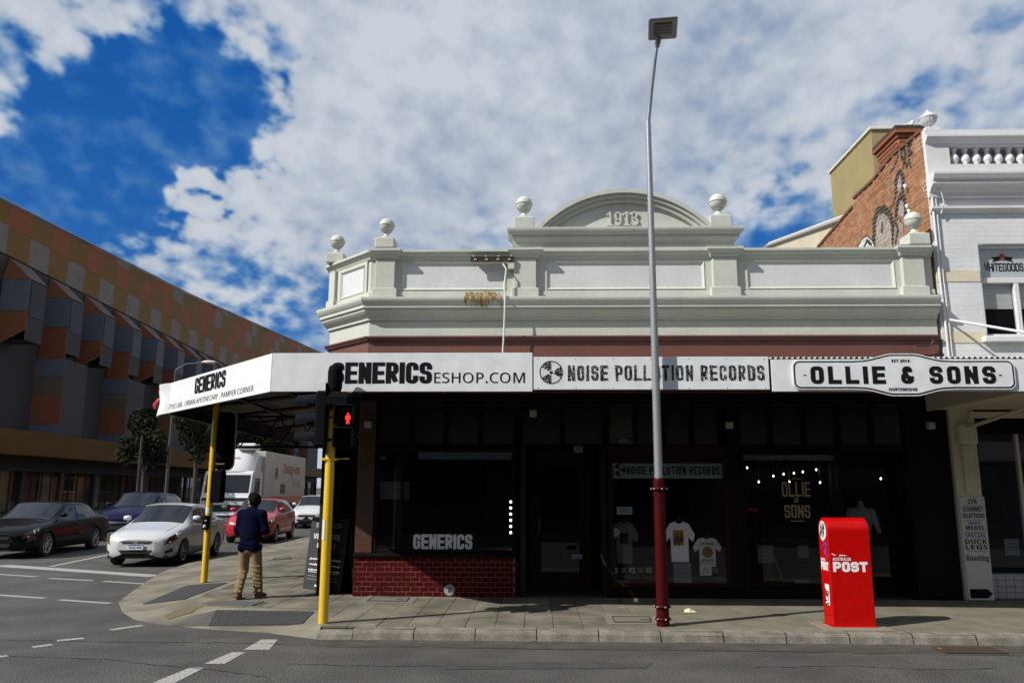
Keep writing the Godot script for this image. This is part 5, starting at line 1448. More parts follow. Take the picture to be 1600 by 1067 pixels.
func flank(b: Node3D) -> void:
	var X := 6.84
	var prof := []      # (z, top y)
	for q in [[1424, 209], [1396, 240.5], [1365, 280], [1334, 309], [1333, 322], [1278, 386], [1245, 425]]:
		var p := on_x(q[0], q[1], X); prof.append(Vector2(p.z, p.y))
	prof[0] = Vector2(-0.02, 7.98)
	var zmin: float = prof[-1].x
	var top := func(z: float) -> float:
		for i in prof.size() - 1:
			if z <= prof[i].x and z >= prof[i + 1].x:
				return lerpf(prof[i].y, prof[i + 1].y, (prof[i].x - z) / maxf(prof[i].x - prof[i + 1].x, 1e-4))
		return prof[-1].y
	# sprayed picture: the colour of each brick face is read from this
	var zl := -zmin; var y0 := 4.9; var yh := 3.4
	var W := int(zl * 90); var H := int(yh * 90)
	var im := Image.create(W, H, false, Image.FORMAT_RGB8)
	var nz := FastNoiseLite.new(); nz.seed = 5; nz.frequency = 0.06
	var shapes := []   # [outline in photo pixels, outline width, fill, line]
	for s in [[[[1366, 385], [1367, 345], [1372, 330], [1382, 326], [1391, 334], [1396, 352], [1397, 387]], 0.16, Color(0.36, 0.33, 0.31)],
			[[[1401, 336], [1403, 318], [1408, 306], [1414, 310], [1416, 328], [1415, 338]], 0.13, Color(0.40, 0.37, 0.36)],
			[[[1400, 300], [1402, 276], [1407, 268], [1412, 278], [1411, 298]], 0.12, Color(0.38, 0.36, 0.35)],
			[[[1340, 388], [1347, 374], [1356, 368], [1364, 376], [1368, 388]], 0.03, Color(0.62, 0.64, 0.66)],
			[[[1396, 388], [1398, 352], [1404, 340], [1412, 350], [1414, 388]], 0.02, Color(0.33, 0.25, 0.23)]]:
		var poly := PackedVector2Array()
		for q in s[0]:
			var p := on_x(q[0], q[1], X); poly.append(Vector2(-p.z, p.y))
		shapes.append([poly, s[1], s[2]])
	var strokes := []
	for s in [[[1408, 232], [1410, 248], [1416, 246], [1415, 234], [1408, 232]], [[1418, 228], [1424, 226], [1420, 236], [1426, 240], [1420, 244]], [[1412, 262], [1414, 250], [1418, 262], [1421, 250], [1424, 262]], [[1393, 268], [1400, 256], [1404, 244]], [[1387, 330], [1396, 322], [1402, 300], [1399, 285], [1404, 268]], [[1379, 348], [1379, 362]], [[1352, 384], [1356, 376], [1362, 382]], [[1400, 345], [1404, 360], [1400, 380]]]:
		var pts := []
		for q in s:
			var p := on_x(q[0], q[1], X); pts.append(Vector2(-p.z, p.y))
		strokes.append(pts)
	for j in H:
		for i in W:
			var p := Vector2((i + 0.5) / 90.0, y0 + yh - (j + 0.5) / 90.0)
			var k := 0.85 + nz.get_noise_2d(i, j) * 0.35
			var c := Color(0.34, 0.155, 0.075) * k
			for s in shapes:
				var inside := Geometry2D.is_point_in_polygon(p, s[0])
				var dist := 1e9
				for e in s[0].size():
					var a: Vector2 = s[0][e]; var d: Vector2 = s[0][(e + 1) % s[0].size()]
					if e == s[0].size() - 1: continue
					dist = minf(dist, p.distance_to(Geometry2D.get_closest_point_to_segment(p, a, d)))
				if dist < s[1] * 0.5 * (1.0 + nz.get_noise_2d(i * 3, j * 3) * 0.4): c = Color(0.015, 0.014, 0.014)
				elif inside: c = s[2] * (0.85 + nz.get_noise_2d(i * 2 + 50, j * 2) * 0.4)
			for s in strokes:
				for e in s.size() - 1:
					if p.distance_to(Geometry2D.get_closest_point_to_segment(p, s[e], s[e + 1])) < 0.036: c = Color(0.015, 0.013, 0.013)
			im.set_pixel(i, j, Color(c.r, c.g, c.b).linear_to_srgb())
	var bm := StandardMaterial3D.new()
	bm.resource_name = "sprayed_brick"; bm.albedo_texture = ImageTexture.create_from_image(im); bm.roughness = 0.9; bm.vertex_color_use_as_albedo = true
	# core
	var mb := MB.new()
	var rows := []
	var poly := PackedVector2Array()
	for p in prof: poly.append(Vector2(-p.x, p.y - 0.03))
	poly.append(Vector2(-zmin, 4.6)); poly.append(Vector2(0.02, 4.6))
	mb.plate(poly, Transform3D(Basis(Vector3(0, 0, -1), Vector3.UP, Vector3.RIGHT), Vector3(X + 0.005, 0, 0)), 0.25)
	var fl := part(mb, "flank_wall", mat("old_mortar", Color(0.4, 0.28, 0.19), 0.95), b)
	mb = MB.new(); mb.use_uv = true; mb.use_col = true
	var y := 5.5; var row := 0
	while y < 8.1:
		var z := -0.02 + (0.115 if row % 2 else 0.0)
		while z > zmin:
			var za := minf(z, -0.02); var zb := maxf(z - 0.23, zmin)
			var h := minf(0.077, minf(top.call(za), top.call(zb)) - y)
			if h > 0.03 and za - zb > 0.04:
				var t := rng.randf_range(0.72, 1.15)
				if y < 7.6 and za > -0.5 and rng.randf() < 0.5: t *= 1.3
				mb.col = Color(t, t * rng.randf_range(0.92, 1.04), t * rng.randf_range(0.85, 1.05))
				var o := X + rng.randf_range(-0.003, 0.003)
				var n0 := mb.v.size()
				var a := Vector3(o, y + 0.005, zb + 0.006); var c := Vector3(o, y + 0.005, za - 0.006); var d := Vector3(o, y + h - 0.005, za - 0.006); var e := Vector3(o, y + h - 0.005, zb + 0.006)
				mb.quad(a, c, d, e)
				for k in range(n0, mb.v.size()): mb.u[k] = Vector2(-mb.v[k].z / zl, (y0 + yh - mb.v[k].y) / yh)
				var dx := Vector3(0.008, 0, 0)
				for s in [[a, c], [c, d], [d, e], [e, a]]:
					n0 = mb.v.size()
					mb.quad(s[1], s[0], s[0] + dx, s[1] + dx)
					for k in range(n0, mb.v.size()): mb.u[k] = Vector2(-mb.v[k].z / zl, (y0 + yh - mb.v[k].y) / yh)
			z -= 0.23
		y += 0.0815; row += 1
	var bk := part(mb, "bricks", bm, fl)
	bk.set_meta("kind", "stuff")
	# wall capping bricks laid along the slope, and insulators
	var cap := mat("cap_brick", Color(0.2, 0.1, 0.06), 0.9, [noise_tex(0.05, 0.6, 1.0, 71, FastNoiseLite.TYPE_SIMPLEX_SMOOTH, 5), 2.2])
	for i in [0, 1, 2, 4]:
		var pa: Vector2 = prof[i]; var pb: Vector2 = prof[i + 1]
		var k := maxi(1, int(pa.distance_to(pb) / 0.24))
		for j in k:
			var p := pa.lerp(pb, (j + 0.5) / k)
			mb = MB.new(); mb.t = facing(Vector3(X + 0.12, p.y - 0.01, p.x), Vector3(0, pb.y - pa.y, pb.x - pa.x), Vector3.RIGHT)
			mb.bbox(Vector3.ZERO, Vector3(0.225, 0.3, 0.07), 0.008); part(mb, "cap_brick", cap, fl)
	# chimney behind the flank wall
	var ch := thing("brick_chimney", "stepped red brick chimney standing behind the sprayed flank wall", "chimney")
	var cm := mat("chimney_brick", Color(0.34, 0.11, 0.05), 0.9, [noise_tex(0.05, 0.6, 1.0, 71, FastNoiseLite.TYPE_SIMPLEX_SMOOTH, 5), 2.2])
	var dk := mat("chimney_soot", Color(0.07, 0.045, 0.035), 0.9, [noise_tex(0.05, 0.6, 1.0, 71, FastNoiseLite.TYPE_SIMPLEX_SMOOTH, 5), 2.2])
	var cz := -1.75; var cx := 7.28
	var ct := on_x(1383, 217, 7.0).y
	mb = MB.new(); mb.span(Vector3(cx - 0.24, 6.5, cz - 0.45), Vector3(cx + 0.24, ct - 0.2, cz + 0.45)); part(mb, "shaft", mat("old_mortar", Color(0.4, 0.28, 0.19), 0.95), ch)
	for k in 8:
		var yy := ct - 0.215 - k * 0.085
		for j in 5:
			for sd in [-1.0, 1.0]:
				mb = MB.new()
				mb.bbox(Vector3(cx + sd * 0.245, yy - 0.04, cz - 0.36 + j * 0.18 + (0.05 if k % 2 else 0.0) - 0.025), Vector3(0.03, 0.072, 0.165), 0.005)
				part(mb, "brick", cm, ch)
		for j in 3:
			mb = MB.new(); mb.bbox(Vector3(cx - 0.16 + j * 0.16, yy - 0.04, cz + 0.455), Vector3(0.15, 0.072, 0.03), 0.005); part(mb, "brick", cm, ch)
	for k in 3:
		mb = MB.new(); mb.bbox(Vector3(cx, ct - 0.165 + k * 0.08, cz), Vector3(0.56 + k * 0.09 - (0.1 if k == 2 else 0.0), 0.078, 0.98 + k * 0.09 - (0.1 if k == 2 else 0.0)), 0.006); part(mb, "corbel_course", cm if k < 2 else dk, ch)
	# bird perched on the chimney
	var bd := thing("perched_bird", "small white bird perched on the brick chimney top", "bird", on_x(1400, 214, 7.3))
	bd.position = Vector3(cx + 0.05, ct + 0.035, cz + 0.3)
	var bw := plain("feather_white", Color(0.75, 0.75, 0.72), 0.8)
	flesh([[Vector3(-0.05, 0.09, 0), Vector3(0.05, 0.11, 0), 0.04, 0.045], [Vector3(0.05, 0.11, 0), Vector3(0.085, 0.165, 0), 0.03, 0.022], [Vector3(0.085, 0.165, 0), Vector3(0.095, 0.175, 0), 0.027, 0.025], [Vector3(-0.05, 0.09, 0), Vector3(-0.14, 0.07, 0), 0.025, 0.008], [Vector3(0.11, 0.172, 0), Vector3(0.14, 0.166, 0), 0.008, 0.004], [Vector3(0.0, 0.07, 0.02), Vector3(0.0, 0.0, 0.02), 0.007, 0.006], [Vector3(0.0, 0.07, -0.02), Vector3(0.0, 0.0, -0.02), 0.007, 0.006]], 0.007, 0.02, bw, "body", bd)
	for sd in [-1.0, 1.0]:
		mb = MB.new(); mb.lathe([Vector2(0, -0.06), Vector2(0.03, 0.0), Vector2(0, 0.09)], Vector3(-0.02, 0.1, sd * 0.035), 8, Basis(Vector3(0, 0, 1), PI / 2) * Basis.from_scale(Vector3(1, 1, 0.4))); part(mb, "wing", plain("feather_grey", Color(0.5, 0.5, 0.5), 0.8), bd)
	# white insulators on the flank
	for q in [[1415, 291], [1421, 330], [1418, 322]]:
		var p := on_x(q[0], q[1], X - 0.06)
		mb = MB.new(); mb.lathe([Vector2(0, 0.04), Vector2(0.03, 0.03), Vector2(0.035, 0.0), Vector2(0.02, -0.02), Vector2(0.02, -0.05), Vector2(0, -0.05)], p, 10); mb.tube([p, p + Vector3(0.09, -0.03, 0)], 0.01, 5)
		tag(part(mb, "insulator", wp_plain(), self), "white porcelain insulator on the sprayed brick flank wall", "insulator", "insulators on the brick flank")
func wp_plain() -> Material: return plain("porcelain", Color(0.75, 0.75, 0.72), 0.3)
func tan_block() -> void:
	var t := thing("tan_building", "plain tan rendered block rising behind the brick flank wall", "building")
	var m := paint("tan_render", Color(0.30, 0.24, 0.105))
	var p0 := on_x(1298, 268, 9.5); var p1 := on_x(1365, 243, 9.5)
	var hh := p0.y - 0.05
	var mb := MB.new(); mb.span(Vector3(9.5, 3, p0.z), Vector3(10.3, hh, p1.z)); part(mb, "wall", m, t)
	mb = MB.new(); mb.bbox(Vector3(9.9, hh + 0.03, (p0.z + p1.z) * 0.5), Vector3(0.92, 0.08, p1.z - p0.z + 0.12), 0.01); part(mb, "coping", plain("coping_pale", Color(0.6, 0.57, 0.48), 0.7), t)
	var g := thing("cream_shed", "cream walled shed with sloping gutter behind the sage parapet", "building")
	var a := on_x(1200, 386, 7.0); var c := on_x(1325, 342, 7.0)
	mb = MB.new()
	mb.plate(PackedVector2Array([Vector2(-c.z, 3), Vector2(-a.z + 0.6, 3), Vector2(-a.z + 0.6, a.y), Vector2(-a.z, a.y), Vector2(-c.z, c.y)]), Transform3D(Basis(Vector3(0, 0, -1), Vector3.UP, Vector3.RIGHT), Vector3(7.0, 0, 0)), 1.5)
	part(mb, "wall", paint("shed_cream", Color(0.54, 0.49, 0.36)), g)
	mb = MB.new(); mb.tube([a + Vector3(0, 0.03, -0.6), a + Vector3(-0.03, 0.03, 0), c + Vector3(-0.03, 0.03, 0)], 0.05, 6); part(mb, "gutter", plain("gutter_grey", Color(0.3, 0.29, 0.27), 0.5), g)
	mb = MB.new(); mb.tube([a + Vector3(0.05, 0.12, -0.6), a + Vector3(0.05, 0.12, 0), c + Vector3(0.05, 0.12, 0)], 0.03, 6); part(mb, "roof_edge", plain("roof_edge_pale", Color(0.6, 0.57, 0.5), 0.5), g)

# ---------- across the side street: panelled building; opposite shops; far end ----------
const MODULE := 1.65          # the panelled building is drawn in units of its cladding module
func sp(s: float, y: float, out: float) -> Vector3:       # along the panelled facade, set back behind a wide forecourt
	return Vector3(-30.525, 0, -8.68) + (SU * s + SN * out) * MODULE + Vector3(0, y * 1.1835 if y < 2.4 else y * MODULE - 1.118, 0)
func kp(s: float, y: float, out: float) -> Vector3:       # along the far kerb of the side street
	return Vector3(-18.5, 0, 0) + SU * s + SN * out + Vector3(0, y, 0)
func slab_part(a: Vector3, b: Vector3, y0: float, y1: float, m: Material, called: String, parent: Node3D, inset := 0.008) -> void:  # vertical panel from a to b, seen from its right-hand side
	y0 = sp(0, y0, 0).y; y1 = sp(0, y1, 0).y
	var tr := facing(Vector3(a.x, 0, a.z), Vector3(b.x - a.x, 0, b.z - a.z))
	var w := Vector2(b.x - a.x, b.z - a.z).length()
	var mb := MB.new(); mb.t = tr
	mb.bbox(Vector3(w * 0.5, (y0 + y1) * 0.5, 0.0), Vector3(w - inset * 2, y1 - y0 - inset * 2, 0.04), 0.004)
	part(mb, called, m, parent)
func build_left() -> void:
	var olive := paint("panel_olive", Color(0.215, 0.12, 0.03)); var orange := paint("panel_orange", Color(0.31, 0.10, 0.04)); var light := paint("panel_light", Color(0.22, 0.19, 0.165))
	var bluegrey := paint("panel_bluegrey", Color(0.12, 0.135, 0.17)); var rustm := paint("panel_rust", Color(0.22, 0.085, 0.045)); var taupe := paint("panel_taupe", Color(0.13, 0.105, 0.08)); var greyp := paint("panel_grey", Color(0.14, 0.12, 0.11))
	var dark := mat("charcoal_metal", Color(0.055, 0.054, 0.055), 0.6)  # charcoal cladding metal, its own even colour
	var gl := plain("bay_glass", Color(0.01, 0.011, 0.013), 0.05)
	for pm in [olive, orange, light, bluegrey, rustm, taupe, greyp, dark]: pm.metallic_specular = 0.2
	gl = plain("bay_tinted_glass", Color(0.03, 0.035, 0.04), 0.25)
	gl.metallic_specular = 0.2
	var b := thing("panelled_building", "long building clad in olive, orange and grey panels with projecting bay windows", "building")
	var roof := func(s: float) -> float: return 12.08 + (s - 13.8) * 0.062 if s < 34 else 13.33 + (s - 34) * 0.084
	# core
	var mb := MB.new()
	var s0 := 11.6; var s1 := 76.0
	for i in 21:
		var a := lerpf(s0, s1, i / 21.0); var c := lerpf(s0, s1, (i + 1) / 21.0)
		mb.quad(sp(a, 3.8, -0.03), sp(c, 3.8, -0.03), sp(c, roof.call(c), -0.03), sp(a, roof.call(a), -0.03))
		mb.quad(sp(a, roof.call(a), -0.03), sp(c, roof.call(c), -0.03), sp(c, roof.call(c), -14), sp(a, roof.call(a), -14))
	mb.quad(sp(s0, -0.1, -14), sp(s0, -0.1, -0.03), sp(s0, roof.call(s0), -0.03), sp(s0, roof.call(s0), -14))
	mb.quad(sp(s1, -0.1, -0.03), sp(s1, -0.1, -14), sp(s1, roof.call(s1), -14), sp(s1, roof.call(s1), -0.03))
	mb.quad(sp(s0, 2.3, -0.06), sp(s1, 2.3, -0.06), sp(s1, 3.85, -0.06), sp(s0, 3.85, -0.06))
	part(mb, "core", dark, b)
	# roof edge trim
	for i in 21:
		mb = MB.new()
		var a := lerpf(s0, s1, i / 21.0); var c := lerpf(s0, s1, (i + 1) / 21.0)
		mb.tube([sp(a, roof.call(a) + 0.02, 0.05), sp(c, roof.call(c) + 0.02, 0.05)], 0.07, 4); part(mb, "roof_trim", plain("trim_pale", Color(0.2, 0.18, 0.15), 0.5), b)
	# flat panels of the top band, cut by the rising roof edge
	var cols := [olive, light, olive, orange]
	var k := -1
	while k < 42:
		var a := 14.5 + k * 1.48; var c := a + 1.48
		for r in 6:
			var y0 := 10.2 + r * 1.1 - (1.1 if r == 0 else 0.0) * 0.0; var y1 := y0 + 1.1
			var ra: float = roof.call(a) - 0.03; var rc: float = roof.call(c) - 0.03
			if y0 > minf(ra, rc) - 0.05: continue
			var m: Material = olive
			if r == 0: m = light if posmod(k, 2) == 1 else olive
			elif r == 1: m = orange if posmod(k, 2) == 0 else olive
			else: m = [olive, orange, light, olive, orange][posmod(k * 3 + r * 2, 5)]
			mb = MB.new()
			var e := 0.004
			var p := [sp(a + e, y0 + e, 0.02), sp(c - e, y0 + e, 0.02), sp(c - e, minf(y1 - e, rc), 0.02), sp(a + e, minf(y1 - e, ra), 0.02)]
			mb.quad(p[0], p[1], p[2], p[3])
			for q in 4: mb.quad(p[(q + 1) % 4], p[q], p[q] - SN * 0.04, p[(q + 1) % 4] - SN * 0.04)
			part(mb, "cladding_panel", m, b)
		k += 1
	# bays
	var D := 1.05
	for i in range(0, 18):
		var s := 14.5 + i * 2.96
		var even := posmod(i, 2) == 1
		var bay := MeshInstance3D.new()
		mb = MB.new()
		var se := s + 1.15
		# dark shell: street face glass
		mb.quad(sp(s, 7.0, D - 0.02), sp(se, 7.0, D - 0.02), sp(se, 9.25, D - 0.02), sp(s, 9.25, D - 0.02))
		mb.quad(sp(se, 7.0, D - 0.02), sp(se, 7.0, 0), sp(se, 9.25, 0), sp(se, 9.25, D - 0.02))
		mb.quad(sp(s, 7.0, 0), sp(se, 7.0, 0), sp(se, 7.0, D - 0.02), sp(s, 7.0, D - 0.02))
		bay = part(mb, "bay_window", dark, b)
		mb = MB.new(); mb.quad(sp(s + 0.1, 7.9, D), sp(se - 0.08, 7.9, D), sp(se - 0.08, 9.2, D), sp(s + 0.1, 9.2, D)); part(mb, "bay_glass", gl, bay)
		var A := sp(s, 0, 0.02); var B := sp(s, 0, D)
		slab_part(A, B, 8.05, 9.25, bluegrey, "panel", bay)
		# lower orange panel with a raked or straight foot
		mb = MB.new()
		var f0 := 6.75; var f1 := 7.35 if not even else 6.75
		mb.quad(sp(s - 0.02, f0 + 0.0, 0.02), sp(s - 0.02, f1, D), sp(s - 0.02, 8.04, D), sp(s - 0.02, 8.04, 0.02))
		mb.quad(sp(s - 0.02, f1, D), sp(s + 0.02, f1, D), sp(s + 0.02, 8.04, D), sp(s - 0.02, 8.04, D))
		part(mb, "panel", rustm, bay)
		# hipped top: orange triangle to the front, grey slope to the street
		mb = MB.new(); mb.tri(sp(s, 9.26, 0.0), sp(s, 9.26, D), sp(s + 0.3, 10.15, 0.0)); part(mb, "top_panel", rustm, bay)
		mb = MB.new(); mb.quad(sp(s, 9.26, D), sp(se, 9.26, D), sp(se + 0.6, 10.15, 0.0), sp(s + 0.3, 10.15, 0.0)); mb.tri(sp(se, 9.26, D), sp(se, 9.26, 0), sp(se + 0.6, 10.15, 0.0)); part(mb, "top_panel", greyp, bay)
		if even:    # pier of panels below
			var sa := s - 0.05
			var A2 := sp(sa, 0, -0.6); var B2 := sp(sa, 0, D + 0.08)
			for q in [[6.05, 6.75, bluegrey], [5.35, 6.05, taupe], [4.15, 5.35, rustm], [3.75, 4.15, bluegrey]]: slab_part(A2, B2, q[0], q[1], q[2], "pier_panel", bay)
			mb = MB.new(); mb.quad(sp(sa, 3.75, D + 0.05), sp(sa + 1.9, 3.75, D + 0.05), sp(sa + 1.9, 6.75, D + 0.05), sp(sa, 6.75, D + 0.05)); mb.quad(sp(sa + 1.9, 3.75, D + 0.05), sp(sa + 1.9, 3.75, 0), sp(sa + 1.9, 6.75, 0), sp(sa + 1.9, 6.75, D + 0.05)); part(mb, "pier_side", dark, bay)
	# ochre band over the ground floor
	var ochre := paint("ochre_band", Color(0.10, 0.05, 0.008))
	mb = MB.new(); mb.quad(sp(11.6, 2.84, 1.32), sp(76, 2.84, 1.32), sp(76, 3.7, 1.32), sp(11.6, 3.7, 1.32)); part(mb, "canopy_frame", dark, b)
	ochre.metallic_specular = 0.2
	for i in 11:
		mb = MB.new(); var a := 11.6 + i * 6.0
		mb.quad(sp(a, 2.85, 1.35), sp(a + 5.98, 2.85, 1.35), sp(a + 5.98, 3.72, 1.35), sp(a, 3.72, 1.35)); mb.quad(sp(a, 3.72, 1.35), sp(a + 5.98, 3.72, 1.35), sp(a + 5.98, 3.72, -0.02), sp(a, 3.72, -0.02)); mb.quad(sp(a, 2.85, -0.3), sp(a + 5.98, 2.85, -0.3), sp(a + 5.98, 2.85, 1.35), sp(a, 2.85, 1.35))
		part(mb, "canopy_panel", ochre, b)
	# ground floor glazing behind columns
	var gg := glass("street_glass", 0.25)
	for i in 22:
		var a := 11.6 + i * 3.0
		mb = MB.new(); mb.quad(sp(a + 0.09, 0.0, -0.2), sp(a + 2.91, 0.0, -0.2), sp(a + 2.91, 2.4, -0.2), sp(a + 0.09, 2.4, -0.2))
		var pn := part(mb, "street_pane", gg, b)
		for kx in 3:
			mb = MB.new(); mb.t = facing(sp(a + 0.75 * (kx + 1), 0, -0.2), SU); mb.box(Vector3(0, 1.4, 0.02), Vector3(0.07, 2.8, 0.08)); part(mb, "mullion", dark, pn)
		mb = MB.new(); mb.t = facing(sp(a, 0, -0.2), SU); mb.box(Vector3(0, 1.4, 0), Vector3(0.28, 2.8, 0.3)); part(mb, "column", dark if i % 3 else taupe, b)
	mb = MB.new(); mb.t = facing(sp(11.6, 0, 0), SU); mb.span(Vector3(0, 2.8, -0.5), Vector3(107, 3.7, -0.1)); part(mb, "glazing_head", dark, b)
	mb = MB.new(); mb.quad(sp(11.6, 0, -3), sp(76, 0, -3), sp(76, 2.6, -3), sp(11.6, 2.6, -3)); mb.quad(sp(11.6, 2.6, -3), sp(76, 2.6, -3), sp(76, 2.6, -0.1), sp(11.6, 2.6, -0.1)); mb.quad(sp(11.6, 0, -3), sp(11.6, 0, -0.2), sp(11.6, 2.6, -0.2), sp(11.6, 2.6, -3)); mb.quad(sp(76, 0, -3), sp(76, 0, -0.2), sp(76, 2.6, -0.2), sp(76, 2.6, -3)); part(mb, "lobby_back", mat("lobby", Color(0.09, 0.07, 0.04), 0.9), b)
	# curtains and cloths behind the glass
	for q in [[14.9, 0.9, 0], [16.4, 0.5, 1], [17.1, 0.8, 0], [18.4, 1.2, 2], [19.9, 1.0, 1], [22.8, 1.0, 0], [24.4, 0.9, 1]]:
		mb = MB.new()
		var rows := []
		for j in 2:
			var rw := PackedVector3Array()
			for x in 13: rw.append(sp(q[0] + q[1] * x / 12.0, 0.2 + j * 2.1, -0.7 + sin(x * 1.7) * 0.05))
			rows.append(rw)
		mb.grid(rows)
		part(mb, "curtain", plain("curtain%d" % q[2], [Color(0.30, 0.2, 0.10), Color(0.34, 0.28, 0.2), Color(0.2, 0.08, 0.05)][q[2]], 0.9), b)
	# footpath in front of it
	mb = MB.new()
	var w := []
	for q in [[0.0, 3.1], [150.0, 3.1], [150.0, -40.0], [0.0, -40.0]]: w.append(kp(q[0], 0.0, q[1]))
	mb.quad(w[0], w[1], w[2], w[3])
	mb.quad(kp(0, -0.13, 3.12), kp(150, -0.13, 3.12), w[1], w[0]); mb.quad(kp(0, -0.13, -40), kp(0, -0.13, 3.12), w[0], w[3])
	structure(mb, "far_footpath", mat("concrete", Color(0.29, 0.27, 0.205)))

func leaf_crown(parent: Node3D, ce: Vector3, rad: Vector3, count: int, size: float, m: Material) -> void:
	var mb := MB.new()
	var blobs := []
	for i in 9:
		var d := Vector3(rng.randfn(), rng.randfn(), rng.randfn()).normalized() * rng.randf_range(0.3, 0.8)
		blobs.append([ce + d * rad, rng.randf_range(0.3, 0.5)])
	for i in count:
		var bl: Array = blobs[rng.randi() % blobs.size()]
		var p: Vector3 = bl[0] + Vector3(rng.randfn(), rng.randfn(), rng.randfn()).normalized() * rad * bl[1] * pow(rng.randf(), 0.4)
		var a := Vector3(rng.randfn(), rng.randfn(), rng.randfn()).normalized()
		var b := a.cross(Vector3(rng.randfn(), rng.randfn(), rng.randfn())).normalized()
		var s := size * rng.randf_range(0.6, 1.3)
		mb.quad(p - a * s, p + b * s * 0.45, p + a * s, p - b * s * 0.45)
	part(mb, "crown", m, parent)
func tree(label: String, at: Vector3, h: float, rad: Vector3, count: int, size: float, group := "street trees") -> void:
	var t := thing("street_tree", label, "tree", at, 0.0, group)
	var bark := mat("bark", Color(0.07, 0.055, 0.045), 0.95, [noise_tex(0.06, 0.5, 1.0, 21), 2.0])
	var mb := MB.new()
	mb.tube([Vector3.ZERO, Vector3(0.05, h * 0.3, 0.02), Vector3(-0.03, h * 0.62, 0), Vector3(0.02, h * 0.8, 0)], 0.13, 8, 0.06)
	part(mb, "trunk", bark, t)
	for i in 5:
		mb = MB.new(); var a := TAU * i / 5 + 0.4
		mb.tube([Vector3(0, h * (0.42 + 0.05 * i), 0), Vector3(cos(a) * rad.x * 0.4, h * 0.66 + 0.1 * i, sin(a) * rad.z * 0.4), Vector3(cos(a) * rad.x * 0.75, h * 0.78, sin(a) * rad.z * 0.75)], 0.05, 6, 0.02); part(mb, "limb", bark, t)
	var lm := mat("foliage", Color(0.018, 0.026, 0.012), 0.85)
	lm.metallic_specular = 0.2
	leaf_crown(t, Vector3(0, h * 0.74, 0), rad, count, size, lm)
func build_far() -> void:
	var i := 0
	for q in [[22.5, 2.5, 5.2, 1.1, "thin dark street tree in front of the bay windows"], [29.5, 2.4, 6.8, 1.4, "dark leafy street tree beside the far street lamp"], [38.0, 2.4, 6.2, 1.7, "dark street tree beyond the panelled building's piers"], [47.0, 2.4, 6.5, 1.9, "far dark street tree before the end of the side street"]]:
		tree(q[4], kp(q[0], 0, q[1]), q[2], Vector3(q[3], q[2] * 0.3, q[3]), 2600, 0.13)
	for q in [[92.0, 12.0, 9.0, 3.2], [96.0, 4.0, 10.0, 3.8], [94.0, 17.5, 8.0, 3.0]]:
		tree("tall tree closing the far end of the side street", kp(q[0], 0, q[1]), q[2], Vector3(q[3], q[2] * 0.32, q[3]), 3000, 0.26, "trees at the street end")
	# house closing the street
	var h := thing("brick_house", "orange brick house with tiled roof at the end of the side street", "building", kp(100, 0, 13.5))
	var mb := MB.new(); mb.span(Vector3(-12, 0, -4), Vector3(12, 4.2, 4)); part(mb, "wall", mat("house_brick", Color(0.3, 0.11, 0.05), 0.9, [noise_tex(0.05, 0.7, 1.0, 71), 1.0]), h)
	mb = MB.new(); mb.quad(Vector3(-12.6, 4.1, 4.6), Vector3(12.6, 4.1, 4.6), Vector3(9, 7.0, 0), Vector3(-9, 7.0, 0)); mb.quad(Vector3(12.6, 4.1, -4.6), Vector3(-12.6, 4.1, -4.6), Vector3(-9, 7, 0), Vector3(9, 7, 0)); mb.tri(Vector3(12.6, 4.1, 4.6), Vector3(12.6, 4.1, -4.6), Vector3(9, 7, 0)); mb.tri(Vector3(-12.6, 4.1, -4.6), Vector3(-12.6, 4.1, 4.6), Vector3(-9, 7, 0)); part(mb, "roof", mat("roof_tile", Color(0.3, 0.1, 0.05), 0.8), h)
	for k in 5:
		mb = MB.new(); mb.span(Vector3(-10 + k * 4.5, 1.2, 4.02), Vector3(-8.2 + k * 4.5, 2.9, 4.06)); var wn := part(mb, "window", plain("bay_glass", Color(0.01, 0.011, 0.013), 0.05), h)
		mb = MB.new(); mb.span(Vector3(-10.1 + k * 4.5, 1.05, 4.01), Vector3(-8.1 + k * 4.5, 1.19, 4.12)); part(mb, "sill", plain("house_sill", Color(0.5, 0.45, 0.38)), wn)
	# shop further along the side street on the right
	var s := thing("side_street_shop", "dark two storey shop further along the side street past the corner doorway", "building", Vector3(-4.9, 0, -15.3), 0.0)
	mb = MB.new(); mb.plate(PackedVector2Array([Vector2(0, 0), Vector2(12, 0), Vector2(12, -70), Vector2(-5.3, -70)]), Transform3D(Basis(Vector3.RIGHT, Vector3.BACK, Vector3.DOWN), Vector3(0, 6.0, 0)), 6.0)
	part(mb, "wall", paint("shop_wall_dim", Color(0.12, 0.08, 0.06)), s)
	for k in 8:
		mb = MB.new(); mb.t = facing(Vector3(0, 0, 0) + SU * (2.0 + k * 4.0) + SN * -0.02, -SU); mb.span(Vector3(0, 0.7, 0.0), Vector3(1.8, 2.6, 0.06)); part(mb, "window", plain("bay_glass", Color(0.01, 0.011, 0.013), 0.05), s)
	# far street lamp with a pale curved head
	var lp := thing("far_street_lamp", "distant grey street lamp with a pale flat head over the side street", "street lamp", kp(24.0, 0, 3.0))
	var top := on_plane(326, 566, kp(24.0, 0, 0), SU)
	var steel := plain("lamp_steel", Color(0.05, 0.052, 0.055), 0.5)
	var rel := top - lp.position
	mb = MB.new(); mb.tube([Vector3(0, 0, 0), Vector3(0, rel.y - 0.4, 0)], 0.08, 8, 0.05); part(mb, "pole", steel, lp)
	mb = MB.new(); mb.tube([Vector3(0, rel.y - 0.4, 0), Vector3(rel.x * 0.3, rel.y - 0.1, rel.z * 0.3), Vector3(rel.x, rel.y, rel.z)], 0.035, 6); part(mb, "arm", steel, lp)
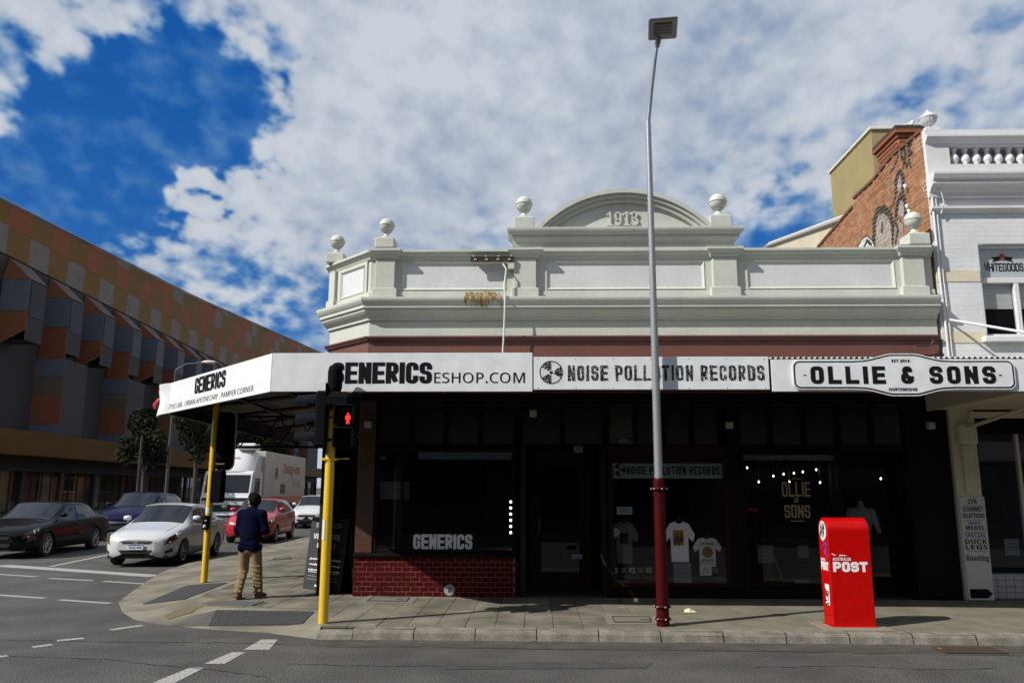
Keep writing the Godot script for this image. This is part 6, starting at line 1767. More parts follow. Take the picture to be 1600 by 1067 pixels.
	mb = MB.new(); mb.lathe([Vector2(0, 0.09), Vector2(0.2, 0.07), Vector2(0.33, 0.0), Vector2(0.2, -0.05), Vector2(0, -0.06)], rel, 14, Basis.from_scale(Vector3(1.2, 1, 0.6))); part(mb, "lamp_head", plain("lamp_pale", Color(0.62, 0.63, 0.64), 0.35), lp)
	# plain dark pole on the far kerb
	var dp := thing("dark_pole", "slim dark pole standing on the far kerb before the tree", "pole", kp(21.0, 0, 2.9))
	mb = MB.new(); mb.lathe([Vector2(0.06, 0), Vector2(0.055, 3.9), Vector2(0.0, 3.95)], Vector3.ZERO, 10); part(mb, "shaft", plain("pole_dark", Color(0.025, 0.025, 0.028), 0.5), dp)
	mb = MB.new(); mb.lathe([Vector2(0.12, 0), Vector2(0.12, 0.04), Vector2(0.065, 0.06)], Vector3.ZERO, 10); part(mb, "base_plate", plain("pole_dark", Color(0.025, 0.025, 0.028)), dp)
	# row of shops across the road, which the shop windows mirror
	var o := thing("opposite_shops", "row of shops with white awning across the main road", "building", Vector3(0, 0, 18.5))
	mb = MB.new(); mb.span(Vector3(-34, 0, 0), Vector3(34, 9.0, 9)); part(mb, "wall", mat("opposite_wall", Color(0.10, 0.09, 0.085), 0.8), o)
	mb = MB.new(); mb.span(Vector3(-34, 3.3, -3.0), Vector3(34, 3.42, 0)); part(mb, "awning", mat("awning_underside", Color(0.03, 0.026, 0.022), 0.8), o)
	mb = MB.new(); mb.span(Vector3(-34, 2.75, -3.03), Vector3(34, 3.42, -3.0)); part(mb, "fascia", paint("opposite_fascia", Color(0.7, 0.7, 0.7)), o)
	for k in 17:
		mb = MB.new(); mb.span(Vector3(-33 + k * 4.0, 0.5, -0.06), Vector3(-30 + k * 4.0, 2.6, 0.01)); part(mb, "window", plain("bay_glass", Color(0.01, 0.011, 0.013), 0.05), o)
	tree("street tree across the main road mirrored in the shop glass", Vector3(-7.5, 0, 15.6), 5.6, Vector3(1.6, 1.7, 1.4), 2600, 0.12)

# ---------- street furniture ----------
func build_street() -> void:
	var ink := plain("sign_black", Color(0.012, 0.012, 0.015), 0.9)
	var galv := mat("galvanised", Color(0.36, 0.38, 0.40), 0.42, [noise_tex(0.05, 0.72, 1.0, 101, FastNoiseLite.TYPE_CELLULAR, 3), 3.0])
	galv.metallic = 0.35
	var mb := MB.new()
	# lamp post
	var lp := thing("lamp_post", "tall galvanised lamp post with dark red base sleeve at the kerb", "street lamp", Vector3(1.63, 0, 2.62))
	var redm := mat("sleeve_red", Color(0.06, 0.002, 0.003), 0.45, [noise_tex(0.03, 0.8, 1.0, 61), 1.0])
	redm.metallic_specular = 0.25
	var y1 := on_z(1028, 747, 2.62).y; var y2 := on_z(1013, 190, 2.62).y
	mb = MB.new(); mb.lathe([Vector2(0.083, 0), Vector2(0.083, 0.1), Vector2(0.08, 0.3), Vector2(0.077, 1.0), Vector2(0.077, y1 - 0.04), Vector2(0.06, y1)], Vector3.ZERO, 20)
	var sl := part(mb, "base_sleeve", redm, lp)
	for q in [0.09, 0.24, y1 - 0.14]:
		mb = MB.new(); mb.lathe([Vector2(0.08, -0.02), Vector2(0.1, -0.015), Vector2(0.103, 0.0), Vector2(0.1, 0.015), Vector2(0.08, 0.02)], Vector3(0, q, 0), 20); part(mb, "collar", redm, sl)
		for k in 6:
			mb = MB.new(); var a := TAU * k / 6 + 0.3; mb.lathe([Vector2(0.012, 0), Vector2(0.01, 0.012), Vector2(0, 0.013)], Vector3(cos(a) * 0.1, q, sin(a) * 0.1), 6, Basis(Vector3.UP, -a) * Basis(Vector3(0, 0, 1), -PI / 2)); part(mb, "bolt", plain("bolt_pale", Color(0.3, 0.28, 0.25), 0.6), sl)
	mb = MB.new(); mb.lathe([Vector2(0.057, y1 - 0.02), Vector2(0.047, (y1 + y2) * 0.5), Vector2(0.038, y2), Vector2(0.0, y2 + 0.01)], Vector3.ZERO, 18); part(mb, "pole", galv, lp)
	var tip := on_z(1027, 68, 2.85) - lp.position
	mb = MB.new(); mb.tube([Vector3(0.002, y2 - 0.25, 0), Vector3(0.004, y2 + 0.02, 0), Vector3(0.05, y2 + 0.45, 0.06), tip + Vector3(-0.03, -0.2, -0.03), tip], 0.032, 10, 0.026); part(mb, "arm", galv, lp)
	# flat square lantern tilted to the road
	var hd := MB.new()
	var ht := Transform3D(Basis(Vector3.UP, -0.12) * Basis(Vector3.RIGHT, deg_to_rad(-8)), tip + Vector3(0.05, 0.1, 0.22))
	hd.t = ht; hd.bbox(Vector3.ZERO, Vector3(0.40, 0.05, 0.44), 0.02)
	var head := part(hd, "lantern", plain("lantern_grey", Color(0.20, 0.195, 0.185), 0.5), lp)
	mb = MB.new(); mb.t = ht; mb.bbox(Vector3(0, -0.028, 0.02), Vector3(0.25, 0.016, 0.25), 0.004); part(mb, "led_plate", plain("led_dark", Color(0.04, 0.04, 0.045), 0.3), head)
	for i in 16:
		mb = MB.new(); mb.t = ht; mb.bbox(Vector3(-0.09 + (i % 4) * 0.06, -0.038, -0.07 + (i / 4) * 0.06), Vector3(0.042, 0.008, 0.042), 0.004); part(mb, "led_lens", plain("led_lens", Color(0.08, 0.08, 0.08), 0.15), head)
	mb = MB.new(); mb.tube([tip - Vector3(0.005, 0.05, 0.01), tip + Vector3(0.02, 0.06, 0.06)], 0.04, 8); part(mb, "spigot", galv, lp)
	# post box
	var pb := thing("post_box", "red street post box with rounded top and white post lettering", "post box", Vector3(4.045, 0, 2.495))
	var pr := gloss("post_red", Color(0.44, 0.0015, 0.001), 0.5)
	pr.metallic_specular = 0.2; pr.clearcoat = 0.25
	pr.albedo_texture = noise_tex(0.012, 0.93, 1.0, 141, FastNoiseLite.TYPE_SIMPLEX_SMOOTH, 5); pr.uv1_triplanar = true; pr.uv1_world_triplanar = true; pr.uv1_scale = Vector3(1.3, 1.3, 1.3)
	var hw := 0.27; var dz := 0.165; var H := 1.36
	var prof := PackedVector2Array([Vector2(-dz, 0.0), Vector2(dz, 0.0)])
	for i in 17: prof.append(Vector2(cos(PI * i / 16) * dz, H - dz + sin(PI * i / 16) * dz))
	mb = MB.new()
	var rows := [PackedVector3Array(), PackedVector3Array(), PackedVector3Array(), PackedVector3Array()]
	var line := [Vector2(dz, 0.02)]
	for i in 17: line.append(Vector2(cos(PI * i / 16) * dz, H - dz + sin(PI * i / 16) * dz))
	line.append(Vector2(-dz, 0.02))
	# rolled sheet: walls, with small rounded long edges
	for w in [[-hw, -0.012], [-hw + 0.012, 0.0], [hw - 0.012, 0.0], [hw, -0.012]]:
		var r := PackedVector3Array()
		for k in line.size():
			var c := Vector2(0, H - dz); var q: Vector2 = line[k]
			var n := (q - c).normalized() if q.y > H - dz else Vector2(signf(q.x), 0)
			var p: Vector2 = q + n * w[1]
			r.append(Vector3(w[0], p.y, p.x))
		rows[[-hw, -hw + 0.012, hw - 0.012, hw].find(w[0])] = r
	mb.grid([rows[3], rows[2]]); mb.grid([rows[2], rows[1]]); mb.grid([rows[1], rows[0]])
	var body := part(mb, "body", pr, pb)
	for sd in [-1.0, 1.0]:
		mb = MB.new()
		var pts := []
		for k in line.size(): pts.append(rows[0 if sd < 0 else 3][k])
		if sd < 0: pts.reverse()
		mb.sheet(pts); part(mb, "side_panel", pr, pb)
	mb = MB.new(); mb.bbox(Vector3(0, 0.012, 0), Vector3(hw * 2 + 0.03, 0.024, dz * 2 + 0.03), 0.006); part(mb, "base_plate", pr, pb)
	mb = MB.new(); mb.bbox(Vector3(-0.02, 0.004, 0.05), Vector3(0.86, 0.012, 0.68), 0.003); part(mb, "plinth", mat("plinth_concrete", Color(0.28, 0.235, 0.17), 0.9, [noise_tex(0.09, 0.7, 1.0, 15), 1.3]), pb)
	var wl := plain("post_white", Color(0.72, 0.72, 0.74), 0.5)
	var F := func(x: float, y: float) -> Transform3D: return facing(Vector3(x, y, dz + 0.001), Vector3.RIGHT)
	block("POST", 0.44, 0.125, Vector2(0.36, 0.26), 0.1, wl, "lettering", pb, F.call(-0.225, 0.685), 0.001)
	text("AUSTRALIA", "sansbold", 0.235, 0.038, wl, "lettering", pb, F.call(-0.225, 0.825), 0.001)
	mb = MB.new(); mb.sheet([Vector3(-0.24, 0.91, dz + 0.002), Vector3(-0.19, 0.885, dz + 0.002), Vector3(-0.18, 0.892, dz + 0.002), Vector3(-0.225, 0.915, dz + 0.002)]); mb.sheet([Vector3(-0.15, 0.885, dz + 0.002), Vector3(-0.03, 0.885, dz + 0.002), Vector3(-0.08, 0.896, dz + 0.002), Vector3(-0.13, 0.898, dz + 0.002)]); part(mb, "worn_sticker", wl, pb)
	text("NO STANDING", "sansbold", 0.15, 0.016, wl, "lettering", pb, facing(Vector3(-0.17, 1.205, dz + 0.0 - 0.006), Vector3.RIGHT, Vector3(0, 1, -0.2)), 0.003)
	var S := func(z: float, y: float) -> Transform3D: return facing(Vector3(-hw - 0.001, y, z), Vector3(0, 0, 1))
	block("POST", 0.26, 0.11, Vector2(0.36, 0.26), 0.1, wl, "lettering", pb, S.call(-0.13, 0.69), 0.001)
	text("AUSTRALIA", "sansbold", 0.16, 0.03, wl, "lettering", pb, S.call(-0.13, 0.81), 0.001)
	mb = MB.new(); mb.plate(ellipse(0.12, 0.13), S.call(0.0, 1.19), 0.002); part(mb, "sticker", wl, pb)
	mb = MB.new()
	for k in 9:
		var p := S.call(-0.08 + k * 0.018, 1.12 + (k % 3) * 0.05) as Transform3D
		mb.t = p; mb.box(Vector3(0, 0.03, 0.003), Vector3(0.024, 0.07 + (k % 2) * 0.04, 0.002))
	part(mb, "sticker_print", ink, pb)
	mb = MB.new(); mb.plate(rounded(0.14, 0.26, 0.02), S.call(-0.04, 0.26), 0.002); part(mb, "sticker", wl, pb)
	mb = MB.new()
	for k in 14: mb.t = S.call(-0.03 + rng.randf() * 0.1, 0.27 + rng.randf() * 0.2); mb.t.basis = mb.t.basis * Basis(Vector3(0, 0, 1), rng.randf() * 3); mb.box(Vector3(0.0, 0.01, 0.003 + k * 0.0001), Vector3(0.015, 0.07, 0.0015))
	part(mb, "sticker_print", ink, pb)
	mb = MB.new()
	for k in 12:
		mb.t = S.call(-0.02 + rng.randf() * 0.12, 0.9 + k * 0.014); mb.t.basis = mb.t.basis * Basis(Vector3(0, 0, 1), rng.randf() * 3); mb.box(Vector3(0, 0, 0.002 + k * 0.0001), Vector3(0.014, 0.1, 0.0015))
	part(mb, "spray_tag", plain("tag_purple", Color(0.18, 0.05, 0.35), 0.5), pb)
	# near traffic signal
	var ns := thing("traffic_signal", "yellow traffic signal pole with black lanterns and lit red walking figure", "traffic light", Vector3(-2.755, 0, 2.64))
	var yel := gloss("signal_yellow", Color(0.66, 0.42, 0.018), 0.4)
	var blk := plain("signal_black", Color(0.006, 0.006, 0.008), 0.75)
	var hood := plain("hood_black", Color(0.008, 0.009, 0.012), 0.75)
	blk.metallic_specular = 0.12; hood.metallic_specular = 0.15
	var pt := on_z(519, 640, 2.64).y
	mb = MB.new(); mb.lathe([Vector2(0.064, 0), Vector2(0.064, 2.3), Vector2(0.05, 2.36), Vector2(0.05, pt + 0.3), Vector2(0, pt + 0.31)], Vector3.ZERO, 18); part(mb, "pole", yel, ns)
	mb = MB.new(); mb.lathe([Vector2(0.066, 2.345), Vector2(0.068, 2.36), Vector2(0.066, 2.375)], Vector3.ZERO, 18); part(mb, "joint_ring", blk, ns)
	mb = MB.new(); mb.lathe([Vector2(0.053, pt - 0.12), Vector2(0.055, pt - 0.11), Vector2(0.053, pt - 0.1)], Vector3.ZERO, 18); part(mb, "joint_ring", blk, ns)
	mb = MB.new(); mb.bbox(Vector3(0, on_z(515, 718, 2.64).y, 0), Vector3(0.2, 0.035, 0.14), 0.006); mb.tube([Vector3(0.1, on_z(515, 717, 2.64).y, 0.02), Vector3(0.26, on_z(515, 717, 2.64).y + 0.004, 0.02)], 0.008, 5); part(mb, "clamp", yel, ns)
	mb = MB.new(); mb.t = Transform3D(Basis(Vector3.UP, -0.6), Vector3.ZERO); mb.bbox(Vector3(0.0, 1.18, 0.063), Vector3(0.05, 0.26, 0.006), 0.002); part(mb, "white_label", plain("band_white", Color(0.55, 0.53, 0.45), 0.7), ns)
	# vehicle lantern: faces the left, three hoods
	var vc := Vector3(-0.14, on_z(486, 655, 2.6).y, -0.05)
	mb = MB.new(); mb.bbox(vc + Vector3(0.0, 0, 0), Vector3(0.16, 0.76, 0.27), 0.03)
	var vl := part(mb, "vehicle_lantern", blk, ns)
	for k in [-1, 0, 1]:
		mb = MB.new()
		var a := []
		for st in 2:
			var r := PackedVector3Array()
			for i in 15:
				var an := lerpf(-0.25, PI + 0.25, i / 14.0)
				r.append(vc + Vector3(-0.08 - st * 0.27, k * 0.245 + sin(an) * 0.112 - 0.01 - st * 0.02, cos(an) * 0.112))
			a.append(r)
		mb.grid(a)
		var hd2 := part(mb, "hood", hood, vl)
		mb = MB.new(); mb.lathe([Vector2(0.0, 0.02), Vector2(0.09, 0.0)], vc + Vector3(-0.082, k * 0.245, 0), 14, Basis(Vector3(0, 0, 1), PI / 2)); part(mb, "lens", plain("lens_dark", [Color(0.01, 0.03, 0.015), Color(0.05, 0.03, 0.008), Color(0.05, 0.006, 0.006)][k + 1], 0.1), hd2)
	mb = MB.new(); mb.bbox(vc + Vector3(0.085, 0, 0), Vector3(0.012, 0.95, 0.46), 0.004); part(mb, "target_board", blk, vl)
	# pedestrian lantern: faces the viewer
	var pc := Vector3(on_z(542, 650, 2.72).x + 2.755, on_z(542, 667, 2.72).y, 0.06)
	mb = MB.new(); mb.bbox(pc, Vector3(0.27, 0.60, 0.18), 0.02)
	var pl := part(mb, "walk_lantern", blk, ns)
	for k in [0.15, -0.15]:
		mb = MB.new(); mb.span(pc + Vector3(-0.13, k + 0.12, 0.09), pc + Vector3(0.13, k + 0.135, 0.25)); mb.span(pc + Vector3(-0.135, k - 0.12, 0.09), pc + Vector3(-0.12, k + 0.119, 0.24)); mb.span(pc + Vector3(0.12, k - 0.12, 0.09), pc + Vector3(0.135, k + 0.119, 0.24)); part(mb, "hood", hood, pl)
	# lit red figure
	var fig := glow("red_figure_light", Color(1.0, 0.035, 0.03), 1.3)
	mb = MB.new()
	var fc := on_z(542.5, 654, 2.82) - ns.position
	fc.z = pc.z + 0.093
	var u := 0.0105
	for q in [PackedVector2Array([Vector2(-2, 1), Vector2(2, 1), Vector2(2.2, 4.6), Vector2(-2.2, 4.6)]), PackedVector2Array([Vector2(-1.9, -6.5), Vector2(-0.3, -6.5), Vector2(-0.2, 1), Vector2(-2, 1)]), PackedVector2Array([Vector2(0.3, -6.5), Vector2(1.9, -6.5), Vector2(2, 1), Vector2(0.2, 1)]), PackedVector2Array([Vector2(-3.6, -0.8), Vector2(-2.7, -0.8), Vector2(-2.1, 4.4), Vector2(-3.2, 3.6)]), PackedVector2Array([Vector2(2.7, -0.8), Vector2(3.6, -0.8), Vector2(3.2, 3.6), Vector2(2.1, 4.4)]), ellipse(1.3, 1.4, 12, Vector2(0, 6.3))]:
		var sc := PackedVector2Array()
		for p in q: sc.append(p * u)
		mb.plate(sc, Transform3D(Basis(), fc), 0.004)
	part(mb, "red_figure_light", fig, pl)
	# rear of the lantern for the main road: bullet hood on top
	var tc := Vector3(on_z(524, 590, 2.7).x + 2.755, on_z(524, 611, 2.7).y, 0.08)
	mb = MB.new(); mb.lathe([Vector2(0.085, 0), Vector2(0.098, 0.04), Vector2(0.1, 0.26), Vector2(0.085, 0.33), Vector2(0.04, 0.36), Vector2(0, 0.362)], tc, 16); part(mb, "top_cap", blk, ns)
	mb = MB.new(); mb.bbox(tc + Vector3(0.0, -0.045, 0), Vector3(0.1, 0.08, 0.1), 0.01); mb.tube([tc + Vector3(-0.1, -0.03, 0), tc + Vector3(0.24, -0.02, 0)], 0.014, 6); mb.tube([Vector3(-0.2, pt + 0.18, 0), Vector3(0.2, pt + 0.18, 0.02)], 0.025, 6); mb.tube([Vector3(-0.15, pt - 0.2, 0), Vector3(0.18, pt - 0.2, 0.02)], 0.02, 6); part(mb, "bracket", plain("bracket_brass", Color(0.12, 0.09, 0.05), 0.5), ns)
	# main road lantern seen from behind on top of the pole
	mb = MB.new(); mb.bbox(Vector3(on_z(530, 627, 2.7).x + 2.755, on_z(530, 627, 2.7).y, 0.1), Vector3(0.36, 0.2, 0.18), 0.05); part(mb, "lantern_top", blk, ns)
	# far traffic signal on the corner
	var fs := thing("corner_signal", "slim yellow signal pole at the corner with white edged black board and push button", "traffic light", Vector3(-6.26, -0.03, -2.06))
	mb = MB.new(); mb.lathe([Vector2(0.062, 0), Vector2(0.06, 2.9), Vector2(0.05, 4.0), Vector2(0, 4.02)], Vector3.ZERO, 16); part(mb, "pole", yel, fs)
	mb = MB.new(); mb.lathe([Vector2(0.064, 1.27), Vector2(0.064, 1.38)], Vector3.ZERO, 16); part(mb, "white_band", plain("band_white", Color(0.55, 0.53, 0.45), 0.7), fs)
	mb = MB.new(); mb.bbox(Vector3(-0.01, 1.1, 0.09), Vector3(0.14, 0.27, 0.09), 0.03); var btn := part(mb, "push_button", blk, fs)
	mb = MB.new(); mb.lathe([Vector2(0.035, 0), Vector2(0.03, 0.02), Vector2(0, 0.022)], Vector3(-0.01, 1.03, 0.135), 12, Basis(Vector3.RIGHT, PI / 2)); mb.box(Vector3(0.0, 1.14, 0.137), Vector3(0.05, 0.018, 0.006)); part(mb, "button", plain("button_pale", Color(0.4, 0.4, 0.4), 0.4), btn)
	# board: rounded rectangle seen from behind, pale rim
	var b0 := on_z(322, 735, -2.0) - fs.position; var b1 := on_z(366, 640, -2.0) - fs.position
	mb = MB.new(); mb.plate(rounded(b1.x - b0.x, b1.y - b0.y, 0.14), Transform3D(Basis(), Vector3(b0.x, b0.y, -0.12)), 0.012); var bd := part(mb, "target_board", plain("rim_white", Color(0.55, 0.55, 0.55), 0.5), fs)
	mb = MB.new(); mb.plate(rounded(b1.x - b0.x - 0.05, b1.y - b0.y - 0.05, 0.12), Transform3D(Basis(), Vector3(b0.x + 0.025, b0.y + 0.025, -0.108)), 0.004); part(mb, "board_face", blk, bd)
	mb = MB.new(); mb.bbox(Vector3((b0.x + b1.x) * 0.5 + 0.03, (b0.y + b1.y) * 0.5, -0.02), Vector3(0.26, 0.8, 0.15), 0.04); part(mb, "lantern_back", blk, bd)
	mb = MB.new(); mb.bbox(Vector3(0.13, 1.78, -0.02), Vector3(0.24, 0.62, 0.2), 0.03); part(mb, "walk_lantern", blk, fs)
	for q in [b0.y + 0.12, b1.y - 0.25]:
		mb = MB.new(); mb.tube([Vector3(-0.07, q, 0.02), Vector3(0.24, q, 0.0)], 0.02, 6); part(mb, "bracket", plain("bracket_brass", Color(0.12, 0.09, 0.05), 0.5), fs)
	# sandwich board
	var sb := thing("sandwich_board", "black A-frame sandwich board chalked with GENERICS beside the corner doorway", "sandwich board")
	var q0 := on_y(472, 919.5, 0.0); var q1 := on_y(529, 928.5, 0.0)
	var rgt := (q1 - q0).normalized(); var w := q0.distance_to(q1)
	var chalk := mat("chalkboard", Color(0.03, 0.033, 0.042), 0.7, [noise_tex(0.02, 0.6, 1.0, 61), 1.5])
	var backv := rgt.cross(Vector3.UP) * -1.0
	var tilt := (Vector3.UP * 1.0 + backv * 0.11).normalized()
	var hgt := 1.22
	for sd in [0, 1]:
		mb = MB.new()
		var o := q0 if sd == 0 else q0 + backv * 0.3
		var upv := tilt if sd == 0 else (Vector3.UP - backv * 0.11).normalized()
		mb.t = facing(o, rgt, upv); mb.bbox(Vector3(w * 0.5, hgt * 0.5, -0.012), Vector3(w, hgt, 0.024), 0.006)
		part(mb, "leaf", chalk, sb)
	var T := facing(q0, rgt, tilt)
	var wh := plain("chalk_white", Color(0.6, 0.6, 0.6), 0.9)
	var put_ := func(x: float, y: float) -> Transform3D: return T * Transform3D(Basis(), Vector3(x * w, y * hgt, 0.001))
	block("GENERICS", w * 0.7, 0.085, Vector2(0.4, 0.2), 0.1, plain("chalk_grey", Color(0.2, 0.21, 0.24), 0.9), "lettering", sb, put_.call(0.15, 0.86), 0.001)
	text("VEG    NITE", "sansbold", w * 0.72, 0.09, wh, "lettering", sb, put_.call(0.12, 0.7), 0.001)
	text("BO     LI", "sansbold", w * 0.5, 0.08, wh, "lettering", sb, put_.call(0.25, 0.58), 0.001)
	for k in 3:
		for e in [[0.1, 0.38], [0.62, 0.32]]:
			mb = MB.new(); mb.t = put_.call(e[0], 0.42 - k * 0.075) as Transform3D
			var x := 0.0
			while x < e[1] * w:
				var dx := rng.randf_range(0.012, 0.03); mb.box(Vector3(x + dx * 0.5, rng.randf_range(0, 0.008), 0.001), Vector3(dx, rng.randf_range(0.015, 0.035), 0.002)); x += dx + 0.007
			var cl := part(mb, "chalk_line", wh, sb); cl.set_meta("kind", "stuff")
	for k in 2:
		mb = MB.new(); mb.t = put_.call(0.1, 0.19 - k * 0.045) as Transform3D
		var x := 0.0
		while x < 0.8 * w:
			var dx := rng.randf_range(0.008, 0.022); mb.box(Vector3(x + dx * 0.5, 0, 0.001), Vector3(dx, rng.randf_range(0.01, 0.022), 0.002)); x += dx + 0.009
		var cl := part(mb, "chalk_line", plain("chalk_grey", Color(0.2, 0.21, 0.24), 0.9), sb); cl.set_meta("kind", "stuff")
	mb = MB.new(); mb.t = put_.call(0.1, 0.245) as Transform3D; mb.box(Vector3(w * 0.4, 0, 0.001), Vector3(w * 0.8, 0.008, 0.002)); part(mb, "rule", wh, sb)
	mb = MB.new(); mb.t = put_.call(0.33, 0.05) as Transform3D; mb.box(Vector3(w * 0.17, 0.02, 0.001), Vector3(w * 0.34, 0.035, 0.002)); part(mb, "label", wh, sb)

# ---------- what the shop windows show ----------
func shirt(label: String, lo: Vector3, hi: Vector3, m: Material, printed: String) -> void:
	var t := thing("t_shirt", label, "t-shirt", Vector3((lo.x + hi.x) * 0.5, lo.y, lo.z))
	var w := hi.x - lo.x; var h := hi.y - lo.y
	var out := [Vector2(-0.32, 0), Vector2(0.32, 0), Vector2(0.33, 0.62), Vector2(0.5, 0.5), Vector2(0.58, 0.68), Vector2(0.36, 0.95), Vector2(0.14, 1.0), Vector2(0.07, 0.95), Vector2(-0.07, 0.95), Vector2(-0.14, 1.0), Vector2(-0.36, 0.95), Vector2(-0.58, 0.68), Vector2(-0.5, 0.5), Vector2(-0.33, 0.62)]
	var poly := PackedVector2Array()
	for q in out: poly.append(Vector2(q.x * w * 0.9, q.y * h))
	var mb := MB.new(); mb.plate(poly, Transform3D(Basis(), Vector3(0, 0, -0.02)), 0.035); part(mb, "cloth", m, t)
	mb = MB.new(); mb.tube([Vector3(-0.1 * w, h, 0), Vector3(0, h * 1.05, 0), Vector3(0.1 * w, h, 0)], 0.006, 5); mb.tube([Vector3(0, h * 1.05, 0), Vector3(0, h * 1.12, 0), Vector3(0.02, h * 1.14, 0), Vector3(0.03, h * 1.11, 0)], 0.005, 5); part(mb, "hanger", plain("hanger", Color(0.1, 0.08, 0.05)), t)
	var ink := plain("sign_black", Color(0.012, 0.012, 0.015), 0.9)
	if printed == "square":
		mb = MB.new(); mb.box(Vector3(-0.04 * w, h * 0.6, 0.017), Vector3(w * 0.36, h * 0.38, 0.003)); part(mb, "print", plain("print_ochre", Color(0.3, 0.17, 0.03), 0.8), t)
		mb = MB.new()
		for k in 6: mb.box(Vector3(w * (-0.17 + k * 0.05), h * (0.5 + 0.05 * (k % 3)), 0.0195), Vector3(w * 0.035, h * (0.14 + 0.04 * (k % 2)), 0.002))
		part(mb, "print", ink, t)
	elif printed == "round":
		mb = MB.new(); mb.plate(ellipse(w * 0.2, w * 0.2), Transform3D(Basis(), Vector3(0, h * 0.5, 0.016)), 0.003); part(mb, "print", plain("print_brown", Color(0.2, 0.09, 0.02), 0.8), t)
		text("STONE", "sansbold", w * 0.5, h * 0.09, ink, "lettering", t, facing(Vector3(-w * 0.25, h * 0.74, 0.017), Vector3.RIGHT), 0.002)
		text("ROSES", "sansbold", w * 0.44, h * 0.08, ink, "lettering", t, facing(Vector3(-w * 0.22, h * 0.18, 0.017), Vector3.RIGHT), 0.002)
	else:
		mb = MB.new(); mb.box(Vector3(0, h * 0.6, 0.017), Vector3(w * 0.3, h * 0.25, 0.003)); part(mb, "print", ink, t)
func build_displays() -> void:
	var z := -0.22
	shirt("white t-shirt with dark ochre square print hanging in the record shop window", on_z(1040, 878, z), on_z(1084, 815, z), plain("shirt_white", Color(0.72, 0.74, 0.80), 0.9), "square")
	shirt("white t-shirt with brown round print hanging in the record shop window", on_z(1085, 885, z), on_z(1126, 840, z), plain("shirt_offwhite", Color(0.55, 0.55, 0.5), 0.9), "round")
	shirt("dim grey t-shirt at the left side of the record shop window", on_z(955, 880, z - 0.3), on_z(996, 815, z - 0.3), plain("shirt_grey", Color(0.13, 0.14, 0.14), 0.9), "plain")
	# banner across the window head
	var bn := thing("window_banner", "pale blue banner reading NOISE POLLUTION RECORDS inside the shop window", "banner")
	var a := on_z(955, 747, -0.09); var b := on_z(1129, 722, -0.09)
	var mb := MB.new(); mb.bbox(Vector3((a.x + b.x) * 0.5, (a.y + b.y) * 0.5, -0.09), Vector3(b.x - a.x, b.y - a.y, 0.008), 0.002); var pale := plain("banner_blue", Color(0.20, 0.30, 0.34), 0.7); part(mb, "sheet", pale, bn)
	noise_print(bn, Vector3(a.x + 0.04, a.y + 0.03, -0.084), Vector3(b.x - 0.05, b.y - 0.03, -0.084), plain("sign_black", Color(0.012, 0.012, 0.015)), pale, 500)
	# cards and stickers on the glass
	var i := 0
	for q in [[964, 804, 988, 792, 1, "pale blue card stuck inside the record shop window"], [956, 838, 968, 826, 0, "round pale sticker on the record shop glass"], [1094, 899, 1112, 883, 0, "white label card below the round print shirt"], [1053, 911, 1080, 880, 2, "dim blue poster leaning below the square print shirt"], [893, 873, 910, 866, 2, "small blue card in the recessed doorway"], [897, 707, 911, 696, 3, "small beige notice above the recessed door"], [968, 694, 982, 686, 3, "small beige sticker on the green transom pane"], [592, 780, 640, 752, 4, "dim handwritten notice in the narrow generics pane"], [1243, 913, 1264, 906, 2, "dim blue packet low in the clothes shop window"], [1572, 868, 1592, 842, 2, "pale blue sheet behind the white tiled shop window"], [1185, 880, 1208, 852, 4, "dim framed card in the clothes shop window"], [1248, 872, 1263, 852, 4, "dim small card beside the tripod in the clothes shop"]]:
		var c0 := on_z(q[0], q[1], -0.12 if i < 4 or i > 6 else 0.0); var c1 := on_z(q[2], q[3], c0.z)
		if i == 5 or i == 6: c0.z = -0.045
		var m := plain("card%d" % q[4], [Color(0.5, 0.5, 0.5), Color(0.25, 0.33, 0.36), Color(0.1, 0.14, 0.19), Color(0.16, 0.15, 0.12), Color(0.06, 0.065, 0.07)][q[4]], 0.8)
		var th := thing("window_card", q[5], "card")
		mb = MB.new()
		if i == 1: mb.plate(ellipse((c1.x - c0.x) * 0.5, (c1.x - c0.x) * 0.5, 20, Vector2((c0.x + c1.x) * 0.5, (c0.y + c1.y) * 0.5)), Transform3D(Basis(), Vector3(0, 0, c0.z)), 0.004)
		else: mb.bbox(Vector3((c0.x + c1.x) * 0.5, (c0.y + c1.y) * 0.5, c0.z), Vector3(c1.x - c0.x, c1.y - c0.y, 0.008), 0.002)
		part(mb, "sheet", m, th)
		mb = MB.new()
		for k in 3: mb.box(Vector3((c0.x + c1.x) * 0.5, lerpf(c0.y, c1.y, 0.3 + k * 0.2), c0.z + 0.0055), Vector3((c1.x - c0.x) * (0.7 - 0.1 * k), (c1.y - c0.y) * 0.06, 0.002))
		part(mb, "printed_lines", plain("print_grey", Color(0.06, 0.07, 0.08)), th)
		i += 1
	# record sleeves along the display shelf
	var sx := [961, 975, 988, 1001, 1014, 1068, 1118]
	for k in sx.size():
		var c := on_z(sx[k], 891, -0.2)
		var th := thing("record_card", ["small white and black card", "small dark figure card", "small white bird print card", "small dark blue card", "small grey picture card", "small pale photograph card", "small deep blue card"][k] + " on the record shop display shelf", "card", c, 0.0, "cards along the record shop shelf")
		mb = MB.new(); mb.bbox(Vector3.ZERO, Vector3(0.1, 0.085, 0.01), 0.002); part(mb, "sleeve", plain("sleeve%d" % k, [Color(0.3, 0.3, 0.32), Color(0.04, 0.04, 0.06), Color(0.34, 0.34, 0.36), Color(0.03, 0.05, 0.12), Color(0.2, 0.2, 0.2), Color(0.42, 0.42, 0.44), Color(0.03, 0.06, 0.16)][k], 0.6), th)
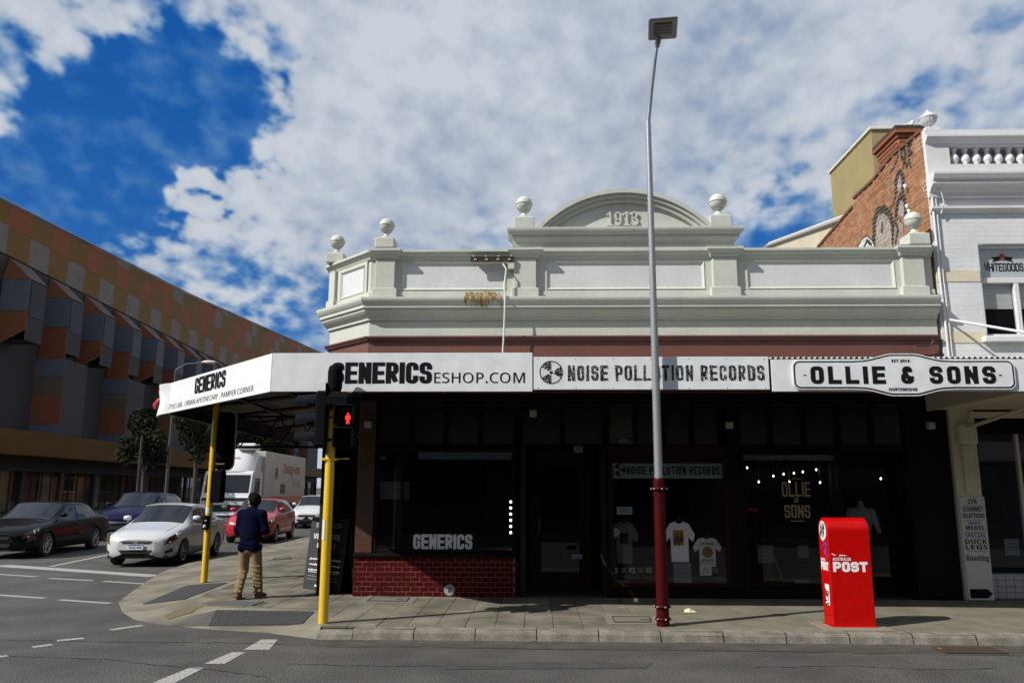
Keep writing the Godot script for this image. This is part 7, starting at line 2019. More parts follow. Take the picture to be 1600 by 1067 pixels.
		mb = MB.new(); mb.plate(ellipse(0.025, 0.03, 10), Transform3D(Basis(), Vector3(0.005, 0, 0.0055)), 0.001); mb.box(Vector3(-0.02, -0.03, 0.006), Vector3(0.04, 0.01, 0.001)); part(mb, "picture", plain("sleeve_print", Color(0.08, 0.08, 0.1)), th)
	# lit bulbs
	var warm := glow("bulb_light", Color(1.0, 0.86, 0.62), 3.0)
	var bz := -1.6
	i = 0
	for q in [[1168, 731], [1186, 753], [1209, 744], [1225, 741], [1241, 739.5], [1255, 737.5], [1276, 734], [1297, 735], [1234, 753], [1282, 754], [1377, 748]]:
		var p := on_z(q[0], q[1], bz)
		if q[0] > 1330: p = on_z(q[0], q[1], -0.9)
		ceiling_bulb(p, warm, "small lit ceiling bulb inside the clothes shop", "lit bulbs in the clothes shop", 3.1)
	for k in 6:
		var p := on_z(798, 784 + k * 9.6, -0.6)
		var th := thing("mirror_bulb", "lit round bulb in the vertical row inside the generics window", "bulb", p, 0.0, "vertical row of bulbs in the generics window")
		mb = MB.new(); mb.lathe([Vector2(0, 0.024), Vector2(0.017, 0.017), Vector2(0.024, 0.0), Vector2(0.017, -0.017), Vector2(0, -0.024)], Vector3.ZERO, 10); part(mb, "bulb_light", warm, th)
		bulb_lamp(th, Vector3(0, 0, 0.03))
		mb = MB.new(); mb.span(Vector3(0.02, -0.03, -0.03), Vector3(0.05, 0.03, 0.03)); part(mb, "socket", plain("socket_dark", Color(0.03, 0.03, 0.03)), th)
	# tripod and mannequin in the clothes shop
	var tp := thing("wooden_tripod", "dim wooden tripod stand behind the clothes shop glass", "tripod", on_z(1207, 884, -0.6))
	tp.position = Vector3(on_z(1207, 884, -0.6).x, 0.2, -0.6)
	for k in 3:
		mb = MB.new(); mb.tube([Vector3(0, 0.52, 0), Vector3(cos(TAU * k / 3 + 0.5) * 0.17, 0, sin(TAU * k / 3 + 0.5) * 0.17)], 0.012, 6); part(mb, "leg", plain("tripod_wood", Color(0.16, 0.13, 0.1), 0.6), tp)
	mb = MB.new(); mb.lathe([Vector2(0.03, 0.5), Vector2(0.05, 0.53), Vector2(0.05, 0.57), Vector2(0, 0.575)], Vector3.ZERO, 12); part(mb, "head", plain("tripod_wood", Color(0.16, 0.13, 0.1), 0.6), tp)
	var mq := thing("shop_mannequin", "dim grey headless mannequin torso behind the red post box", "mannequin", Vector3(on_z(1348, 830, -0.35).x, 0.0, -0.35))
	flesh([[Vector3(0, 0.95, 0), Vector3(0, 1.25, 0), 0.14, 0.17, Vector3(1, 1, 1.5)], [Vector3(-0.16, 1.36, 0), Vector3(0.16, 1.36, 0), 0.07, 0.07], [Vector3(0, 1.38, 0), Vector3(0, 1.5, 0), 0.06, 0.05], [Vector3(-0.19, 1.34, 0), Vector3(-0.27, 1.05, 0), 0.055, 0.045], [Vector3(0.19, 1.34, 0), Vector3(0.27, 1.05, 0), 0.055, 0.045]], 0.022, 0.05, plain("mannequin_grey", Color(0.10, 0.11, 0.12), 0.7), "torso", mq)
	mb = MB.new(); mb.lathe([Vector2(0.16, 0.0), Vector2(0.16, 0.02), Vector2(0.02, 0.04), Vector2(0.02, 0.95)], Vector3.ZERO, 14); part(mb, "stand", plain("socket_dark", Color(0.03, 0.03, 0.03)), mq)
func bulb_lamp(parent: Node3D, at: Vector3) -> void:
	var l := OmniLight3D.new()
	l.name = "bulb_glow"; l.light_color = Color(1.0, 0.93, 0.8); l.light_energy = 0.004; l.light_size = 0.018; l.omni_range = 8.0; l.omni_attenuation = 2.0; l.shadow_enabled = true
	parent.add_child(l); l.position = at
func ceiling_bulb(p: Vector3, m: Material, label: String, group: String, ceil_: float) -> void:
	var th := thing("ceiling_bulb", label, "bulb", p, 0.0, group)
	var mb := MB.new(); mb.lathe([Vector2(0, 0.03), Vector2(0.014, 0.012), Vector2(0.018, 0.0), Vector2(0.013, -0.012), Vector2(0, -0.018)], Vector3.ZERO, 10); part(mb, "bulb_light", m, th)
	bulb_lamp(th, Vector3(0, -0.025, 0))
	mb = MB.new(); mb.tube([Vector3(0, 0.03, 0), Vector3(0, ceil_ - p.y, 0)], 0.006, 4); part(mb, "flex", plain("socket_dark", Color(0.03, 0.03, 0.03)), th)

# ---------- vehicles: local x runs from the nose (0) to the tail, z to the car's left ----------
class Car:
	var keys: Array       # [x, low, belt, top, half width, cabin 0..1]
	var wheels: Array     # x of the axles
	var wr := 0.31
	var roof := 0.72
	func section(x: float) -> Array:
		var i := 0
		while i < keys.size() - 2 and x > keys[i + 1][0]: i += 1
		var a: Array = keys[i]; var b: Array = keys[i + 1]
		var t := clampf((x - a[0]) / maxf(b[0] - a[0], 1e-4), 0, 1)
		var o := []
		for k in 6: o.append(lerpf(a[k], b[k], t))
		return o
	func ring(x: float) -> Array:
		var s := section(x)
		var lo: float = s[1]; var be: float = s[2]; var to: float = s[3]; var hw: float = s[4]; var g: float = s[5]
		var h := [Vector2(0.84 * hw, lo), Vector2(0.965 * hw, lo + 0.06), Vector2(hw, lo + 0.42 * (be - lo)), Vector2(0.99 * hw, lo + 0.76 * (be - lo)), Vector2(0.95 * hw, be),
			Vector2(0.88 * hw, be + 0.38 * (to - be)), Vector2(0.78 * hw, be + 0.66 * (to - be)), Vector2(0.58 * hw, be + 0.86 * (to - be)), Vector2(0.3 * hw, be + 0.97 * (to - be)), Vector2(0, to)]
		var c := [h[0], h[1], h[2], h[3], h[4], Vector2(0.925 * hw, be + 0.03), Vector2(roof * hw, to - 0.085), Vector2((roof - 0.1) * hw, to - 0.03), Vector2(roof * 0.5 * hw, to - 0.006), Vector2(0, to)]
		for k in range(5, 10): h[k] = h[k].lerp(c[k], g)
		return h
	func at(x: float, r: float, side: float, off := 0.0) -> Vector3:
		var p := raw(x, r, side)
		if off != 0.0:
			var e := 0.02
			var dx := raw(x + e, r, side) - raw(x - e, r, side)
			var dr := raw(x, minf(r + 0.2, 9.0), side) - raw(x, maxf(r - 0.2, 0.0), side)
			var n := dx.cross(dr).normalized() * side
			p += n * off
		return p
	func raw(x: float, r: float, side: float) -> Vector3:
		var g := ring(x)
		var k := clampi(int(r), 0, 8)
		var t := r - k
		var p0: Vector2 = g[maxi(k - 1, 0)]; var p1: Vector2 = g[k]; var p2: Vector2 = g[k + 1]; var p3: Vector2 = g[mini(k + 2, 9)]
		if k + 2 > 9: p3 = Vector2(-g[8].x, g[8].y)
		var q := p1.lerp(p2, t)
		if k >= 4 or k < 1 or true:
			q = 0.5 * ((2.0 * p1) + (p2 - p0) * t + (2.0 * p0 - 5.0 * p1 + 4.0 * p2 - p3) * t * t + (3.0 * p1 - p0 - 3.0 * p2 + p3) * t * t * t)
		var y := q.y
		for w in wheels:
			var d: float = absf(x - w)
			var ra := wr * 1.14
			if d < ra: y = maxf(y, wr + sqrt(ra * ra - d * d) * 0.98)
		return Vector3(x, y, q.x * side)
func car_patch(car: Car, cs: Array, side: float, off: float, m: Material, called: String, parent: Node3D, nx := 8, nr := 5) -> MeshInstance3D:   # cs: four [x, ring] corners
	var mb := MB.new()
	for sd in ([-1.0, 1.0] if side == 0.0 else [side]):
		var rows := []
		for j in nr + 1:
			var row := PackedVector3Array()
			for i in nx + 1:
				var u := float(i) / nx; var v := float(j) / nr
				var a := Vector2(cs[0][0], cs[0][1]).lerp(Vector2(cs[1][0], cs[1][1]), u); var b := Vector2(cs[3][0], cs[3][1]).lerp(Vector2(cs[2][0], cs[2][1]), u)
				var p := a.lerp(b, v)
				row.append(car.at(p.x, p.y, sd, off))
			rows.append(row)
		if sd > 0: rows.reverse()
		mb.grid(rows)
	return part(mb, called, m, parent)
func wheel(parent: Node3D, c: Vector3, r: float, side: float, rim: Material) -> void:
	var rb := plain("tyre_rubber", Color(0.018, 0.018, 0.018), 0.85)
	var ax := Basis(Vector3.RIGHT, PI / 2 * side)
	var mb := MB.new()
	mb.lathe([Vector2(r * 0.66, -0.1), Vector2(r * 0.92, -0.1), Vector2(r, -0.07), Vector2(r, 0.06), Vector2(r * 0.94, 0.095), Vector2(r * 0.7, 0.1), Vector2(r * 0.66, 0.09)], c, 28, ax)
	var w := part(mb, "wheel", rb, parent)
	mb = MB.new(); mb.lathe([Vector2(r * 0.67, 0.1), Vector2(r * 0.63, 0.085), Vector2(r * 0.6, 0.02), Vector2(0.0, 0.02)], c, 24, ax); part(mb, "rim_well", plain("rim_dark", Color(0.03, 0.03, 0.03), 0.6), w)
	mb = MB.new()
	mb.lathe([Vector2(r * 0.68, 0.102), Vector2(r * 0.62, 0.105), Vector2(r * 0.6, 0.08)], c, 24, ax)
	mb.lathe([Vector2(r * 0.2, 0.06), Vector2(r * 0.18, 0.095), Vector2(0, 0.1)], c, 12, ax)
	for k in 7:
		var a := TAU * k / 7
		mb.t = Transform3D(ax * Basis(Vector3.UP, a), c)
		mb.bbox(Vector3(r * 0.4, 0.08, 0), Vector3(r * 0.5, 0.03, r * 0.14), 0.01)
	mb.t = Transform3D()
	part(mb, "rim", rim, w)
func build_car(called: String, label: String, front_s: float, lat: float, o: Dictionary) -> Node3D:
	var at := SU * front_s + SN * lat; at.y = -0.12
	var t := Node3D.new()
	t.name = numbered(called); add_child(t); tag(t, label, "car", "cars waiting in the side street")
	t.transform = Transform3D(Basis(SU, Vector3.UP, SU.cross(Vector3.UP)), at)
	var car := Car.new()
	car.keys = o.keys; car.wheels = o.wheels; car.wr = o.wr; car.roof = o.get("roof", 0.72)
	var body: Material = o.paint
	var L: float = o.keys[-1][0]
	var hw: float = o.hw
	var xs := []
	var x := 0.0
	while x < L - 0.001:
		xs.append(x); x += 0.075
	xs.append(L)
	for k in o.keys: xs.append(k[0])
	for w in o.wheels:
		for e in [-1.0, 1.0]: xs.append(w + e * o.wr * 1.139)
	xs.sort()
	var mb := MB.new()
	var rs := []
	for i in 28: rs.append(i / 3.0)
	var rows := []
	for xx in xs:
		var row := PackedVector3Array()
		for r in rs: row.append(car.raw(xx, r, -1.0))
		for i in range(rs.size() - 2, -1, -1): row.append(car.raw(xx, rs[i], 1.0))
		rows.append(row)
	mb.grid(rows)
	for e in [0, rows.size() - 1]:
		var ce := Vector3.ZERO
		for p in rows[e]: ce += p
		ce /= rows[e].size()
		for i in rows[e].size() - 1:
			if e == 0: mb.tri(ce, rows[e][i], rows[e][i + 1])
			else: mb.tri(ce, rows[e][i + 1], rows[e][i])
	part(mb, "body", body, t)
	var blk := plain("car_black", Color(0.01, 0.01, 0.011), 0.5)
	mb = MB.new(); mb.span(Vector3(0.12, 0.2, -hw * 0.8), Vector3(L - 0.15, 0.5, hw * 0.8)); part(mb, "underbody", blk, t)
	var gl := plain("car_glass", Color(0.008, 0.01, 0.014), 0.03)
	gl.metallic_specular = 0.5
	var cowl: float = o.cowl; var head: float = o.header; var rh: float = o.rear_header; var rb: float = o.rear_base
	car_patch(car, [[cowl + 0.03, 6.2], [head - 0.02, 6.12], [head - 0.02, 9], [cowl + 0.03, 9]], 0.0, 0.006, gl, "windscreen", t, 10, 6)
	car_patch(car, [[rh + 0.04, 6.2], [rb - 0.04, 6.2], [rb - 0.04, 9], [rh + 0.04, 9]], 0.0, 0.006, gl, "rear_window", t, 8, 6)
	var bp: float = o.b_pillar; var cp: float = o.side_end
	for sd in [-1.0, 1.0]:
		car_patch(car, [[cowl + 0.22, 5.0], [bp - 0.04, 5.0], [bp - 0.04, 5.86], [head - 0.06, 5.84]], sd, 0.006, gl, "side_window", t)
		car_patch(car, [[bp + 0.04, 5.0], [cp, 5.05], [rh - 0.05, 5.84], [bp + 0.04, 5.86]], sd, 0.006, gl, "side_window", t)
		# door seams, sill strip and handles
		for q in [cowl + 0.32, bp, minf(cp, o.wheels[1] - o.wr * 0.2)]: car_patch(car, [[q, 1.0], [q + 0.014, 1.0], [q + 0.014, 4.9], [q, 4.9]], sd, 0.003, blk, "door_seam", t, 1, 10)
		for q in [bp - 0.2, cp - 0.38]:
			mb = MB.new(); var hp := car.at(q, 3.5, sd, 0.02); mb.bbox(hp, Vector3(0.17, 0.03, 0.03), 0.01); part(mb, "door_handle", body, t)
		car_patch(car, [[0.3, 6.55], [cowl, 6.55], [cowl, 6.6], [0.3, 6.6]], sd, 0.003, blk, "bonnet_seam", t, 12, 1)
		# mirror
		var mp := car.at(cowl + 0.38, 4.9, sd, 0.11) + Vector3(0, 0.07, 0)
		mb = MB.new(); mb.lathe([Vector2(0, -0.1), Vector2(0.05, -0.085), Vector2(0.068, 0.0), Vector2(0.055, 0.08), Vector2(0, 0.1)], mp, 12, Basis(Vector3.RIGHT, PI / 2) * Basis.from_scale(Vector3(0.8, 1, 1))); part(mb, "mirror", o.get("mirror", body), t)
		# head and tail lamps
		var hl: Array = o.lamp
		var hm := car_patch(car, hl, sd, 0.012, plain("lamp_housing", Color(0.05, 0.052, 0.055), 0.06), "headlight", t, 14, 9)
		var c := car.at((hl[0][0] + hl[2][0]) * 0.5, (hl[0][1] + hl[2][1]) * 0.5, sd, 0.0)
		for q in [[-0.03, 0.062], [0.1, 0.045]]:
			mb = MB.new(); var cc := car.at((hl[0][0] + hl[2][0]) * 0.5 + q[0], (hl[0][1] + hl[2][1]) * 0.5, sd, 0.008)
			mb.lathe([Vector2(q[1], 0.0), Vector2(q[1] * 0.85, 0.008), Vector2(0, 0.012)], cc, 12, Basis(Vector3(0, 0, 1), PI / 2) * Basis(Vector3.RIGHT, 0.5 * -sd)); part(mb, "lamp_lens", plain("lamp_lens", Color(0.5, 0.5, 0.5), 0.05, 0.6), hm)
		mb = MB.new(); var ci := car.at(hl[0][0] + 0.1, hl[0][1] + 0.25, sd, 0.01); mb.bbox(ci, Vector3(0.05, 0.035, 0.08), 0.01); part(mb, "indicator", plain("amber", Color(0.5, 0.12, 0.01), 0.2), hm)
		car_patch(car, [[L - 0.3, 3.2], [L - 0.03, 3.2], [L - 0.03, 4.3], [L - 0.3, 4.3]], sd, 0.006, plain("tail_red", Color(0.2, 0.01, 0.01), 0.15), "tail_light", t, 4, 3)
		if o.has("fog"):
			car_patch(car, o.fog, sd, 0.012, blk, "fog_recess", t, 10, 6)
		for w in o.wheels: wheel(t, Vector3(w, o.wr, sd * (hw - 0.12)), o.wr, sd, o.rim)
	# nose: grille, intake, plate on flat backing planes that follow the front
	var nose := func(y: float, z: float, off: float) -> Vector3:
		# walk from the tip until the body at this height is wide enough
		var best := 0.0
		for k in 60:
			var xx: float = k * 0.012
			var g: Array = car.ring(xx)
			var wmax := 0.0
			for i in 9:
				var pa: Vector2 = g[i]; var pb: Vector2 = g[i + 1]
				if (pa.y - y) * (pb.y - y) <= 0.0 and absf(pa.y - pb.y) > 1e-5: wmax = maxf(wmax, lerpf(pa.x, pb.x, (y - pa.y) / (pb.y - pa.y)))
			if y >= g[0].y and y <= g[9].y and wmax >= absf(z):
				best = xx; break
			best = xx
		return Vector3(best - off, y, z)
	for f in o.face:       # [name, material, y0, y1, half width bottom, half width top, offset]
		var rws := []
		for j in 5:
			var row := PackedVector3Array()
			var y: float = lerpf(f[2], f[3], j / 4.0); var w: float = lerpf(f[4], f[5], j / 4.0)
			for i in 13: row.append(nose.call(y, lerpf(-w, w, i / 12.0), f[6]))
			rws.append(row)
		mb = MB.new(); mb.grid(rws); part(mb, f[0], f[1], t)
	if o.has("plate"):
		var py: float = o.plate
		var pc: Vector3 = nose.call(py, 0.19, 0.012); pc.z = 0.0
		pc.x = minf(pc.x, (nose.call(py, 0.0, 0.03) as Vector3).x)
		mb = MB.new(); mb.bbox(pc, Vector3(0.016, 0.13, 0.38), 0.004); var np := part(mb, "number_plate", plain("plate_white", Color(0.62, 0.64, 0.68), 0.5), t)
		mb = MB.new(); mb.box(pc + Vector3(-0.0095, 0.05, 0), Vector3(0.002, 0.025, 0.36)); part(mb, "plate_band", plain("plate_blue", Color(0.03, 0.06, 0.25), 0.5), np)
		var lt: Basis = Basis(Vector3(0, 0, 1), Vector3.UP, Vector3(-1, 0, 0))
		text("1DUJ 968", "sansbold", 0.3, 0.06, plain("plate_blue", Color(0.03, 0.06, 0.25), 0.5), "plate_lettering", np, Transform3D(lt, pc + Vector3(-0.009, -0.045, -0.15)), 0.002)
	return t
func dull(m: StandardMaterial3D) -> StandardMaterial3D:     # sheen cut down, standing in for dark surroundings mirrored in the paint
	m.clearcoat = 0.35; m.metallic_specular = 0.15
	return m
func build_vehicles() -> void:
	var blk := plain("car_black", Color(0.01, 0.01, 0.011), 0.5)
	var chrome := plain("chrome", Color(0.55, 0.55, 0.56), 0.15, 0.9)
	var silver := plain("alloy", Color(0.32, 0.32, 0.33), 0.35, 0.6)
	var sedan := func(L: float, hw: float, H: float, lo: float) -> Array:
		return [[0.0, lo + 0.09, 0.57, 0.64, hw * 0.50, 0.0], [0.025, lo + 0.06, 0.59, 0.672, hw * 0.62, 0.0], [0.07, lo + 0.03, 0.62, 0.71, hw * 0.73, 0.0], [0.14, lo + 0.01, 0.65, 0.745, hw * 0.825, 0.0], [0.24, lo, 0.685, 0.785, hw * 0.9, 0.0], [0.4, lo, 0.725, 0.835, hw * 0.96, 0.0], [0.75, lo, 0.79, 0.905, hw * 0.99, 0.0], [L * 0.255, lo, 0.86, 0.985, hw, 0.0],
			[L * 0.43, lo, 0.90, H - 0.035, hw, 1.0], [L * 0.52, lo, 0.915, H, hw, 1.0], [L * 0.66, lo, 0.93, H - 0.03, hw, 1.0], [L * 0.75, lo, 0.94, H - 0.1, hw * 0.99, 1.0], [L * 0.885, lo, 0.95, 1.03, hw * 0.97, 0.0], [L * 0.95, lo + 0.03, 0.93, 1.0, hw * 0.93, 0.0], [L, lo + 0.14, 0.85, 0.93, hw * 0.8, 0.0]]
	var hatch := func(L: float, hw: float, H: float, lo: float) -> Array:
		return [[0.0, lo + 0.1, 0.59, 0.67, hw * 0.52, 0.0], [0.025, lo + 0.06, 0.615, 0.705, hw * 0.64, 0.0], [0.07, lo + 0.03, 0.645, 0.745, hw * 0.75, 0.0], [0.14, lo + 0.01, 0.68, 0.79, hw * 0.845, 0.0], [0.24, lo, 0.72, 0.84, hw * 0.91, 0.0], [0.38, lo, 0.765, 0.893, hw * 0.965, 0.0], [0.65, lo, 0.83, 0.965, hw * 0.99, 0.0], [L * 0.235, lo, 0.88, 1.02, hw, 0.0],
			[L * 0.425, lo, 0.92, H - 0.03, hw, 1.0], [L * 0.55, lo, 0.94, H, hw, 1.0], [L * 0.8, lo, 0.97, H - 0.06, hw * 0.99, 1.0], [L * 0.9, lo, 0.98, H - 0.14, hw * 0.97, 1.0], [L * 0.975, lo + 0.03, 0.95, 1.03, hw * 0.93, 0.0], [L, lo + 0.14, 0.80, 0.93, hw * 0.85, 0.0]]
	# white sedan at the stop line
	var L := 4.37
	build_car("white_sedan", "white sedan first at the stop line beside the corner signal", 6.3, -8.92, {"keys": sedan.call(L, 0.85, 1.45, 0.2), "hw": 0.85, "wheels": [0.82, 3.39], "wr": 0.305, "paint": gloss("car_white", Color(0.48, 0.495, 0.505)), "rim": silver, "cowl": L * 0.255, "header": L * 0.43, "rear_header": L * 0.75, "rear_base": L * 0.885, "b_pillar": 2.36, "side_end": 3.35,
		"lamp": [[0.07, 2.9], [0.42, 3.35], [0.78, 4.85], [0.17, 4.2]], "fog": [[0.07, 1.35], [0.26, 1.7], [0.22, 2.25], [0.1, 1.9]], "plate": 0.47,
		"face": [["grille", blk, 0.55, 0.605, 0.30, 0.38, 0.012], ["grille_bar", chrome, 0.572, 0.584, 0.32, 0.34, 0.02], ["badge", chrome, 0.55, 0.606, 0.06, 0.06, 0.028], ["intake", blk, 0.32, 0.40, 0.32, 0.40, 0.012]]})
	L = 3.92
	build_car("red_hatchback", "red small hatchback waiting behind the white sedan", 14.4, -8.6, {"keys": hatch.call(L, 0.84, 1.47, 0.21), "hw": 0.84, "wheels": [0.78, 3.27], "wr": 0.295, "paint": gloss("car_red", Color(0.36, 0.006, 0.02)), "rim": silver, "cowl": L * 0.235, "header": L * 0.425, "rear_header": L * 0.9, "rear_base": L * 0.975, "b_pillar": 2.05, "side_end": 3.2,
		"lamp": [[0.08, 2.9], [0.34, 3.3], [0.5, 4.9], [0.15, 4.6]], "fog": [[0.07, 1.35], [0.22, 1.6], [0.2, 2.2], [0.09, 1.9]], "plate": 0.44,
		"face": [["grille", blk, 0.55, 0.61, 0.3, 0.34, 0.012], ["intake", blk, 0.34, 0.41, 0.4, 0.44, 0.012]]})
	L = 3.85
	build_car("white_hatchback", "white small hatchback waiting behind the red hatchback", 24.6, -8.7, {"keys": hatch.call(L, 0.84, 1.50, 0.21), "hw": 0.84, "wheels": [0.76, 3.15], "wr": 0.3, "paint": gloss("car_white", Color(0.48, 0.495, 0.505)), "rim": silver, "cowl": L * 0.235, "header": L * 0.425, "rear_header": L * 0.9, "rear_base": L * 0.975, "b_pillar": 2.0, "side_end": 3.1,
		"lamp": [[0.08, 2.9], [0.34, 3.3], [0.5, 4.9], [0.15, 4.6]], "face": [["grille", blk, 0.54, 0.62, 0.36, 0.42, 0.012], ["intake", blk, 0.34, 0.43, 0.42, 0.46, 0.012]]})
	L = 4.88
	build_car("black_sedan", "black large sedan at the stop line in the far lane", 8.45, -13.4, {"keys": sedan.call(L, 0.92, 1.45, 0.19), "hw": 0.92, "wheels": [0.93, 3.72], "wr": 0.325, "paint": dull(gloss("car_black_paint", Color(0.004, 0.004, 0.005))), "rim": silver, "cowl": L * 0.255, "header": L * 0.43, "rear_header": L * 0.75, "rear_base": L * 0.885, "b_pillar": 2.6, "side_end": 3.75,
		"lamp": [[0.07, 2.9], [0.4, 3.3], [0.62, 4.5], [0.14, 4.2]], "face": [["grille", blk, 0.5, 0.58, 0.35, 0.42, 0.012], ["intake", blk, 0.31, 0.40, 0.4, 0.44, 0.012]]})
	L = 4.6
	var suv := []
	for k in hatch.call(L, 0.92, 1.47, 0.25): suv.append([k[0], k[1] + 0.05, k[2] * 1.16, k[3] * 1.15, k[4], k[5]])
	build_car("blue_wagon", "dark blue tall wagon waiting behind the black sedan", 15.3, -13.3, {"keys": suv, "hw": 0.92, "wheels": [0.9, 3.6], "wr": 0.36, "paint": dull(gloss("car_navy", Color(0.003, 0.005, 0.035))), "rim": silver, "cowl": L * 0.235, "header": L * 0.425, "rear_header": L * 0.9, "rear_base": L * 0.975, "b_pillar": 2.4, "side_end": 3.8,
		"lamp": [[0.08, 2.9], [0.36, 3.3], [0.52, 4.6], [0.15, 4.3]], "face": [["grille", chrome, 0.62, 0.70, 0.4, 0.46, 0.012], ["intake", blk, 0.42, 0.56, 0.42, 0.46, 0.012]]})
	build_truck()
func build_truck() -> void:
	var wm := gloss("truck_white", Color(0.54, 0.55, 0.57)); var cream := paint("box_cream", Color(0.50, 0.46, 0.40)); var red := gloss("truck_red", Color(0.30, 0.02, 0.018)); var navy := plain("truck_navy", Color(0.02, 0.03, 0.08), 0.3)
	var blk := plain("car_black", Color(0.01, 0.01, 0.011), 0.5); var gl := plain("car_glass", Color(0.008, 0.01, 0.014), 0.03)
	var at := SU * 24.6 + SN * -12.45; at.y = -0.12
	var t := Node3D.new(); t.name = numbered("box_truck"); add_child(t); tag(t, "white box truck with red lettering and roof fairing behind the cars", "truck")
	t.transform = Transform3D(Basis(SU, Vector3.UP, SU.cross(Vector3.UP)), at)
	var hw := 1.14
	# cab: side profile swept across, edges drawn in
	var mb := MB.new()
	var prof := [Vector2(0.10, 0.45), Vector2(0.0, 0.6), Vector2(0.0, 1.35), Vector2(0.10, 1.52), Vector2(0.42, 2.52), Vector2(0.55, 2.62), Vector2(2.0, 2.62), Vector2(2.0, 0.45)]
	var rows := []
	for w in [[-hw, 0.05], [-hw + 0.06, 0.0], [hw - 0.06, 0.0], [hw, 0.05]]:
		var r := PackedVector3Array()
		for p in prof: r.append(Vector3(p.x + (w[1] if p.x < 1 else 0.0), p.y - (w[1] if p.y > 2 else 0.0), w[0]))
		rows.append(r)
	for i in 3:
		for k in prof.size() - 1: mb.quad(rows[i][k], rows[i + 1][k], rows[i + 1][k + 1], rows[i][k + 1])
	for sd in [0, 3]:
		var pts := []
		for p in rows[sd]: pts.append(p)
		if sd == 0: pts.reverse()
		mb.sheet(pts)
	var cab := part(mb, "cab", wm, t)
	var slope := Transform3D(Basis(Vector3(0, 0, 1), Vector3(0.305, 0.952, 0), Vector3(-0.952, 0.305, 0)), Vector3(0.10, 1.52, 0))
	mb = MB.new(); mb.t = slope; mb.bbox(Vector3(0, 0.53, 0.008), Vector3(2.02, 0.86, 0.02), 0.006); part(mb, "windscreen", gl, cab)
	mb = MB.new(); mb.bbox(Vector3(-0.01, 1.33, 0), Vector3(0.05, 0.12, 2.1), 0.01); part(mb, "wiper_panel", blk, cab)
	mb = MB.new(); mb.bbox(Vector3(-0.01, 0.92, 0), Vector3(0.04, 0.3, 1.5), 0.03); part(mb, "grille", blk, cab)
	mb = MB.new(); mb.lathe([Vector2(0.12, 0), Vector2(0.1, 0.02), Vector2(0, 0.02)], Vector3(-0.03, 0.98, 0), 16, Basis(Vector3(0, 0, 1), PI / 2) * Basis.from_scale(Vector3(0.6, 1, 1))); part(mb, "badge", plain("chrome", Color(0.55, 0.55, 0.56), 0.15, 0.9), cab)
	mb = MB.new(); mb.bbox(Vector3(-0.05, 0.56, 0), Vector3(0.2, 0.28, hw * 2), 0.04); part(mb, "bumper", wm, cab)
	mb = MB.new(); mb.bbox(Vector3(-0.155, 0.55, 0), Vector3(0.02, 0.12, 1.0), 0.005); part(mb, "bumper_slot", blk, cab)
	for sd in [-1.0, 1.0]:
		mb = MB.new(); mb.bbox(Vector3(-0.15, 0.62, sd * 0.82), Vector3(0.04, 0.16, 0.36), 0.02); part(mb, "headlight", plain("lamp_lens", Color(0.5, 0.5, 0.5), 0.05, 0.6), cab)
		mb = MB.new()
		var dp := [Vector3(0.48, 1.45, sd * (hw + 0.004)), Vector3(1.55, 1.45, sd * (hw + 0.004)), Vector3(1.55, 2.3, sd * (hw + 0.004)), Vector3(0.72, 2.3, sd * (hw + 0.004))]
		if sd > 0: dp.reverse()
		mb.sheet(dp); part(mb, "side_window", gl, cab)
		mb = MB.new(); mb.bbox(Vector3(0.28, 1.95, sd * (hw + 0.2)), Vector3(0.1, 0.5, 0.2), 0.04); mb.tube([Vector3(0.4, 2.3, sd * hw), Vector3(0.28, 2.25, sd * (hw + 0.2)), Vector3(0.28, 1.6, sd * (hw + 0.2)), Vector3(0.4, 1.5, sd * hw)], 0.018, 6); part(mb, "mirror", blk, cab)
		mb = MB.new()
		var rp := [Vector3(0.05, 1.0, sd * (hw + 0.003)), Vector3(2.0, 1.0, sd * (hw + 0.003)), Vector3(2.0, 1.42, sd * (hw + 0.003)), Vector3(0.9, 1.2, sd * (hw + 0.003))]
		if sd > 0: rp.reverse()
		mb.sheet(rp); part(mb, "red_flash", red, cab)
	# fairing
	mb = MB.new()
	rows = []
	for i in 7:
		var k := i / 6.0
		var r := PackedVector3Array()
		for j in 13:
			var z := lerpf(-1.06, 1.06, j / 12.0)
			var e := 1.0 - pow(absf(z) / 1.06, 6.0) * 0.25
			r.append(Vector3(lerpf(0.45, 1.3, pow(k, 1.3)) + pow(absf(z), 4.0) * 0.25, 2.60 + k * 1.08 * e, z))
		rows.append(r)
	mb.grid(rows)
	for sd in [0, 12]:
		var pts := []
		for i in 7: pts.append(rows[i][sd])
		pts.append(Vector3(2.0, rows[6][sd].y, rows[6][sd].z)); pts.append(Vector3(2.0, 2.6, rows[0][sd].z))
		mb.sheet(pts)
	mb.quad(rows[6][0], rows[6][12], Vector3(2.0, rows[6][12].y, 1.06), Vector3(2.0, rows[6][0].y, -1.06))
	var fair := part(mb, "roof_fairing", wm, t)
	mb = MB.new(); mb.bbox(Vector3(1.5, 3.78, 0.55), Vector3(1.0, 0.34, 0.9), 0.09); part(mb, "air_unit", wm, t)
	var lt := Basis(Vector3(0, 0, 1), Vector3(0.5, 0.86, 0), Vector3(-0.86, 0.5, 0))
	text("Snap-on", "serifbold", 0.95, 0.17, red, "lettering", fair, Transform3D(lt, Vector3(0.83, 3.14, -0.6)), 0.02)
	# box body
	var b0 := 2.25; var b1 := 11.6; var top := 3.62
	mb = MB.new(); mb.bbox(Vector3((b0 + b1) * 0.5, (1.0 + top) * 0.5, 0), Vector3(b1 - b0, top - 1.0, 2.4), 0.03); var bx := part(mb, "cargo_box", cream, t)
	var z1 := -1.203
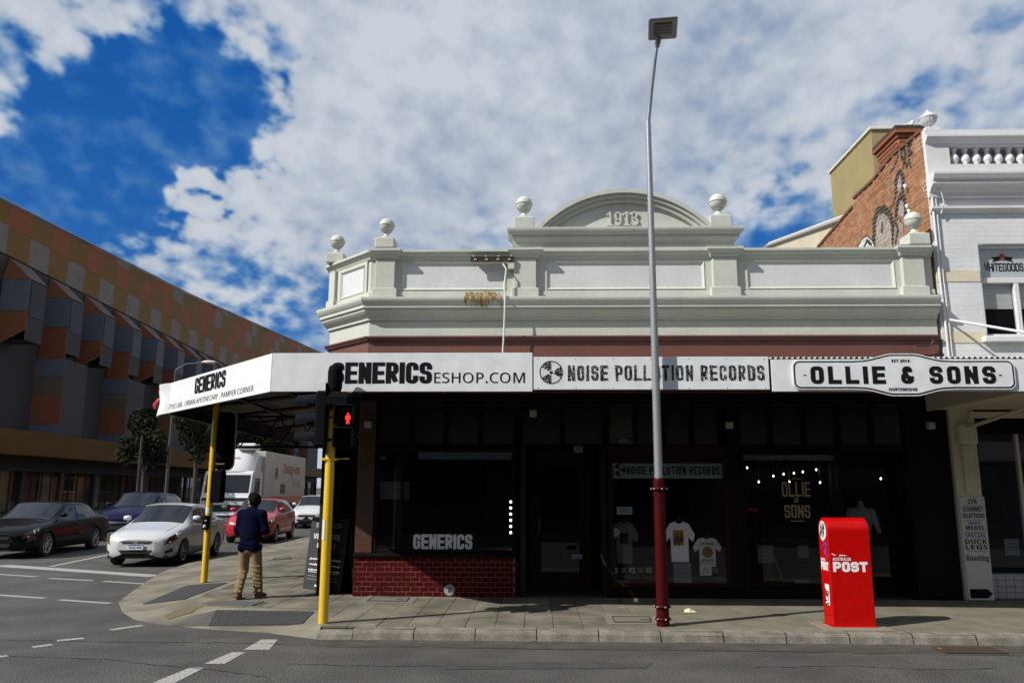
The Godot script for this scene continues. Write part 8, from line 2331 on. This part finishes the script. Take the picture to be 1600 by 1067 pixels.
	for sd in [-1.0, 1.0]:
		mb = MB.new(); mb.bbox(Vector3((b0 + b1) * 0.5, 1.22, sd * 1.2), Vector3(b1 - b0 - 0.06, 0.38, 0.012), 0.003); part(mb, "red_band", red, bx)
	var side := -1.0 if SU.cross(Vector3.UP).dot(SN) < 0 else 1.0     # flank towards the footpath corner
	var sb := Basis(Vector3.RIGHT * side, Vector3.UP, Vector3(0, 0, side))
	var P := func(x: float, y: float) -> Transform3D: return Transform3D(sb, Vector3(x, y, side * 1.203))
	text("Snap-on", "serifbold", 4.0, 0.72, red, "lettering", bx, P.call(6.0 if side > 0 else 10.0, 2.45), 0.01)
	text("Tools", "sans", 2.2, 0.45, plain("grey_letter", Color(0.36, 0.34, 0.31), 0.6), "lettering", bx, P.call(8.2 if side > 0 else 10.4, 1.9), 0.01)
	mb = MB.new(); mb.t = P.call(0, 0); mb.span(Vector3(3.7 * side, 1.45, 0), Vector3(5.1 * side, 3.1, 0.02)); var dr := part(mb, "side_door", paint("door_cream", Color(0.54, 0.5, 0.44)), bx)
	mb = MB.new(); mb.t = P.call(0, 0); mb.plate(rounded(0.6, 0.6, 0.15), Transform3D(Basis(), Vector3(4.4 * side - 0.3, 2.3, 0.02)), 0.012); part(mb, "door_window", plain("amber_glass", Color(0.12, 0.07, 0.03), 0.1), dr)
	mb = MB.new(); mb.t = P.call(0, 0); mb.span(Vector3(5.5 * side, 1.55, 0), Vector3(6.5 * side, 2.05, 0.012)); part(mb, "vent_panel", plain("vent_brown", Color(0.12, 0.08, 0.06), 0.6), bx)
	mb = MB.new(); mb.span(Vector3(0.6, 0.5, -1.0), Vector3(b1 - 0.2, 0.98, 1.0)); part(mb, "chassis", blk, t)
	mb = MB.new(); mb.span(Vector3(2.0, 0.9, -1.0), Vector3(2.25, 3.4, 1.0)); part(mb, "gap_panel", plain("gap_grey", Color(0.2, 0.2, 0.21)), t)
	for w in [0.95, 8.5]:
		for sd in [-1.0, 1.0]: wheel(t, Vector3(w, 0.47, sd * 1.02), 0.47, sd, plain("alloy", Color(0.32, 0.32, 0.33), 0.35, 0.6))

# ---------- the person walking away along the side street ----------
func build_person() -> void:
	var p := thing("person", "person seen from behind in a navy jumper and khaki trousers, looking left", "person", Vector3(-4.55, 0.003, 0.42), deg_to_rad(172))
	# local: z is where the person faces, x to the person's left
	var skin := plain("skin", Color(0.30, 0.17, 0.11), 0.6)
	var hair := mat("hair", Color(0.006, 0.005, 0.005), 0.85)
	hair.metallic_specular = 0.15
	var navy := mat("navy_knit", Color(0.006, 0.008, 0.03), 0.95, [noise_tex(0.05, 0.6, 1.0, 131), 2.5])
	navy.metallic_specular = 0.1
	var khaki := mat("khaki", Color(0.23, 0.155, 0.08), 0.95, [noise_tex(0.035, 0.85, 1.0, 133), 2.0])
	var shoe := plain("brown_shoe", Color(0.085, 0.035, 0.022), 0.6)
	var hipl := Vector3(0.09, 0.82, 0.0); var hipr := Vector3(-0.09, 0.82, 0.0)
	var knl := Vector3(0.11, 0.44, 0.05); var knr := Vector3(-0.12, 0.44, 0.06)
	var anl := Vector3(0.12, 0.08, -0.07); var anr := Vector3(-0.11, 0.08, 0.16)
	var shl := Vector3(0.185, 1.30, 0.0); var shr := Vector3(-0.185, 1.30, 0.0)
	var ell := Vector3(0.235, 1.05, 0.02); var elr := Vector3(-0.235, 1.05, 0.02)
	var wrl := Vector3(0.09, 1.07, 0.24); var wrr := Vector3(-0.07, 1.09, 0.25)
	# head turned to the person's left
	var hc := Vector3(0.005, 1.50, 0.03)
	var look := Vector3(sin(1.3), 0, cos(1.3))
	var side := Vector3(look.z, 0, -look.x)
	var bones := [[Vector3(0, 0.84, 0), Vector3(0, 1.1, 0), 0.12, 0.115, Vector3(0.85, 1, 1.15)], [Vector3(0, 1.1, 0), Vector3(0, 1.28, 0), 0.13, 0.12, Vector3(0.8, 1, 1.2)], [shl, shr, 0.055, 0.055], [Vector3(0, 1.28, 0), Vector3(0, 1.43, 0.015), 0.06, 0.05],
		[shl, ell, 0.05, 0.04], [ell, wrl, 0.038, 0.028], [shr, elr, 0.05, 0.04], [elr, wrr, 0.038, 0.028], [hipl, knl, 0.085, 0.055], [knl, anl, 0.055, 0.038], [hipr, knr, 0.085, 0.055], [knr, anr, 0.055, 0.038],
		[hc + Vector3(0, 0.015, 0), hc + Vector3(0, 0.04, 0), 0.082, 0.084], [hc + look * 0.02 - Vector3(0, 0.03, 0), hc + look * 0.035 - Vector3(0, 0.075, 0), 0.066, 0.042], [hc + look * 0.085 + Vector3(0, 0.0, 0), hc + look * 0.105 - Vector3(0, 0.028, 0), 0.012, 0.015],
		[hc + side * 0.083 + Vector3(0, -0.005, 0), hc + side * 0.087 - Vector3(0, 0.035, 0), 0.017, 0.012], [hc - side * 0.083 + Vector3(0, -0.005, 0), hc - side * 0.087 - Vector3(0, 0.035, 0), 0.017, 0.012]]
	# hands: palm, four fingers and thumb each, curled round a phone
	for h in [[wrl, 1.0], [wrr, -1.0]]:
		var w: Vector3 = h[0]; var s: float = h[1]
		var pd := Vector3(-s * 0.5, 0.15, 0.85).normalized()
		var pc := w + pd * 0.07
		bones.append([w, pc, 0.024, 0.03])
		var across := Vector3(0, 1, 0.1).normalized()
		for f in 4:
			var k0: Vector3 = pc + across * (0.03 - f * 0.02) + pd * 0.015
			var fl: float = [0.035, 0.04, 0.038, 0.03][f]
			var k1 := k0 + (pd * 0.7 + Vector3(-s, 0, 0) * 0.5).normalized() * fl
			bones.append([k0, k1, 0.0095, 0.009]); bones.append([k1, k1 + Vector3(-s * 0.8, 0, -0.3).normalized() * fl * 0.8, 0.009, 0.008])
		var th0: Vector3 = w + pd * 0.035 + across * 0.03
		bones.append([th0, th0 + (across * 0.7 + pd * 0.7) * 0.04, 0.0115, 0.0105]); bones.append([th0 + (across * 0.7 + pd * 0.7) * 0.04, th0 + (across * 0.7 + pd * 0.7) * 0.04 + (pd - Vector3(s, 0, 0) * 0.4) * 0.03, 0.0105, 0.009])
	flesh(bones, 0.011, 0.02, skin, "body", p)
	# jumper
	flesh([[Vector3(0, 0.90, -0.005), Vector3(0, 1.05, 0), 0.146, 0.143, Vector3(0.86, 1, 1.22)], [Vector3(-0.1, 0.79, -0.035), Vector3(0.1, 0.79, -0.035), 0.088, 0.088], [Vector3(-0.1, 0.79, 0.03), Vector3(0.1, 0.79, 0.03), 0.086, 0.086], [Vector3(0, 1.05, 0), Vector3(0, 1.27, -0.005), 0.146, 0.138, Vector3(0.80, 1, 1.2)], [shl + Vector3(-0.02, -0.005, 0), shr + Vector3(0.02, -0.005, 0), 0.072, 0.072], [shl, ell, 0.066, 0.056], [ell, wrl.lerp(ell, 0.12), 0.055, 0.042], [shr, elr, 0.066, 0.056], [elr, wrr.lerp(elr, 0.12), 0.055, 0.042], [Vector3(0, 1.33, 0.0), Vector3(0, 1.385, 0.01), 0.075, 0.062],
		[Vector3(0.1, 0.86, -0.11), Vector3(-0.1, 0.84, -0.11), 0.022, 0.02], [Vector3(0.11, 0.98, -0.11), Vector3(-0.02, 0.93, -0.125), 0.016, 0.012], [Vector3(0.2, 1.1, 0.05), Vector3(0.26, 1.08, -0.03), 0.018, 0.014]], 0.013, 0.045, navy, "jumper", p)
	# trousers with folds at knee and ankle
	var tb := [[Vector3(0, 0.80, 0), Vector3(0, 0.86, 0), 0.145, 0.14, Vector3(0.86, 1, 1.2)], [hipl, knl, 0.098, 0.072], [hipr, knr, 0.098, 0.072], [knl, anl + Vector3(0, 0.03, 0), 0.072, 0.062], [knr, anr + Vector3(0, 0.03, 0), 0.072, 0.062]]
	for k in [[knl, anl], [knr, anr]]:
		for f in 7:
			var c: Vector3 = k[0].lerp(k[1], -0.12 + f * 0.17)
			tb.append([c + Vector3(-0.055, rng.randf_range(-0.02, 0.02), -0.05), c + Vector3(0.055, rng.randf_range(-0.03, 0.03), -0.055), 0.018, 0.014])
	flesh(tb, 0.012, 0.022, khaki, "trousers", p)
	# hair
	flesh([[hc + Vector3(0, 0.04, 0) - look * 0.04, hc + Vector3(0, 0.07, 0) + look * 0.005, 0.091, 0.082], [hc - look * 0.045 - Vector3(0, 0.01, 0), hc - look * 0.03 - Vector3(0, 0.065, 0), 0.075, 0.052], [hc + side * 0.06 + Vector3(0, 0.03, 0), hc + side * 0.07 - Vector3(0, 0.02, 0) - look * 0.01, 0.034, 0.026], [hc - side * 0.06 + Vector3(0, 0.03, 0), hc - side * 0.07 - Vector3(0, 0.02, 0) - look * 0.01, 0.034, 0.026]], 0.009, 0.03, hair, "hair", p)
	# shoes
	for a in [[anl, 0.25, "shoe"], [anr, -0.15, "shoe"]]:
		var d := Vector3(sin(a[1]), 0, cos(a[1]))
		var o: Vector3 = a[0]
		var lift := 0.0
		flesh([[o - d * 0.035 - Vector3(0, 0.035, 0), o + d * 0.1 - Vector3(0, 0.045, 0), 0.045, 0.036, Vector3(1, 1.1, 1)], [o, o - Vector3(0, 0.03, 0), 0.046, 0.05], [o + d * 0.1 - Vector3(0, 0.045, 0), o + d * 0.165 - Vector3(0, 0.05, 0), 0.038, 0.03]], 0.011, 0.02, shoe, a[2], p)
		var mb := MB.new()
		var sole := PackedVector2Array()
		for i in 16:
			var an := TAU * i / 16
			sole.append(Vector2(cos(an) * 0.05, sin(an) * 0.135))
		mb.plate(sole, Transform3D(Basis(Vector3.UP, a[1]) * Basis(Vector3.RIGHT, Vector3(0, 0, 1), Vector3.DOWN), Vector3(o.x, 0.024, o.z) + d * 0.06), 0.022)
		part(mb, "sole", plain("sole_tan", Color(0.2, 0.12, 0.08), 0.8), p)
	# phone in the hands
	var ph := thing("mobile_phone", "small dark phone held in the walking person's hands", "phone")
	ph.transform = p.transform * Transform3D(Basis(Vector3.RIGHT, -0.5), Vector3(0.0, 1.1, 0.335))
	var mb2 := MB.new(); mb2.bbox(Vector3.ZERO, Vector3(0.07, 0.14, 0.009), 0.003); part(mb2, "case", plain("phone_black", Color(0.01, 0.01, 0.01), 0.3), ph)
	mb2 = MB.new(); mb2.box(Vector3(0, 0, -0.0052), Vector3(0.062, 0.128, 0.001)); part(mb2, "screen", plain("phone_screen", Color(0.02, 0.02, 0.025), 0.05), ph)

func _ready() -> void:
	rng.seed = 1913
	set_camera_and_light()
	build_ground()
	build_corner()
	build_white()
	build_left()
	build_far()
	build_street()
	build_displays()
	build_vehicles()
	build_person()
